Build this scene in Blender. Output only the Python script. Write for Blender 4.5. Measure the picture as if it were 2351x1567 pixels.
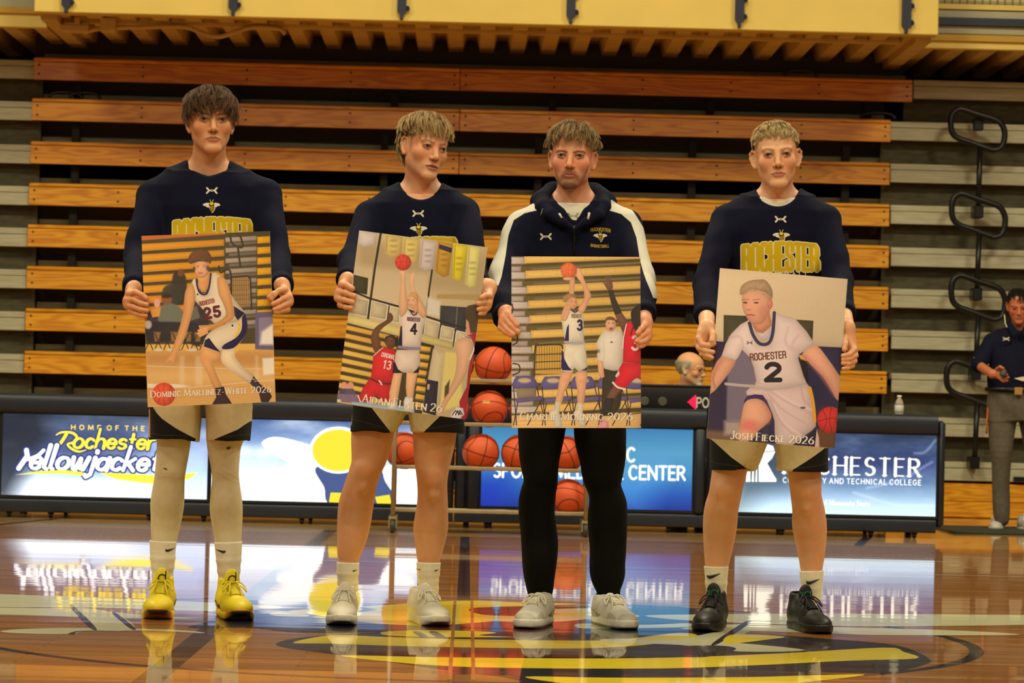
import bpy, bmesh, math, random
import numpy as np
from mathutils import Vector, Matrix
from mathutils.bvhtree import BVHTree
from mathutils.geometry import tessellate_polygon

for o in list(bpy.data.objects):
    bpy.data.objects.remove(o)
S = bpy.context.scene
COL = S.collection
rng = np.random.default_rng(7)

# ------------------------------------------------------------------ camera
CAM_H, CAM_F = 0.797, 6523.0
PITCH, ROLL, YAW = 0.02394, 0.02394, 0.01486


def cam_axes():
    cp, sp, cy, sy = math.cos(PITCH), math.sin(PITCH), math.cos(YAW), math.sin(YAW)
    f = np.array([sy * cp, cy * cp, sp])
    r = np.array([cy, -sy, 0.0])
    u = np.cross(r, f)
    cr, sr = math.cos(ROLL), math.sin(ROLL)
    return cr * r + sr * u, -sr * r + cr * u, f


CR, CU, CF = cam_axes()
cam = bpy.data.cameras.new('camera')
cam.sensor_width = 36.0
cam.sensor_fit = 'HORIZONTAL'
cam.lens = CAM_F * 36.0 / 2351.0
cam.clip_end = 200
cam.dof.use_dof = True
cam.dof.focus_distance = 10.35
cam.dof.aperture_fstop = 8.5
camo = bpy.data.objects.new('camera', cam)
COL.objects.link(camo)
camo.matrix_world = Matrix(((CR[0], CU[0], -CF[0], 0), (CR[1], CU[1], -CF[1], 0), (CR[2], CU[2], -CF[2], CAM_H), (0, 0, 0, 1)))
S.camera = camo

# ------------------------------------------------------------------ light
wd = bpy.data.worlds.new('world')
S.world = wd
wd.use_nodes = True
wd.node_tree.nodes['Background'].inputs[0].default_value = (1.0, 0.90, 0.68, 1)
wd.node_tree.nodes['Background'].inputs[1].default_value = 0.19


def area(name, loc, size, power, col, rot=(0, 0, 0), sy=None):
    l = bpy.data.lights.new(name, 'AREA')
    l.shape = 'RECTANGLE'
    l.size = size
    l.size_y = sy or size
    l.energy = power
    l.color = col
    o = bpy.data.objects.new(name, l)
    COL.objects.link(o)
    o.location = loc
    o.rotation_euler = rot
    return o


WARM = (1.0, 0.88, 0.62)
for x, y, pw in [(-5, 1.5, 420), (0, 1.5, 420), (5, 1.5, 420), (-5, 7.6, 240), (0, 7.6, 240), (5, 7.6, 240), (-6, 14.8, 610), (0, 14.8, 610), (6, 14.8, 610)]:
    area('ceiling_lamp', (x, y, 8.2), 1.5, pw, WARM)
S.view_settings.view_transform = 'Standard'
S.view_settings.look = 'None'
S.view_settings.gamma = 1.0
S.view_settings.use_curve_mapping = False
S.view_settings.exposure = -0.32
S.cycles.use_denoising = True
S.cycles.max_bounces = 6
S.cycles.diffuse_bounces = 3
S.cycles.glossy_bounces = 3
S.cycles.transmission_bounces = 4
S.cycles.caustics_reflective = False
S.cycles.caustics_refractive = False


# ------------------------------------------------------------------ pixel of the photograph <-> world
def W(px, py, Y):
    d = (px - 1175.5) / CAM_F * CR - (py - 783.5) / CAM_F * CU + CF
    t = Y / d[1]
    return np.array([d[0] * t, Y, CAM_H + d[2] * t])


def WF(px, py, z=0.0):
    d = (px - 1175.5) / CAM_F * CR - (py - 783.5) / CAM_F * CU + CF
    t = (z - CAM_H) / d[2]
    return np.array([d[0] * t, d[1] * t, z])


def sc_at(Y):
    return CAM_F / Y


# ------------------------------------------------------------------ object helpers
def empty(name, loc=(0, 0, 0), rz=0.0):
    o = bpy.data.objects.new(name, None)
    COL.objects.link(o)
    o.empty_display_size = 0.1
    o.location = loc
    o.rotation_euler = (0, 0, rz)
    return o


def tag(o, label=None, cat=None, group=None, kind=None):
    if label: o['label'] = label
    if cat: o['category'] = cat
    if group: o['group'] = group
    if kind: o['kind'] = kind
    return o


def link(name, me, parent=None, mats=()):
    for m in mats:
        me.materials.append(m)
    o = bpy.data.objects.new(name, me)
    COL.objects.link(o)
    if parent is not None:
        o.parent = parent
    return o


def wloc(parent):
    p = np.zeros(3)
    while parent is not None:
        p = p + np.array(parent.location)
        parent = parent.parent
    return p


def mesh_np(name, V, F, mats=(), parent=None, smooth=True, mi=None, uv=None, cols=None):
    """world-space vertices V (n,3); F list of faces or (m,k) array -> one object under parent"""
    V = np.asarray(V, np.float32) - wloc(parent).astype(np.float32)
    me = bpy.data.meshes.new(name)
    if isinstance(F, np.ndarray):
        k = F.shape[1]
        me.vertices.add(len(V))
        me.vertices.foreach_set('co', V.ravel())
        me.loops.add(F.size)
        me.loops.foreach_set('vertex_index', F.astype(np.int32).ravel())
        me.polygons.add(len(F))
        me.polygons.foreach_set('loop_start', np.arange(0, F.size, k, dtype=np.int32))
        me.update(calc_edges=True)
    else:
        me.from_pydata(V.tolist(), [], F)
        me.update()
    if smooth:
        me.polygons.foreach_set('use_smooth', np.ones(len(me.polygons), bool))
    if uv is not None:
        l = me.uv_layers.new(name='UVMap')
        li = np.empty(len(me.loops), np.int32)
        me.loops.foreach_get('vertex_index', li)
        l.data.foreach_set('uv', np.asarray(uv, np.float32)[li].ravel())
    if cols is not None:
        a = me.color_attributes.new('Col', 'FLOAT_COLOR', 'POINT')
        a.data.foreach_set('color', np.asarray(cols, np.float32).ravel())
    o = link(name, me, parent, mats)
    if mi is not None:
        me.polygons.foreach_set('material_index', np.asarray(mi, np.int32))
    return o


class MB:
    """collects simple solids, then builds them as ONE mesh object"""
    def __init__(s):
        s.V, s.F, s.n, s.M = [], [], 0, []

    def add(s, V, F, m=0):
        V = [tuple(map(float, v)) for v in V]
        s.V += V
        s.F += [tuple(i + s.n for i in f) for f in F]
        s.M += [m] * len(F)
        s.n += len(V)

    def box(s, a, b, m=0, bev=0.0):
        (x0, y0, z0), (x1, y1, z1) = a, b
        x0, x1 = min(x0, x1), max(x0, x1)
        y0, y1 = min(y0, y1), max(y0, y1)
        z0, z1 = min(z0, z1), max(z0, z1)
        if bev <= 0:
            s.add([(x0, y0, z0), (x1, y0, z0), (x1, y1, z0), (x0, y1, z0), (x0, y0, z1), (x1, y0, z1), (x1, y1, z1), (x0, y1, z1)],
                  [(3, 2, 1, 0), (4, 5, 6, 7), (0, 1, 5, 4), (1, 2, 6, 5), (2, 3, 7, 6), (3, 0, 4, 7)], m)
            return
        b_ = bev
        V = []
        for sx, X in ((1, x0), (-1, x1)):
            for sy, Y in ((1, y0), (-1, y1)):
                for sz, Z in ((1, z0), (-1, z1)):
                    V += [(X, Y + sy * b_, Z + sz * b_), (X + sx * b_, Y, Z + sz * b_), (X + sx * b_, Y + sy * b_, Z)]
        bm = bmesh.new()
        vs = [bm.verts.new(v) for v in V]
        r = bmesh.ops.convex_hull(bm, input=vs)
        bmesh.ops.dissolve_limit(bm, angle_limit=0.01, verts=bm.verts[:], edges=bm.edges[:])
        bm.verts.index_update()
        s.add([v.co[:] for v in bm.verts], [[v.index for v in f.verts] for f in bm.faces], m)
        bm.free()

    def tube(s, pts, r, n=8, m=0, closed=False, caps=True):
        P = np.asarray(pts, float)
        k = len(P)
        R = np.broadcast_to(np.asarray(r, float), (k,))
        if closed:
            T = np.roll(P, -1, 0) - np.roll(P, 1, 0)
        else:
            T = np.gradient(P, axis=0)
        T /= np.linalg.norm(T, axis=1)[:, None] + 1e-12
        up = np.array([0, 0, 1.0]) if abs(T[0][2]) < .9 else np.array([1.0, 0, 0])
        N = np.zeros_like(P)
        v = up - T[0] * (up @ T[0])
        N[0] = v / np.linalg.norm(v)
        for i in range(1, k):
            v = N[i - 1] - T[i] * (N[i - 1] @ T[i])
            N[i] = v / (np.linalg.norm(v) + 1e-12)
        B = np.cross(T, N)
        a = np.linspace(0, 2 * np.pi, n, endpoint=False)
        V = P[:, None] + R[:, None, None] * (np.cos(a)[None, :, None] * N[:, None] + np.sin(a)[None, :, None] * B[:, None])
        F = []
        for i in range(k if closed else k - 1):
            j = (i + 1) % k
            for q in range(n):
                F.append((i * n + q, i * n + (q + 1) % n, j * n + (q + 1) % n, j * n + q))
        if caps and not closed:
            F += [tuple(range(n - 1, -1, -1)), tuple((k - 1) * n + q for q in range(n))]
        s.add(V.reshape(-1, 3), F, m)

    def prism(s, poly, a, d, m=0):
        """poly: 3-D points of one planar face; extruded by vector d"""
        n = len(poly)
        P = [np.asarray(p, float) for p in poly]
        Q = [p + np.asarray(d, float) for p in P]
        F = [tuple(range(n)), tuple(range(2 * n - 1, n - 1, -1))]
        F += [((i + 1) % n, i, n + i, n + (i + 1) % n) for i in range(n)]
        s.add(P + Q, F, m)

    def lathe(s, c, prof, n=16, m=0, axis='z'):
        V, F = [], []
        k = len(prof)
        for r, z in prof:
            for q in range(n):
                a = 2 * math.pi * q / n
                p = (r * math.cos(a), r * math.sin(a), z)
                if axis == 'y': p = (p[0], p[2], p[1])
                if axis == 'x': p = (p[2], p[0], p[1])
                V.append((c[0] + p[0], c[1] + p[1], c[2] + p[2]))
        for i in range(k - 1):
            for q in range(n):
                F.append((i * n + q, i * n + (q + 1) % n, (i + 1) * n + (q + 1) % n, (i + 1) * n + q))
        F += [tuple(range(n - 1, -1, -1)), tuple((k - 1) * n + q for q in range(n))]
        s.add(V, F, m)

    def build(s, name, mats, parent=None, smooth=False, recalc=True, angle=None):
        if not isinstance(mats, (list, tuple)): mats = [mats]
        o = mesh_np(name, np.array(s.V), s.F, mats, parent, smooth, s.M)
        if recalc:
            bm = bmesh.new()
            bm.from_mesh(o.data)
            bmesh.ops.recalc_face_normals(bm, faces=bm.faces[:])
            bm.to_mesh(o.data)
            bm.free()
        if angle:
            o.data.polygons.foreach_set('use_smooth', np.ones(len(o.data.polygons), bool))
            o.data.set_sharp_from_angle(angle=angle)
        return o


def crom(pts, n=6, closed=False):
    """Catmull-Rom through pts"""
    P = np.asarray(pts, float)
    if closed:
        P = np.vstack([P[-1], P, P[0], P[1]])
    else:
        P = np.vstack([2 * P[0] - P[1], P, 2 * P[-1] - P[-2]])
    out = []
    t = np.linspace(0, 1, n, endpoint=False)[:, None]
    for i in range(1, len(P) - 2):
        a, b, c, d = P[i - 1], P[i], P[i + 1], P[i + 2]
        out.append(.5 * (2 * b + (c - a) * t + (2 * a - 5 * b + 4 * c - d) * t ** 2 + (3 * b - a - 3 * c + d) * t ** 3))
    r = np.vstack(out)
    if not closed:
        r = np.vstack([r, P[-2]])
    return r


# ------------------------------------------------------------------ materials
def lin(c):
    """sRGB 0..255 -> linear rgba"""
    c = np.asarray(c, float) / 255
    l = np.where(c <= .04045, c / 12.92, ((c + .055) / 1.055) ** 2.4)
    return (float(l[0]), float(l[1]), float(l[2]), 1.0)


def setin(b, k, v):
    if k in b.inputs: b.inputs[k].default_value = v


def mat(name, c, rough=.6, var=0.0, scale=20.0, metal=0.0, coat=0.0, bump=0.0, bscale=200.0, spec=.4, stretch=None, sheen=0.0, sss=0.0, c2=None, emit=None, es=0.0):
    m = bpy.data.materials.new(name)
    m.use_nodes = True
    nt = m.node_tree
    b = nt.nodes['Principled BSDF']
    base = lin(c)
    b.inputs['Base Color'].default_value = base
    setin(b, 'Roughness', rough); setin(b, 'Metallic', metal)
    setin(b, 'Coat Weight', coat); setin(b, 'Coat Roughness', .08)
    setin(b, 'Specular IOR Level', spec)
    if sheen: setin(b, 'Sheen Weight', sheen)
    if sss:
        setin(b, 'Subsurface Weight', sss); setin(b, 'Subsurface Radius', (.012, .005, .003)); setin(b, 'Subsurface Scale', .5)
    if emit is not None:
        b.inputs['Emission Color'].default_value = lin(emit); setin(b, 'Emission Strength', es)
    tc = nt.nodes.new('ShaderNodeTexCoord')
    mp = nt.nodes.new('ShaderNodeMapping')
    nt.links.new(tc.outputs['Object'], mp.inputs[0])
    if stretch: mp.inputs['Scale'].default_value = stretch
    if var > 0 or c2 is not None:
        n = nt.nodes.new('ShaderNodeTexNoise')
        n.inputs['Scale'].default_value = scale
        n.inputs['Detail'].default_value = 5
        nt.links.new(mp.outputs[0], n.inputs['Vector'])
        r = nt.nodes.new('ShaderNodeValToRGB')
        r.color_ramp.elements[0].position = .3
        r.color_ramp.elements[1].position = .7
        if c2 is not None:
            r.color_ramp.elements[0].color = base
            r.color_ramp.elements[1].color = lin(c2)
        else:
            r.color_ramp.elements[0].color = tuple(x * (1 - var) for x in base[:3]) + (1,)
            r.color_ramp.elements[1].color = tuple(min(1, x * (1 + var)) for x in base[:3]) + (1,)
        nt.links.new(n.outputs['Fac'], r.inputs[0])
        nt.links.new(r.outputs[0], b.inputs['Base Color'])
    if bump > 0:
        n2 = nt.nodes.new('ShaderNodeTexNoise')
        n2.inputs['Scale'].default_value = bscale
        n2.inputs['Detail'].default_value = 3
        nt.links.new(mp.outputs[0], n2.inputs['Vector'])
        bp = nt.nodes.new('ShaderNodeBump')
        bp.inputs['Strength'].default_value = bump
        bp.inputs['Distance'].default_value = .004
        nt.links.new(n2.outputs['Fac'], bp.inputs['Height'])
        nt.links.new(bp.outputs[0], b.inputs['Normal'])
    return m


def add_print(m, img, front_only=False):
    """printed image (alpha) laid over the material's base colour through the UV map"""
    nt = m.node_tree
    b = nt.nodes['Principled BSDF']
    t = nt.nodes.new('ShaderNodeTexImage')
    t.image = img
    t.extension = 'CLIP'
    uv = nt.nodes.new('ShaderNodeUVMap')
    nt.links.new(uv.outputs[0], t.inputs[0])
    mx = nt.nodes.new('ShaderNodeMix')
    mx.data_type = 'RGBA'
    s = b.inputs['Base Color']
    if s.links:
        nt.links.new(s.links[0].from_socket, mx.inputs[6])
    else:
        mx.inputs[6].default_value = s.default_value
    nt.links.new(t.outputs['Alpha'], mx.inputs[0])
    nt.links.new(t.outputs['Color'], mx.inputs[7])
    nt.links.new(mx.outputs[2], b.inputs['Base Color'])
    return m


def wood(name, c1, c2, c3, rough=.35, coat=.3, ys=9.0):
    """planks: long grain along X, cathedral figure, each plank its own shift"""
    m = bpy.data.materials.new(name)
    m.use_nodes = True
    nt = m.node_tree
    b = nt.nodes['Principled BSDF']
    tc = nt.nodes.new('ShaderNodeTexCoord')
    oi = nt.nodes.new('ShaderNodeObjectInfo')
    mul = nt.nodes.new('ShaderNodeMath'); mul.operation = 'MULTIPLY'; mul.inputs[1].default_value = 60
    nt.links.new(oi.outputs['Random'], mul.inputs[0])
    cb = nt.nodes.new('ShaderNodeCombineXYZ')
    nt.links.new(mul.outputs[0], cb.inputs[0]); nt.links.new(mul.outputs[0], cb.inputs[2])
    ad = nt.nodes.new('ShaderNodeVectorMath'); ad.operation = 'ADD'
    nt.links.new(tc.outputs['Object'], ad.inputs[0]); nt.links.new(cb.outputs[0], ad.inputs[1])
    mp = nt.nodes.new('ShaderNodeMapping')
    mp.inputs['Scale'].default_value = (1.1, 2.0, ys)
    nt.links.new(ad.outputs[0], mp.inputs[0])
    n = nt.nodes.new('ShaderNodeTexNoise'); n.inputs['Scale'].default_value = .9; n.inputs['Detail'].default_value = 2
    nt.links.new(mp.outputs[0], n.inputs['Vector'])
    w = nt.nodes.new('ShaderNodeMath'); w.operation = 'MULTIPLY'; w.inputs[1].default_value = 55
    nt.links.new(n.outputs['Fac'], w.inputs[0])
    sn = nt.nodes.new('ShaderNodeMath'); sn.operation = 'SINE'
    nt.links.new(w.outputs[0], sn.inputs[0])
    mr = nt.nodes.new('ShaderNodeMapRange'); mr.inputs[1].default_value = -1; mr.inputs[2].default_value = 1
    nt.links.new(sn.outputs[0], mr.inputs[0])
    n2 = nt.nodes.new('ShaderNodeTexNoise'); n2.inputs['Scale'].default_value = 6; n2.inputs['Detail'].default_value = 6
    mp2 = nt.nodes.new('ShaderNodeMapping'); mp2.inputs['Scale'].default_value = (.6, 4, 16)
    nt.links.new(ad.outputs[0], mp2.inputs[0]); nt.links.new(mp2.outputs[0], n2.inputs['Vector'])
    mm = nt.nodes.new('ShaderNodeMix'); mm.data_type = 'FLOAT'; mm.inputs[0].default_value = .62
    nt.links.new(mr.outputs[0], mm.inputs[2]); nt.links.new(n2.outputs['Fac'], mm.inputs[3])
    r = nt.nodes.new('ShaderNodeValToRGB')
    r.color_ramp.elements[0].position = .22; r.color_ramp.elements[0].color = lin(c1)
    r.color_ramp.elements[1].position = .8; r.color_ramp.elements[1].color = lin(c3)
    e = r.color_ramp.elements.new(.5); e.color = lin(c2)
    nt.links.new(mm.outputs[0], r.inputs[0])
    hv = nt.nodes.new('ShaderNodeHueSaturation')
    mr2 = nt.nodes.new('ShaderNodeMapRange'); mr2.inputs[3].default_value = .86; mr2.inputs[4].default_value = 1.12
    nt.links.new(oi.outputs['Random'], mr2.inputs[0]); nt.links.new(mr2.outputs[0], hv.inputs['Value'])
    nt.links.new(r.outputs[0], hv.inputs['Color'])
    nt.links.new(hv.outputs[0], b.inputs['Base Color'])
    setin(b, 'Roughness', rough); setin(b, 'Coat Weight', coat); setin(b, 'Coat Roughness', .2)
    return m


# ------------------------------------------------------------------ painter for flat print
class Canvas:
    """RGBA picture painted with polygons and strokes; A maps drawing coordinates to picture pixels (x right, y up)"""
    def __init__(s, w, h, A, bg=None):
        s.w, s.h, s.A = w, h, np.asarray(A, float)
        s.a = np.zeros((h, w, 4), np.float32)
        s.k = math.sqrt(abs(np.linalg.det(s.A[:, :2])))
        s.vol = 0.0
        if bg is not None:
            s.a[..., :3] = np.asarray(bg, float) / 255
            s.a[..., 3] = 1

    def T(s, p):
        p = np.asarray(p, float)
        return p @ s.A[:, :2].T + s.A[:, 2]

    def _over(s, sl, cov, col, f=None):
        c = s.a[sl]
        col = [np.asarray(x, float) / 255 * (1 if f is None else f) for x in col]
        na = cov + c[..., 3] * (1 - cov)
        for i in range(3):
            c[..., i] = np.where(na > 1e-5, (col[i] * cov + c[..., i] * c[..., 3] * (1 - cov)) / np.maximum(na, 1e-5), c[..., i])
        c[..., 3] = na

    def _box(s, P, pad):
        x0 = max(0, int(P[:, 0].min() - pad)); x1 = min(s.w, int(P[:, 0].max() + pad) + 2)
        y0 = max(0, int(P[:, 1].min() - pad)); y1 = min(s.h, int(P[:, 1].max() + pad) + 2)
        if x1 <= x0 or y1 <= y0: return None
        X, Y = np.meshgrid(np.arange(x0, x1) + .5, np.arange(y0, y1) + .5)
        return (slice(y0, y1), slice(x0, x1)), X, Y

    @staticmethod
    def _segd(X, Y, a, b):
        dx, dy = b - a
        L = dx * dx + dy * dy + 1e-9
        t = np.clip(((X - a[0]) * dx + (Y - a[1]) * dy) / L, 0, 1)
        return np.hypot(X - a[0] - t * dx, Y - a[1] - t * dy), t

    def poly(s, pts, col, a=1.0, soft=0.0, smooth=0):
        if smooth: pts = crom(pts, smooth, True)
        P = s.T(pts)
        so = max(.7, soft * s.k)
        r = s._box(P, so + 1)
        if r is None: return
        sl, X, Y = r
        D = np.full(X.shape, 1e9); ins = np.zeros(X.shape, bool)
        n = len(P)
        for i in range(n):
            p, q = P[i], P[(i + 1) % n]
            d, _ = s._segd(X, Y, p, q)
            D = np.minimum(D, d)
            c = (p[1] > Y) != (q[1] > Y)
            if abs(q[1] - p[1]) > 1e-9:
                ins ^= c & (X < (q[0] - p[0]) * (Y - p[1]) / (q[1] - p[1]) + p[0])
        sd = np.where(ins, -D, D)
        f = None
        if s.vol and a > .9 and soft <= 3 and ins.sum() > 150:
            R = min(26.0, .55 * D[ins].max() + 1)
            f = 1 + s.vol * (.14 - .8 * np.exp(-np.maximum(-sd, 0) / R)) - s.vol * .5 * ((X - X.mean()) / (np.ptp(X) + 1) + .6 * (Y.mean() - Y) / (np.ptp(Y) + 1))
        s._over(sl, np.clip(.5 - sd / (2 * so), 0, 1) * a, col, f)

    def ell(s, cx, cy, rx, ry, col, a=1.0, soft=0.0, rot=0.0):
        t = np.linspace(0, 2 * np.pi, 28, endpoint=False)
        c, q = math.cos(rot), math.sin(rot)
        x, y = rx * np.cos(t), ry * np.sin(t)
        s.poly(np.c_[cx + x * c - y * q, cy + x * q + y * c], col, a, soft)

    def line(s, pts, w, col, a=1.0, soft=0.0, smooth=0):
        if smooth:
            if np.ndim(w): w = np.interp(np.linspace(0, len(w) - 1, (len(pts) - 1) * smooth + 1), np.arange(len(w)), w)
            pts = crom(pts, smooth)
        P = s.T(pts)
        w = np.broadcast_to(np.asarray(w, float) * s.k / 2, (len(P),))
        so = max(.6, soft * s.k)
        r = s._box(P, w.max() + so + 1)
        if r is None: return
        sl, X, Y = r
        D = np.full(X.shape, 1e9)
        for i in range(len(P) - 1):
            d, t = s._segd(X, Y, P[i], P[i + 1])
            D = np.minimum(D, d - (w[i] + (w[i + 1] - w[i]) * t))
        s._over(sl, np.clip(.5 - D / (2 * so), 0, 1) * a, col)

    def noise(s, amt, sx=1, sy=1, seed=0):
        r = np.random.default_rng(seed)
        n = r.normal(0, 1, (s.h // sy + 2, s.w // sx + 2))
        n = np.repeat(np.repeat(n, sy, 0), sx, 1)[:s.h, :s.w]
        s.a[..., :3] = np.clip(s.a[..., :3] * (1 + amt * n[..., None]), 0, 1)

    def clouds(s, col, amt, cells=6, seed=0, p=1.6):
        """soft cloudy wisps of one colour"""
        r = np.random.default_rng(seed)
        acc = np.zeros((s.h, s.w))
        for o in range(4):
            c = cells * 2 ** o
            g = r.random((c + 2, c + 2))
            y = np.linspace(0, c, s.h); x = np.linspace(0, c, s.w)
            yi, xi = y.astype(int), x.astype(int)
            fy, fx = (y - yi)[:, None], (x - xi)[None]
            fy, fx = fy * fy * (3 - 2 * fy), fx * fx * (3 - 2 * fx)
            v = (g[yi][:, xi] * (1 - fx) + g[yi][:, xi + 1] * fx) * (1 - fy) + (g[yi + 1][:, xi] * (1 - fx) + g[yi + 1][:, xi + 1] * fx) * fy
            acc += v / 2 ** o
        acc = np.clip(acc / 1.875, 0, 1) ** p * amt
        s._over((slice(0, s.h), slice(0, s.w)), np.clip(acc, 0, 1).astype(np.float32), col)

    def vgrad(s, stops):
        """vertical colour ramp, stops = [(v 0..1 from the bottom, colour)]"""
        v = np.linspace(0, 1, s.h)
        for i in range(3):
            s.a[..., i] = np.interp(v, [t[0] for t in stops], [t[1][i] / 255 for t in stops])[:, None]
        s.a[..., 3] = 1

    def image(s, name):
        im = bpy.data.images.new(name, s.w, s.h, alpha=True)
        px = np.clip(s.a, 0, 1).astype(np.float32)
        im.pixels.foreach_set(px.ravel())
        im.update()
        im.pack()
        return im


def affine(src, dst):
    """2x3 matrix taking three points src to dst"""
    M = np.c_[np.asarray(src, float), np.ones(3)]
    return np.linalg.solve(M, np.asarray(dst, float)).T


# ------------------------------------------------------------------ stroke lettering
def _arc(cx, cy, rx, ry, a0, a1, n=9):
    t = np.radians(np.linspace(a0, a1, n))
    return [(cx + rx * math.cos(x), cy + ry * math.sin(x)) for x in t]


GL = {  # glyph: (width, [polylines]) in a box one unit tall
    'A': (.72, [[(0, 0), (.36, 1), (.72, 0)], [(.14, .36), (.58, .36)]]),
    'B': (.56, [[(0, 0), (0, 1)], [(0, 1)] + _arc(.3, .76, .24, .24, 90, -90) + [(0, .52)], [(0, .52)] + _arc(.3, .26, .26, .26, 90, -90) + [(0, 0)]]),
    'C': (.66, [_arc(.36, .5, .36, .5, 48, 312, 14)]),
    'D': (.68, [[(0, 0), (0, 1)], [(0, 1), (.25, 1)] + _arc(.25, .5, .43, .5, 90, -90) + [(0, 0)]]),
    'E': (.5, [[(0, 0), (0, 1)], [(0, 1), (.5, 1)], [(0, .52), (.42, .52)], [(0, 0), (.5, 0)]]),
    'F': (.48, [[(0, 0), (0, 1)], [(0, 1), (.48, 1)], [(0, .5), (.4, .5)]]),
    'G': (.7, [_arc(.36, .5, .36, .5, 48, 340, 15), [(.7, .34), (.7, .46), (.45, .46)]]),
    'H': (.66, [[(0, 0), (0, 1)], [(.66, 0), (.66, 1)], [(0, .52), (.66, .52)]]),
    'I': (.06, [[(.03, 0), (.03, 1)]]),
    'J': (.34, [[(.32, 1), (.32, .2)] + _arc(.14, .14, .18, .2, 0, -150, 7)]),
    'K': (.62, [[(0, 0), (0, 1)], [(.58, 1), (0, .42)], [(.2, .6), (.62, 0)]]),
    'L': (.46, [[(0, 1), (0, 0)], [(0, 0), (.46, 0)]]),
    'M': (.84, [[(0, 0), (.06, 1)], [(.06, 1), (.42, .1)], [(.42, .1), (.78, 1)], [(.78, 1), (.84, 0)]]),
    'N': (.68, [[(0, 0), (0, 1)], [(0, 1), (.68, 0)], [(.68, 0), (.68, 1)]]),
    'O': (.74, [_arc(.37, .5, .37, .5, 0, 360, 22)]),
    'P': (.54, [[(0, 0), (0, 1)], [(0, 1), (.26, 1)] + _arc(.27, .74, .27, .26, 90, -90) + [(0, .48)]]),
    'R': (.6, [[(0, 0), (0, 1)], [(0, 1), (.26, 1)] + _arc(.27, .75, .27, .25, 90, -90) + [(0, .5)], [(.26, .5), (.6, 0)]]),
    'S': (.52, [_arc(.27, .75, .24, .25, 40, 262, 10) + _arc(.26, .25, .26, .25, 82, -140, 10)]),
    'T': (.6, [[(0, 1), (.6, 1)], [(.3, 1), (.3, 0)]]),
    'U': (.64, [[(0, 1), (0, .32)] + _arc(.32, .32, .32, .32, 180, 360, 9) + [(.64, 1)]]),
    'V': (.68, [[(0, 1), (.34, 0), (.68, 1)]]),
    'W': (.98, [[(0, 1), (.26, 0)], [(.26, 0), (.49, .9)], [(.49, .9), (.72, 0)], [(.72, 0), (.98, 1)]]),
    'Y': (.64, [[(0, 1), (.32, .46), (.64, 1)], [(.32, .46), (.32, 0)]]),
    'Z': (.58, [[(.02, 1), (.56, 1)], [(.56, 1), (0, 0)], [(0, 0), (.58, 0)]]),
    '0': (.58, [_arc(.29, .5, .29, .5, 0, 360, 20)]),
    '1': (.3, [[(.0, .8), (.2, 1), (.2, 0)]]),
    '2': (.54, [_arc(.27, .73, .25, .27, 165, -35, 10) + [(0, 0)], [(0, 0), (.54, 0)]]),
    '3': (.52, [_arc(.25, .75, .24, .25, 150, -90, 10), _arc(.25, .26, .27, .26, 90, -150, 10)]),
    '4': (.58, [[(.42, 0), (.42, 1), (0, .3), (.58, .3)]]),
    '5': (.54, [[(.5, 1), (.08, 1), (.05, .55)] + _arc(.26, .3, .27, .3, 120, -150, 10)]),
    '6': (.56, [_arc(.28, .3, .28, .3, 0, 360, 16), [(.46, .98), (.16, .7), (.01, .36)]]),
    '-': (.34, [[(.02, .42), (.32, .42)]]),
    'a': (.44, [_arc(.21, .24, .21, .24, 0, 360, 14), [(.43, .5), (.43, 0)]]),
    'e': (.44, [[(.02, .26), (.43, .26)] + _arc(.22, .25, .21, .25, 5, 320, 12)]),
    'f': (.3, [_arc(.27, .78, .15, .2, 60, 180, 6) + [(.12, 0)], [(0, .5), (.28, .5)]]),
    'i': (.08, [[(.04, 0), (.04, .5)], [(.04, .7), (.04, .74)]]),
    'n': (.42, [[(0, 0), (0, .5)], [(0, .3)] + _arc(.21, .3, .2, .2, 160, 0, 7) + [(.41, 0)]]),
    'o': (.46, [_arc(.23, .25, .23, .25, 0, 360, 14)]),
    's': (.38, [_arc(.19, .37, .16, .13, 30, 265, 7) + _arc(.19, .12, .18, .13, 85, -150, 7)]),
    't': (.28, [[(.13, .75), (.13, .06), (.26, .02)], [(0, .5), (.27, .5)]]),
}
BLOCK = {  # squared varsity letters
    'R': (.6, [[(0, 0), (0, 1), (.46, 1), (.6, .88), (.6, .62), (.46, .5), (0, .5)], [(.3, .5), (.46, .44), (.6, .3), (.6, 0)]]),
    'O': (.6, [[(.14, 0), (0, .12), (0, .88), (.14, 1), (.46, 1), (.6, .88), (.6, .12), (.46, 0), (.14, 0)]]),
    'C': (.6, [[(.6, .68), (.6, .88), (.46, 1), (.14, 1), (0, .88), (0, .12), (.14, 0), (.46, 0), (.6, .12), (.6, .32)]]),
    'H': (.6, [[(0, 0), (0, 1)], [(.6, 0), (.6, 1)], [(0, .5), (.6, .5)]]),
    'E': (.5, [[(.5, 1), (0, 1), (0, 0), (.5, 0)], [(0, .5), (.42, .5)]]),
    'S': (.6, [[(.6, .72), (.6, .88), (.46, 1), (.14, 1), (0, .88), (0, .64), (.14, .53), (.46, .47), (.6, .36), (.6, .12), (.46, 0), (.14, 0), (0, .12), (0, .28)]]),
    'T': (.56, [[(0, 1), (.56, 1)], [(.28, 1), (.28, 0)]]),
    'A': (.6, [[(0, 0), (0, .8), (.2, 1), (.4, 1), (.6, .8), (.6, 0)], [(0, .4), (.6, .4)]]),
    'B': (.6, [[(0, .5), (.46, .5), (.6, .62), (.6, .88), (.46, 1), (0, 1), (0, 0), (.46, 0), (.6, .12), (.6, .38), (.46, .5)]]),
    'K': (.6, [[(0, 0), (0, 1)], [(.6, 1), (.6, .72), (0, .45)], [(.2, .55), (.6, .3), (.6, 0)]]),
    'L': (.5, [[(0, 1), (0, 0), (.5, 0)]]),
}


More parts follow.
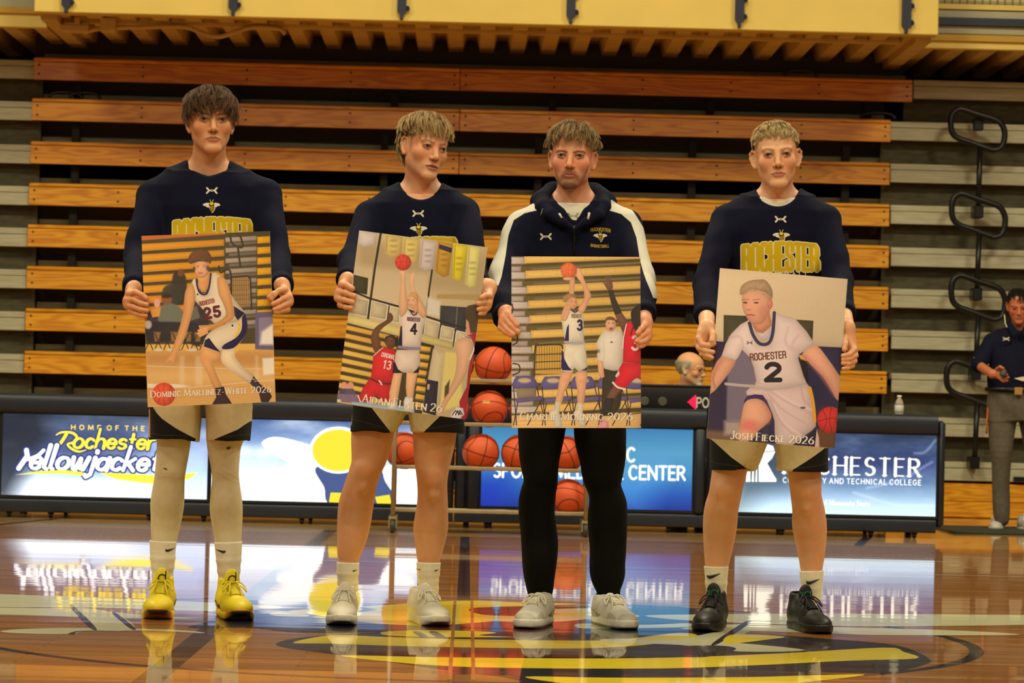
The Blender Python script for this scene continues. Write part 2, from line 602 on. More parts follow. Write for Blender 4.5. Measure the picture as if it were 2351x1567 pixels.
def text(c, s, p, ux, uy, w, col, font=GL, gap=.2, a=1.0, thin=None, serif=0.0, soft=0.0, smallcaps=0.0, outline=None, warp=None):
    """write s on canvas c: origin p, ux = drawing vector of one unit along the line, uy = one unit up; w = stroke (units)"""
    p, ux, uy = np.asarray(p, float), np.asarray(ux, float), np.asarray(uy, float)
    k = float(np.linalg.norm(uy))
    x = 0.0
    jobs = []
    first = True
    for ch in s:
        if ch == ' ':
            x += .36; first = True
            continue
        g = 1.0
        if smallcaps and not first and not ch.isdigit(): g = smallcaps
        first = ch == '-'
        gw, lines = font.get(ch) or GL[ch]
        ends = {}
        for L in lines:
            for q in (L[0], L[-1]):
                ends[q] = ends.get(q, 0) + 1
        for L in lines:
            ww = []
            for i in range(len(L)):
                j = max(0, min(i, len(L) - 2))
                dx, dy = L[j + 1][0] - L[j][0], L[j + 1][1] - L[j][1]
                q = abs(dy) / (math.hypot(dx, dy) + 1e-9)
                if dx * dy > .02 and len(L) <= 3: q *= .45
                ww.append(w if thin is None else thin + (w - thin) * q)
            P = np.array([(x + u * g, v * g) for u, v in L])
            jobs.append((P, np.array(ww)))
            if serif:
                for q in (L[0], L[-1]):
                    if ends[q] == 1 and (q[1] < .02 or q[1] > .98) and abs(L[0][1] - L[-1][1]) > .2:
                        jobs.append((np.array([(x + q[0] * g - serif, q[1] * g), (x + q[0] * g + serif, q[1] * g)]), np.array([thin, thin])))
        x += gw * g + gap
    tot = x - gap
    def pos(P):
        if warp is not None: P = np.array([warp(u, v, tot) for u, v in P])
        return p + P[:, :1] * ux + P[:, 1:] * uy
    if outline:
        for P, ww in jobs: c.line(pos(P), (ww + outline[1]) * k, outline[0], a, soft)
    for P, ww in jobs: c.line(pos(P), ww * k, col, a, soft)
    return tot


def text_fit(c, s, pl, pr, h, w, col, **kw):
    """write s so that it spans pl -> pr (drawing coords, y down as in the photograph) with cap height h"""
    pl, pr = np.asarray(pl, float), np.asarray(pr, float)
    t = text(Canvas(4, 4, [[0, 0, 0], [0, 0, 0]]), s, (0, 0), (1, 0), (0, 1), w, (0, 0, 0), **{k: v for k, v in kw.items() if k in ('font', 'gap', 'smallcaps')})
    d = pr - pl
    n = np.array([d[1], -d[0]]) / (np.linalg.norm(d) + 1e-9)
    text(c, s, pl, d / t, n * h, w, col, **kw)
# ================================================================== SETTING
# ------------------------------------------------------------------ floor
YC, YSIDE = 10.121, 17.70        # centre of the court, sideline


def floor_mat(name, base=None, c2=None):
    m = bpy.data.materials.new(name)
    m.use_nodes = True
    nt = m.node_tree
    L = nt.links.new
    b = nt.nodes['Principled BSDF']
    tc = nt.nodes.new('ShaderNodeTexCoord')
    g = nt.nodes.new('ShaderNodeNewGeometry')
    pos = g.outputs['Position']
    if base is None:
        br = nt.nodes.new('ShaderNodeTexBrick')
        mp = nt.nodes.new('ShaderNodeMapping')
        mp.inputs['Scale'].default_value = (1, 1, 1)
        L(pos, mp.inputs[0]); L(mp.outputs[0], br.inputs['Vector'])
        br.inputs['Scale'].default_value = 1.0
        br.inputs['Brick Width'].default_value = 1.35
        br.inputs['Row Height'].default_value = .057
        br.inputs['Mortar Size'].default_value = .0012
        br.offset = .37
        br.inputs['Color1'].default_value = lin((178, 118, 58))
        br.inputs['Color2'].default_value = lin((146, 92, 44))
        br.inputs['Mortar'].default_value = lin((100, 60, 30))
        br2 = nt.nodes.new('ShaderNodeTexBrick')
        L(mp.outputs[0], br2.inputs['Vector'])
        br2.inputs['Scale'].default_value = 1.0
        br2.inputs['Brick Width'].default_value = 1.35
        br2.inputs['Row Height'].default_value = .057
        br2.inputs['Mortar Size'].default_value = .001
        br2.offset = .37
        br2.inputs['Color1'].default_value = lin((196, 156, 92))
        br2.inputs['Color2'].default_value = lin((176, 134, 76))
        br2.inputs['Mortar'].default_value = lin((140, 100, 56))
        sx = nt.nodes.new('ShaderNodeSeparateXYZ'); L(pos, sx.inputs[0])
        gt = nt.nodes.new('ShaderNodeMath'); gt.operation = 'GREATER_THAN'; gt.inputs[1].default_value = YSIDE
        L(sx.outputs['Y'], gt.inputs[0])
        mx = nt.nodes.new('ShaderNodeMix'); mx.data_type = 'RGBA'
        L(gt.outputs[0], mx.inputs[0]); L(br.outputs['Color'], mx.inputs[6]); L(br2.outputs['Color'], mx.inputs[7])
        n = nt.nodes.new('ShaderNodeTexNoise'); n.inputs['Scale'].default_value = 1; n.inputs['Detail'].default_value = 6
        mp3 = nt.nodes.new('ShaderNodeMapping'); mp3.inputs['Scale'].default_value = (3, 60, 1)
        L(pos, mp3.inputs[0]); L(mp3.outputs[0], n.inputs['Vector'])
        mr = nt.nodes.new('ShaderNodeMapRange'); mr.inputs[1].default_value = .3; mr.inputs[2].default_value = .7
        mr.inputs[3].default_value = .74; mr.inputs[4].default_value = 1.22
        L(n.outputs['Fac'], mr.inputs[0])
        hv = nt.nodes.new('ShaderNodeHueSaturation')
        L(mr.outputs[0], hv.inputs['Value']); L(mx.outputs[2], hv.inputs['Color'])
        L(hv.outputs[0], b.inputs['Base Color'])
    else:
        b.inputs['Base Color'].default_value = lin(base)
    setin(b, 'Roughness', .3)
    setin(b, 'Specular IOR Level', .22)
    setin(b, 'Coat Weight', .85); setin(b, 'Coat Roughness', .035)
    # slightly cupped strips: each board tilts its reflection a little
    sy = nt.nodes.new('ShaderNodeSeparateXYZ'); L(pos, sy.inputs[0])
    def mth(op, a, bv=None):
        n_ = nt.nodes.new('ShaderNodeMath'); n_.operation = op
        for i_, v_ in ((0, a), (1, bv)):
            if v_ is None: continue
            if isinstance(v_, (int, float)): n_.inputs[i_].default_value = v_
            else: L(v_, n_.inputs[i_])
        return n_.outputs[0]
    row = mth('FLOOR', mth('DIVIDE', sy.outputs['Y'], .057))
    wn = nt.nodes.new('ShaderNodeTexWhiteNoise'); wn.noise_dimensions = '1D'; L(row, wn.inputs['W'])
    cb = nt.nodes.new('ShaderNodeCombineXYZ'); L(mth('MULTIPLY', sy.outputs['X'], .9), cb.inputs[0]); L(mth('MULTIPLY', row, 7.31), cb.inputs[1])
    nb = nt.nodes.new('ShaderNodeTexNoise'); nb.inputs['Scale'].default_value = 1; nb.inputs['Detail'].default_value = 2
    L(cb.outputs[0], nb.inputs['Vector'])
    c2_ = nt.nodes.new('ShaderNodeCombineXYZ'); L(mth('MULTIPLY', sy.outputs['X'], 1.2), c2_.inputs[0]); L(mth('MULTIPLY', sy.outputs['Y'], 34), c2_.inputs[1])
    nc = nt.nodes.new('ShaderNodeTexNoise'); nc.inputs['Scale'].default_value = 1; nc.inputs['Detail'].default_value = 2
    L(c2_.outputs[0], nc.inputs['Vector'])
    sl = mth('ADD', mth('MULTIPLY', mth('SUBTRACT', wn.outputs['Value'], .5), .0030), mth('ADD', mth('MULTIPLY', mth('SUBTRACT', nb.outputs['Fac'], .5), .0050), mth('MULTIPLY', mth('SUBTRACT', nc.outputs['Fac'], .5), .0055)))
    cn = nt.nodes.new('ShaderNodeCombineXYZ'); L(sl, cn.inputs[1]); cn.inputs[2].default_value = 1
    vn = nt.nodes.new('ShaderNodeVectorMath'); vn.operation = 'NORMALIZE'; L(cn.outputs[0], vn.inputs[0])
    L(vn.outputs[0], b.inputs['Normal'])
    if 'Coat Normal' in b.inputs: L(vn.outputs[0], b.inputs['Coat Normal'])
    return m


M_floor = floor_mat('court_floor')
f = MB()
f.box((-14, 1.5, -.05), (14, 27, 0))
floor = f.build('floor', M_floor)
tag(floor, kind='structure')

PAINT = {'navy': floor_mat('paint_navy', (20, 22, 44)), 'yellow': floor_mat('paint_yellow', (250, 222, 30)),
         'maroon': floor_mat('paint_maroon', (76, 22, 26)), 'cream': floor_mat('paint_cream', (226, 222, 178)),
         'white': floor_mat('paint_white', (198, 190, 160)), 'seam': floor_mat('paint_seam', (176, 118, 60))}


def flat(name, pts, m, z, parent=floor):
    """thin painted shape on the floor from floor points (x, y)"""
    P = [Vector((p[0], p[1], 0)) for p in pts]
    T = tessellate_polygon([P])
    V = np.array([(p.x, p.y, z) for p in P])
    o = mesh_np(name, V, [tuple(t) for t in T], [m], parent, False)
    bm = bmesh.new(); bm.from_mesh(o.data)
    for q in bm.faces:
        if q.normal.z < 0: q.normal_flip()
    bm.to_mesh(o.data); bm.free()
    tag(o, kind='structure')
    return o


def fp(pts, smooth=0):
    if smooth: pts = crom(pts, smooth, True)
    return [WF(p[0], p[1])[:2] for p in pts]


def strip(name, a, b, w, m, z):
    a, b = np.asarray(a, float), np.asarray(b, float)
    d = (b - a) / np.linalg.norm(b - a)
    n = np.array([-d[1], d[0]]) * w / 2
    return flat(name, [a - n, b - n, b + n, a + n], m, z)


# centre circle, broken by the emblem in the photograph but whole on the floor
t = np.linspace(0, 2 * np.pi, 97)
ring = [(1.829 * math.cos(x), YC + 1.829 * math.sin(x)) for x in t] + [(1.779 * math.cos(x), YC + 1.779 * math.sin(x)) for x in t[::-1]]
V = np.array([(x, y, .0001) for x, y in ring]); n_ = len(t)
o = mesh_np('painted_circle', V, [(i, i + 1, 2 * n_ - 2 - i, 2 * n_ - 1 - i) for i in range(n_ - 1)], [PAINT['navy']], floor, False)
tag(o, kind='structure')
strip('painted_line', (0, 3.5), (0, YSIDE), .055, PAINT['navy'], .0002)
strip('painted_line', (-14, YC + 4.5), (-.16, YC + 4.5), .035, PAINT['white'], .00018)
strip('painted_line', (.12, YC + 4.5), (14, YC + 4.5), .035, PAINT['white'], .00018)
strip('painted_line', (-14, YSIDE), (14, YSIDE), .05, PAINT['seam'], .00018)
for x0, dx in ((-2.95, .0), (2.45, .0)):
    strip('painted_line', (x0, YSIDE), (x0 + .35, YSIDE + 1.9), .06, PAINT['navy'], .0002)
a0, a1 = WF(325, 1575)[:2], WF(760, 1216)[:2]
strip('painted_line', a0, a1, .085, floor_mat('paint_dark_stain', (74, 42, 26)), .00005)
for q in ((2133, 1282), (2160, 1289), (2190, 1298), (2222, 1303)):
    a = WF(q[0] - 11, q[1] - 1)[:2]; b = WF(q[0] + 11, q[1])[:2]
    strip('painted_line', a, b, .06, PAINT['white'], .00018)

# centre emblem: painted bands traced on the floor
EMB = [
    ('navy', [(635, 1476), (700, 1462), (900, 1450), (1150, 1446), (1500, 1446), (1700, 1452), (1900, 1466), (2060, 1481), (2134, 1512), (2120, 1526), (2060, 1540), (1960, 1552), (1800, 1570), (1500, 1588), (1250, 1580), (1180, 1558), (1050, 1540), (900, 1520), (760, 1500), (660, 1487)], 1),
    ('navy', [(560, 1370), (760, 1378), (900, 1386), (1180, 1392), (1560, 1392), (1600, 1420), (1560, 1448), (900, 1450), (700, 1452), (560, 1440), (430, 1440), (520, 1415), (470, 1400)], 1),
    ('maroon', [(990, 1396), (1320, 1392), (1330, 1450), (1000, 1455)], 2),
    ('maroon', [(900, 1482), (1340, 1486), (1340, 1510), (900, 1504)], 2),
    ('cream', [(-260, 1352), (0, 1363), (200, 1370), (330, 1376), (600, 1388), (640, 1396), (480, 1402), (330, 1398), (200, 1394), (0, 1393), (-260, 1386)], 1),
    ('cream', [(-260, 1391), (0, 1394), (170, 1397), (300, 1408), (420, 1417), (480, 1419), (360, 1420), (250, 1418), (100, 1413), (0, 1410), (-260, 1404)], 1),
    ('cream', [(170, 1396), (262, 1407), (310, 1443), (222, 1443)], 2),
    ('navy', [(162, 1394), (173, 1394), (221, 1441), (206, 1441)], 3),
    ('navy', [(258, 1408), (270, 1409), (311, 1442), (298, 1442)], 3),
    ('cream', [(0, 1449), (60, 1443), (220, 1441), (400, 1445), (470, 1453), (330, 1447), (200, 1449), (160, 1455), (60, 1454)], 2),
    ('navy', [(157, 1454), (180, 1448), (240, 1447), (180, 1450), (170, 1456)], 3),
    ('yellow', [(672, 1475), (740, 1460), (800, 1458), (1020, 1466), (1330, 1470), (1440, 1466), (1560, 1452), (1600, 1462), (1480, 1480), (1330, 1488), (1100, 1486), (900, 1482), (760, 1477)], 2),
    ('yellow', [(780, 1504), (1000, 1508), (1300, 1511), (1540, 1509), (1800, 1499), (2030, 1486), (2075, 1496), (2104, 1511), (1950, 1516), (1700, 1528), (1500, 1534), (1200, 1533), (1040, 1529), (900, 1519)], 2),
    ('yellow', [(1205, 1553), (1400, 1555), (1700, 1554), (1860, 1550), (1985, 1548), (1900, 1560), (1700, 1580), (1500, 1584), (1330, 1572)], 2),
    ('yellow', [(760, 1396), (860, 1390), (1060, 1378), (1200, 1383), (1330, 1386), (1200, 1391), (1080, 1396), (1110, 1411), (1220, 1416), (1080, 1430), (1000, 1435), (900, 1433), (800, 1425), (730, 1412), (660, 1402)], 2),
    ('navy', [(720, 1395), (790, 1391), (850, 1396), (862, 1400), (800, 1405), (730, 1403)], 3),
    ('cream', [(618, 1408), (650, 1404), (700, 1409), (706, 1415), (640, 1414)], 3),
    ('yellow', [(880, 1450), (960, 1446), (1080, 1448), (1140, 1452), (1100, 1458), (1180, 1462), (1000, 1462), (890, 1458)], 2),
    ('navy', [(948, 1450), (965, 1450), (985, 1463), (968, 1463)], 3), ('navy', [(985, 1450), (1002, 1450), (1024, 1463), (1004, 1463)], 3),
    ('cream', [(1105, 1420), (1180, 1416), (1300, 1412), (1360, 1417), (1290, 1426), (1150, 1426)], 3),
    ('cream', [(1240, 1400), (1330, 1396), (1400, 1399), (1330, 1408), (1250, 1407)], 3),
    ('yellow', [(1265, 1410), (1400, 1406), (1470, 1414), (1400, 1420), (1300, 1420)], 2),
    ('cream', [(1320, 1437), (1340, 1431), (1480, 1434), (1580, 1430), (1580, 1439), (1450, 1442), (1345, 1442)], 3),
    ('cream', [(1480, 1413), (1600, 1410), (1900, 1408), (2351, 1411), (2620, 1409), (2620, 1430), (2351, 1434), (2100, 1437), (1900, 1436), (1600, 1425)], 2),
    ('cream', [(1560, 1443), (1700, 1432), (1850, 1438), (2000, 1441), (2200, 1447), (2345, 1456), (2200, 1458), (2000, 1457), (1850, 1452), (1720, 1448)], 3),
    ('cream', [(1580, 1464), (1700, 1440), (1730, 1444), (1650, 1476), (1560, 1480)], 3),
    ('cream', [(1380, 1471), (1400, 1466), (1560, 1468), (1700, 1476), (1850, 1492), (1700, 1495), (1560, 1480), (1420, 1476)], 3),
    ('navy', [(1708, 1428), (1722, 1430), (1652, 1476), (1636, 1476)], 4),
    ('yellow', [(1660, 1470), (1690, 1455), (1800, 1461), (1760, 1468), (1680, 1477)], 4),
    ('navy', [(1580, 1482), (1660, 1482), (1690, 1490), (1640, 1505), (1580, 1508), (1450, 1500), (1500, 1488)], 3),
]
for i, (c_, pts, lv) in enumerate(EMB):
    flat('painted_shape', fp(pts, 4), PAINT[c_], .00025 + .00012 * lv + .000001 * i)
for dx in (-.035, .035):
    a, b = (dx, WF(1047, 1560)[1]), (dx, WF(1064, 1378)[1])
    strip('painted_line', a, b, .012, PAINT['seam'], .0009)

# ------------------------------------------------------------------ back wall, balcony
M_wall = mat('dark_wall', (70, 66, 50), .9, .15, 3)
w_ = MB(); w_.box((-14, 26.6, 0), (14, 26.8, 9))
tag(w_.build('wall_back', M_wall), kind='structure')
M_yel = mat('balcony_yellow', (226, 198, 100), .55, .05, 2.2)
M_deck = mat('deck_tan', (206, 174, 108), .7, .12, 6)
M_navy = mat('rail_navy', (28, 34, 56), .45)
M_beige = mat('screen_beige', (196, 184, 130), .7, .06, 4)
M_pale = mat('pale_rail', (176, 170, 140), .6, .06, 5)
YF = 21.7
zf = W(1175, 55, YF)[2]
xl, xr = W(78, 30, YF)[0], W(2154, 82, YF)[0]
bal = empty('balcony', (0, YF, zf))
tag(bal, 'yellow balcony overhanging the bleachers, corrugated deck beneath', 'balcony', kind='structure')
m = MB(); m.box((xl, YF, zf), (xr, YF + .09, zf + 1.1), bev=.006)
m.build('fascia_board', M_yel, bal)
m = MB(); m.box((xl, YF + .091, zf + .005), (xr, YF + .20, zf + .018)); m.build('ledger_angle', M_deck, bal)
# corrugated deck: ribs running back
per, dk = .255, .10


def deck(x0, x1, y0, y1, z):
    mb = MB(); prof = []
    x = x0
    while x < x1 - .01:
        prof += [(x, 0), (x + .115, 0), (x + .145, dk), (x + .225, dk)]
        x += per
    prof.append((min(x, x1), 0))
    V = []
    for px_, pz in prof: V += [(px_, y0, z + pz), (px_, y1, z + pz)]
    F = [(2 * i, 2 * i + 2, 2 * i + 3, 2 * i + 1) for i in range(len(prof) - 1)]
    mb.add(V, F)
    return mb


deck(xl + .1, xr - .05, YF + .14, 24.6, zf + .019).build('corrugated_deck', M_deck, bal, recalc=False)
m = MB(); m.box((xl, YF + .1, zf + .2), (xr, 26.6, zf + .3)); m.build('deck_slab', M_wall, bal)
m = MB()
m.box((xl + .15, YF + .52, zf - .004), (xr - .2, YF + .60, zf + .0185)); m.build('support_beam', M_deck, bal)
for X in (xl + .02, xr - .14):
    m = MB(); m.box((X, YF + .21, zf - .03), (X + .12, 24.5, zf + .0185)); m.build('end_beam', M_deck, bal)
# sides standing further back
for sgn, e0, e1, yt, yb_, pxr in ((-1, -14, xl - .02, 15, 62, 40), (1, xr + .02, 14, 80, 113, 2250)):
    Y2 = 22.5
    z1, z0 = W(pxr, yt, Y2)[2], W(pxr, yb_, Y2)[2]
    m = MB(); m.box((e0, Y2, z0), (e1, Y2 + .08, z1), bev=.005); m.build('side_fascia', M_yel, bal)
    m = MB(); m.box((e0, Y2 - .03, z1 - .055), (e1, Y2 - .001, z1 - .005)); m.build('fascia_trim', mat('fascia_trim', (190, 150, 48), .6), bal)
    deck(e0, e1, Y2 + .09, 24.6, z0 + .02).build('corrugated_deck', M_deck, bal, recalc=False)
    m = MB(); m.box((e0, Y2 + .1, z0 + .15), (e1, 26.6, z0 + .25)); m.build('deck_slab', M_wall, bal)
    if sgn > 0:
        za, zb = W(2250, 42, Y2)[2], W(2250, 60, Y2)[2]
        m = MB(); m.box((e0, Y2 + .02, W(2250, 78, Y2)[2] + .002), (e1, Y2 + .06, zb)); m.build('pale_panel', M_pale, bal)
        m = MB(); m.box((e0, Y2 - .02, zb + .002), (e1, Y2 + .05, za)); m.build('navy_rail', M_navy, bal)
        m = MB(); m.box((e0, Y2 + .02, za + .002), (e1, Y2 + .06, W(2250, 24, Y2)[2])); m.build('pale_panel', M_pale, bal)
        zc = W(2250, 22, Y2)[2]
        m = MB(); m.box((e0 + .06, Y2, zc), (e1, Y2 + .05, zc + .04)); m.build('screen_frame', M_yel, bal)
        m = MB(); m.box((e0 + .06, Y2 + .03, zc + .041), (e1, Y2 + .04, zc + .7)); m.build('screen_panel', M_beige, bal)
        m = MB()
        for k in range(32):
            x = e0 + .1 + k * .06
            m.box((x, Y2 + .012, zc + .041), (x + .006, Y2 + .02, zc + .7))
        for k in range(8):
            z = zc + .06 + k * .06
            m.box((e0 + .07, Y2 + .005, z), (e0 + 2.1, Y2 + .011, z + .005))
        o = m.build('screen_mesh', mat('mesh_wire', (120, 110, 76), .5), bal); o['kind'] = 'stuff'
    else:
        m = MB(); m.box((e0, Y2 + .02, z1 + .002), (e1, Y2 + .06, z1 + .8)); m.build('pale_panel', M_pale, bal)
# conduit with junction boxes under the deck, left end
m = MB()
cp = [W(x, y, YF + .5) for x, y in ((190, 76), (230, 66), (345, 62), (425, 62), (470, 78), (505, 84), (545, 72), (580, 63), (640, 66), (655, 78))]
m.tube(crom(cp, 5), .018, 8); m.build('conduit_pipe', M_deck, bal, True)
for x0, x1, y0, y1 in ((230, 268, 42, 74), (140, 205, 58, 74), (172, 186, 40, 60)):
    a, b = W(x0, y1, YF + .5), W(x1, y0, YF + .5)
    m = MB(); m.box((a[0], YF + .44, a[2]), (b[0], YF + .56, b[2]), bev=.01); m.build('junction_box', M_deck, bal)
ro = 0
side_names = ['first', 'second', 'third', 'fourth', 'fifth', 'sixth']
for i, (px_, pb) in enumerate(((152, 30), (535, 36), (922, 44), (1310, 53), (1697, 63), (2080, 77))):
    c = W(px_, pb, YF - .02)
    r_ = empty('railing_post', (c[0], YF - .03, c[2]))
    tag(r_, 'navy railing post bolted to the yellow balcony front, %s from the left' % side_names[i], 'railing post', 'navy posts on the balcony front')
    m = MB(); w2 = .034
    m.prism([(c[0] - w2, YF - .05, c[2] + .06), (c[0] - .012, YF - .05, c[2] + .03), (c[0] - .012, YF - .05, c[2]), (c[0] + .012, YF - .05, c[2]), (c[0] + .012, YF - .05, c[2] + .03), (c[0] + w2, YF - .05, c[2] + .06), (c[0] + w2, YF - .05, c[2] + .9), (c[0] - w2, YF - .05, c[2] + .9)], 0, (0, .049, 0))
    m.build('post', M_navy, r_)
    for dz in (.085, .215):
        m = MB(); m.lathe((c[0] + w2 + .008, YF - .03, c[2] + dz), [(.016, -.02), (.02, 0), (.012, .016)], 8); m.build('bolt', M_navy, r_)

# ------------------------------------------------------------------ bleachers
YB = 23.2
M_w = [wood('bleacher_wood_%d' % i, *c) for i, c in enumerate([((186, 104, 14), (214, 134, 24), (226, 150, 34)), ((190, 112, 12), (216, 142, 20), (228, 156, 30)), ((192, 118, 12), (218, 150, 22), (230, 166, 38))])]
M_gapd = mat('bleacher_dark_metal', (66, 62, 48), .9)  # plain dark colour of the recessed panels
M_nose = mat('bleacher_grey_board', (128, 124, 98), .8, .2, 9, stretch=(.5, 4, 4))
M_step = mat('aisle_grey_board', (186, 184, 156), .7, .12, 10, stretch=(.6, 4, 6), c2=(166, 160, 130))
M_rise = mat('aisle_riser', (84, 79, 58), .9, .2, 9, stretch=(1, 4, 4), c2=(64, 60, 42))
M_blk = mat('black_metal', (16, 16, 16), .35)
M_drk = mat('dark_strut', (24, 22, 17), .9)
M_bolt = mat('bolt_dark', (70, 40, 16), .5)
TOPS = [128, 222, 322, 418, 514, 610, 707, 805, 905]
LX = [77, 73, 70, 66, 63, 61, 58, 55, 52]
RX = [2096, 2046, 2044, 2043, 2042, 2041, 2040, 2037, 2035]
blea = empty('bleacher_bank', (0, YB, 0))
tag(blea, 'closed bank of wooden plank bleachers with dark gaps behind the players', 'bleachers', kind='structure')
PH = .182
zt = [W(75, t_, YB)[2] for t_ in TOPS]
rise = (zt[0] - zt[-1]) / 8
zt += [zt[-1] - rise, zt[-1] - 2 * rise]
LX += [50, 48]; RX += [2034, 2033]
for i in range(11):
    Yi = YB + .012 * (8 - min(i, 8))
    x0 = W(LX[i], 500, Yi)[0] + (W(75, 500, Yi)[0] - W(75 - 0, 500, Yi)[0])
    ypx = TOPS[i] if i < 9 else 905 + 97 * (i - 8)
    x0 = W(LX[i], ypx + 20, Yi)[0]; x1 = W(RX[i], ypx + 45, Yi)[0]
    xm = W(1057 - 1.4 * i, ypx + 40, Yi)[0]
    z = zt[i]
    mw = M_w[0] if i == 0 else (M_w[1] if i < 3 else M_w[2])  # upper planks get darker, redder wood: balcony shade put into the colour
    for a, b in ((x0, xm - .002), (xm + .002, x1)):
        m = MB(); m.box((a, Yi, z - .030), (b, Yi + .26, z), bev=.008); m.build('seat_plank', mw, blea)
        m = MB(); m.box((a, Yi + .006, z - PH), (b, Yi + .035, z - .033), bev=.004); fo = m.build('front_board', mw, blea)
        bt = MB()
        nb_ = max(2, int(round((b - a) / .78)))
        for k in range(nb_ + 1):
            bx = a + .045 + (b - a - .09) * k / nb_
            for dz in (.06, .135):
                bt.lathe((bx, Yi + .004, z - dz), [(.009, -.003), (.009, .004)], 6, axis='y')
        o = bt.build('bolt_heads', M_bolt, fo); o['kind'] = 'stuff'
    # grey deck nose and dark riser behind the gap
    m = MB(); m.box((x0 + .05, Yi + .262, z - .02), (x1 - .02, Yi + .29, z + .062)); m.build('deck_nose', M_nose, blea)
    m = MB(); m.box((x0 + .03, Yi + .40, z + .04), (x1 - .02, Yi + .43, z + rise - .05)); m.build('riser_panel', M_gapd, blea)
    for bx in np.linspace(x0 + .35, x1 - .35, 6):
        m = MB(); m.box((bx - .03, Yi + .1, z - rise + .005), (bx + .03, Yi + .2, z - PH - .002)); m.build('support_post', M_drk, blea)
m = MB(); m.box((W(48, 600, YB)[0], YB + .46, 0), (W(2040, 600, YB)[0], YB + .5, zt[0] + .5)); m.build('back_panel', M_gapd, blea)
# folded seat backs lying on two upper rows
for pa, pb, row in (((112, 208), (190, 208), 1), ((160, 206), (232, 208), 1), ((1800, 158), (1875, 160), 0), ((1975, 254), (2056, 258), 1)):
    a, b = W(pa[0], pa[1], YB + .14), W(pb[0], pb[1], YB + .14)
    m = MB(); z = zt[row]
    m.tube(crom([(a[0], YB + .12, z + .012), (a[0] + .04, YB + .13, z + .05), ((a[0] + b[0]) / 2, YB + .14, z + .06), (b[0] - .04, YB + .13, z + .05), (b[0], YB + .12, z + .012)], 4), .014, 6)
    m.build('folded_bracket', M_blk, blea, True)

# stepped aisles on both sides
RZ = [W(2090, y, YB + .03)[2] for y in (179, 276.6, 373.9, 469.6, 567, 662.7, 757.7, 857, 956, 1057)]
LZ = [W(30, y, YB + .03)[2] for y in (133, 229, 329, 425, 521, 617, 714, 812, 909)]


xbR = 9.5
ra = empty('aisle_stairs', (4.6, YB, 0))
tag(ra, 'grey stepped aisle on the right with black handrails', 'stairs', kind='structure')
la = empty('aisle_stairs', (-4.9, YB, 0))
tag(la, 'grey stepped aisle at the left edge of the bleachers', 'stairs', kind='structure')
for Z, r_, right in ((RZ, ra, True), (LZ, la, False)):
    for i, z in enumerate(Z):
        Yi = YB + .03 + .012 * (9 - i)
        zn = Z[i + 1] if i + 1 < len(Z) else z - .345
        if right:
            xa = W((2100 if i == 0 else 2046), 300 + 97 * i, YB)[0] + .004; xb = xbR
        else:
            xa = -9.5; xb = W(LX[i] - 1, 140 + 97 * i, YB)[0] - .004
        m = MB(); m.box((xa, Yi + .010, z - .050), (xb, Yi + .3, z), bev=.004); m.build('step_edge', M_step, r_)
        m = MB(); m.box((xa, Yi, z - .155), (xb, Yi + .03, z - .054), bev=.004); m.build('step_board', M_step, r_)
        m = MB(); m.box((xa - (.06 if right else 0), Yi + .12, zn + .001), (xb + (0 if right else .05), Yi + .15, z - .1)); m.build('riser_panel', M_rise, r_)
# kickboards at the bottom of the right aisle
zk = RZ[-1] - .155
xa = W(2036, 1130, YB)[0]
for i, (za, zb) in enumerate(((zk - .02, .135), (.132, .004))):
    m = MB(); m.box((xa, YB + .01, max(zb, 0)), (xbR, YB + .05, za), bev=.005); m.build('kick_board', M_w[2], ra)
m = MB(); m.box((W(48, 1100, YB)[0], YB + .01, 0.002), (xa - .01, YB + .05, zt[-1] - PH - .02)); m.build('kick_board', M_w[2], blea)

# handrails
hn = ['topmost', 'second from the top', 'third from the top', 'lowest']
for i, (lx, rx, ty, by, pb) in enumerate(((2183, 2306, 251, 344, 486), (2185, 2307, 445, 544, 675), (2184, 2307, 633, 733, 858), (2173, 2296, 830, 930, 1062))):
    Yh = YB - .12
    pc = W(2249 - 3 * i, by + 20, Yh)
    r_ = empty('handrail', (pc[0], Yh, W(2245, pb, Yh)[2]))
    tag(r_, 'black looped handrail on the grey aisle stairs, %s' % hn[i], 'handrail', 'black handrails on the right aisle')
    h = by - ty
    P = [(lx + u * (rx - lx), ty + v * h) for u, v in ((0, .35), (.03, .12), (.12, .01), (.22, 0), (.5, .12), (.8, .24), (.93, .34), (1, .52), (1, .72), (.95, .92), (.83, 1), (.7, .97), (.4, .83), (.15, .72), (.03, .58))]
    m = MB(); m.tube(crom([W(x, y, Yh) for x, y in P], 5, True), .025, 8, closed=True); m.build('rail_loop', M_blk, r_, True)
    m = MB(); a = W(2250 - 2 * i, by - 10, Yh); b = W(2246 - 3 * i, pb, Yh)
    m.tube([a, b], .023, 8); m.build('post', M_blk, r_, True)
    m = MB(); m.box((b[0] - .04, Yh - .03, b[2] - .05), (b[0] + .04, YB + .02, b[2] + .05), bev=.008); m.build('base_bracket', M_blk, r_)
b = W(2247, 285, YB - .05)
r_ = empty('rail_bracket', (b[0], b[1], b[2]))
tag(r_, 'black wall bracket seen inside the topmost handrail loop', 'bracket')
m = MB(); m.box((b[0] - .04, YB - .06, b[2] - .05), (b[0] + .04, YB + .02, b[2] + .05), bev=.008); m.tube([(b[0], YB - .04, b[2]), (b[0] - .005, YB - .04, b[2] + .11)], .018, 8)
m.build('bracket_plate', M_blk, r_)
b = W(2338, 1099, YB)
m = MB(); m.box((b[0] - .04, YB - .03, b[2] - .02), (b[0] + .05, YB + .025, b[2] + .018), bev=.006)
tag(m.build('cable_box', M_blk), 'small black box fixed low on the aisle beside the man in grey trousers', 'box')
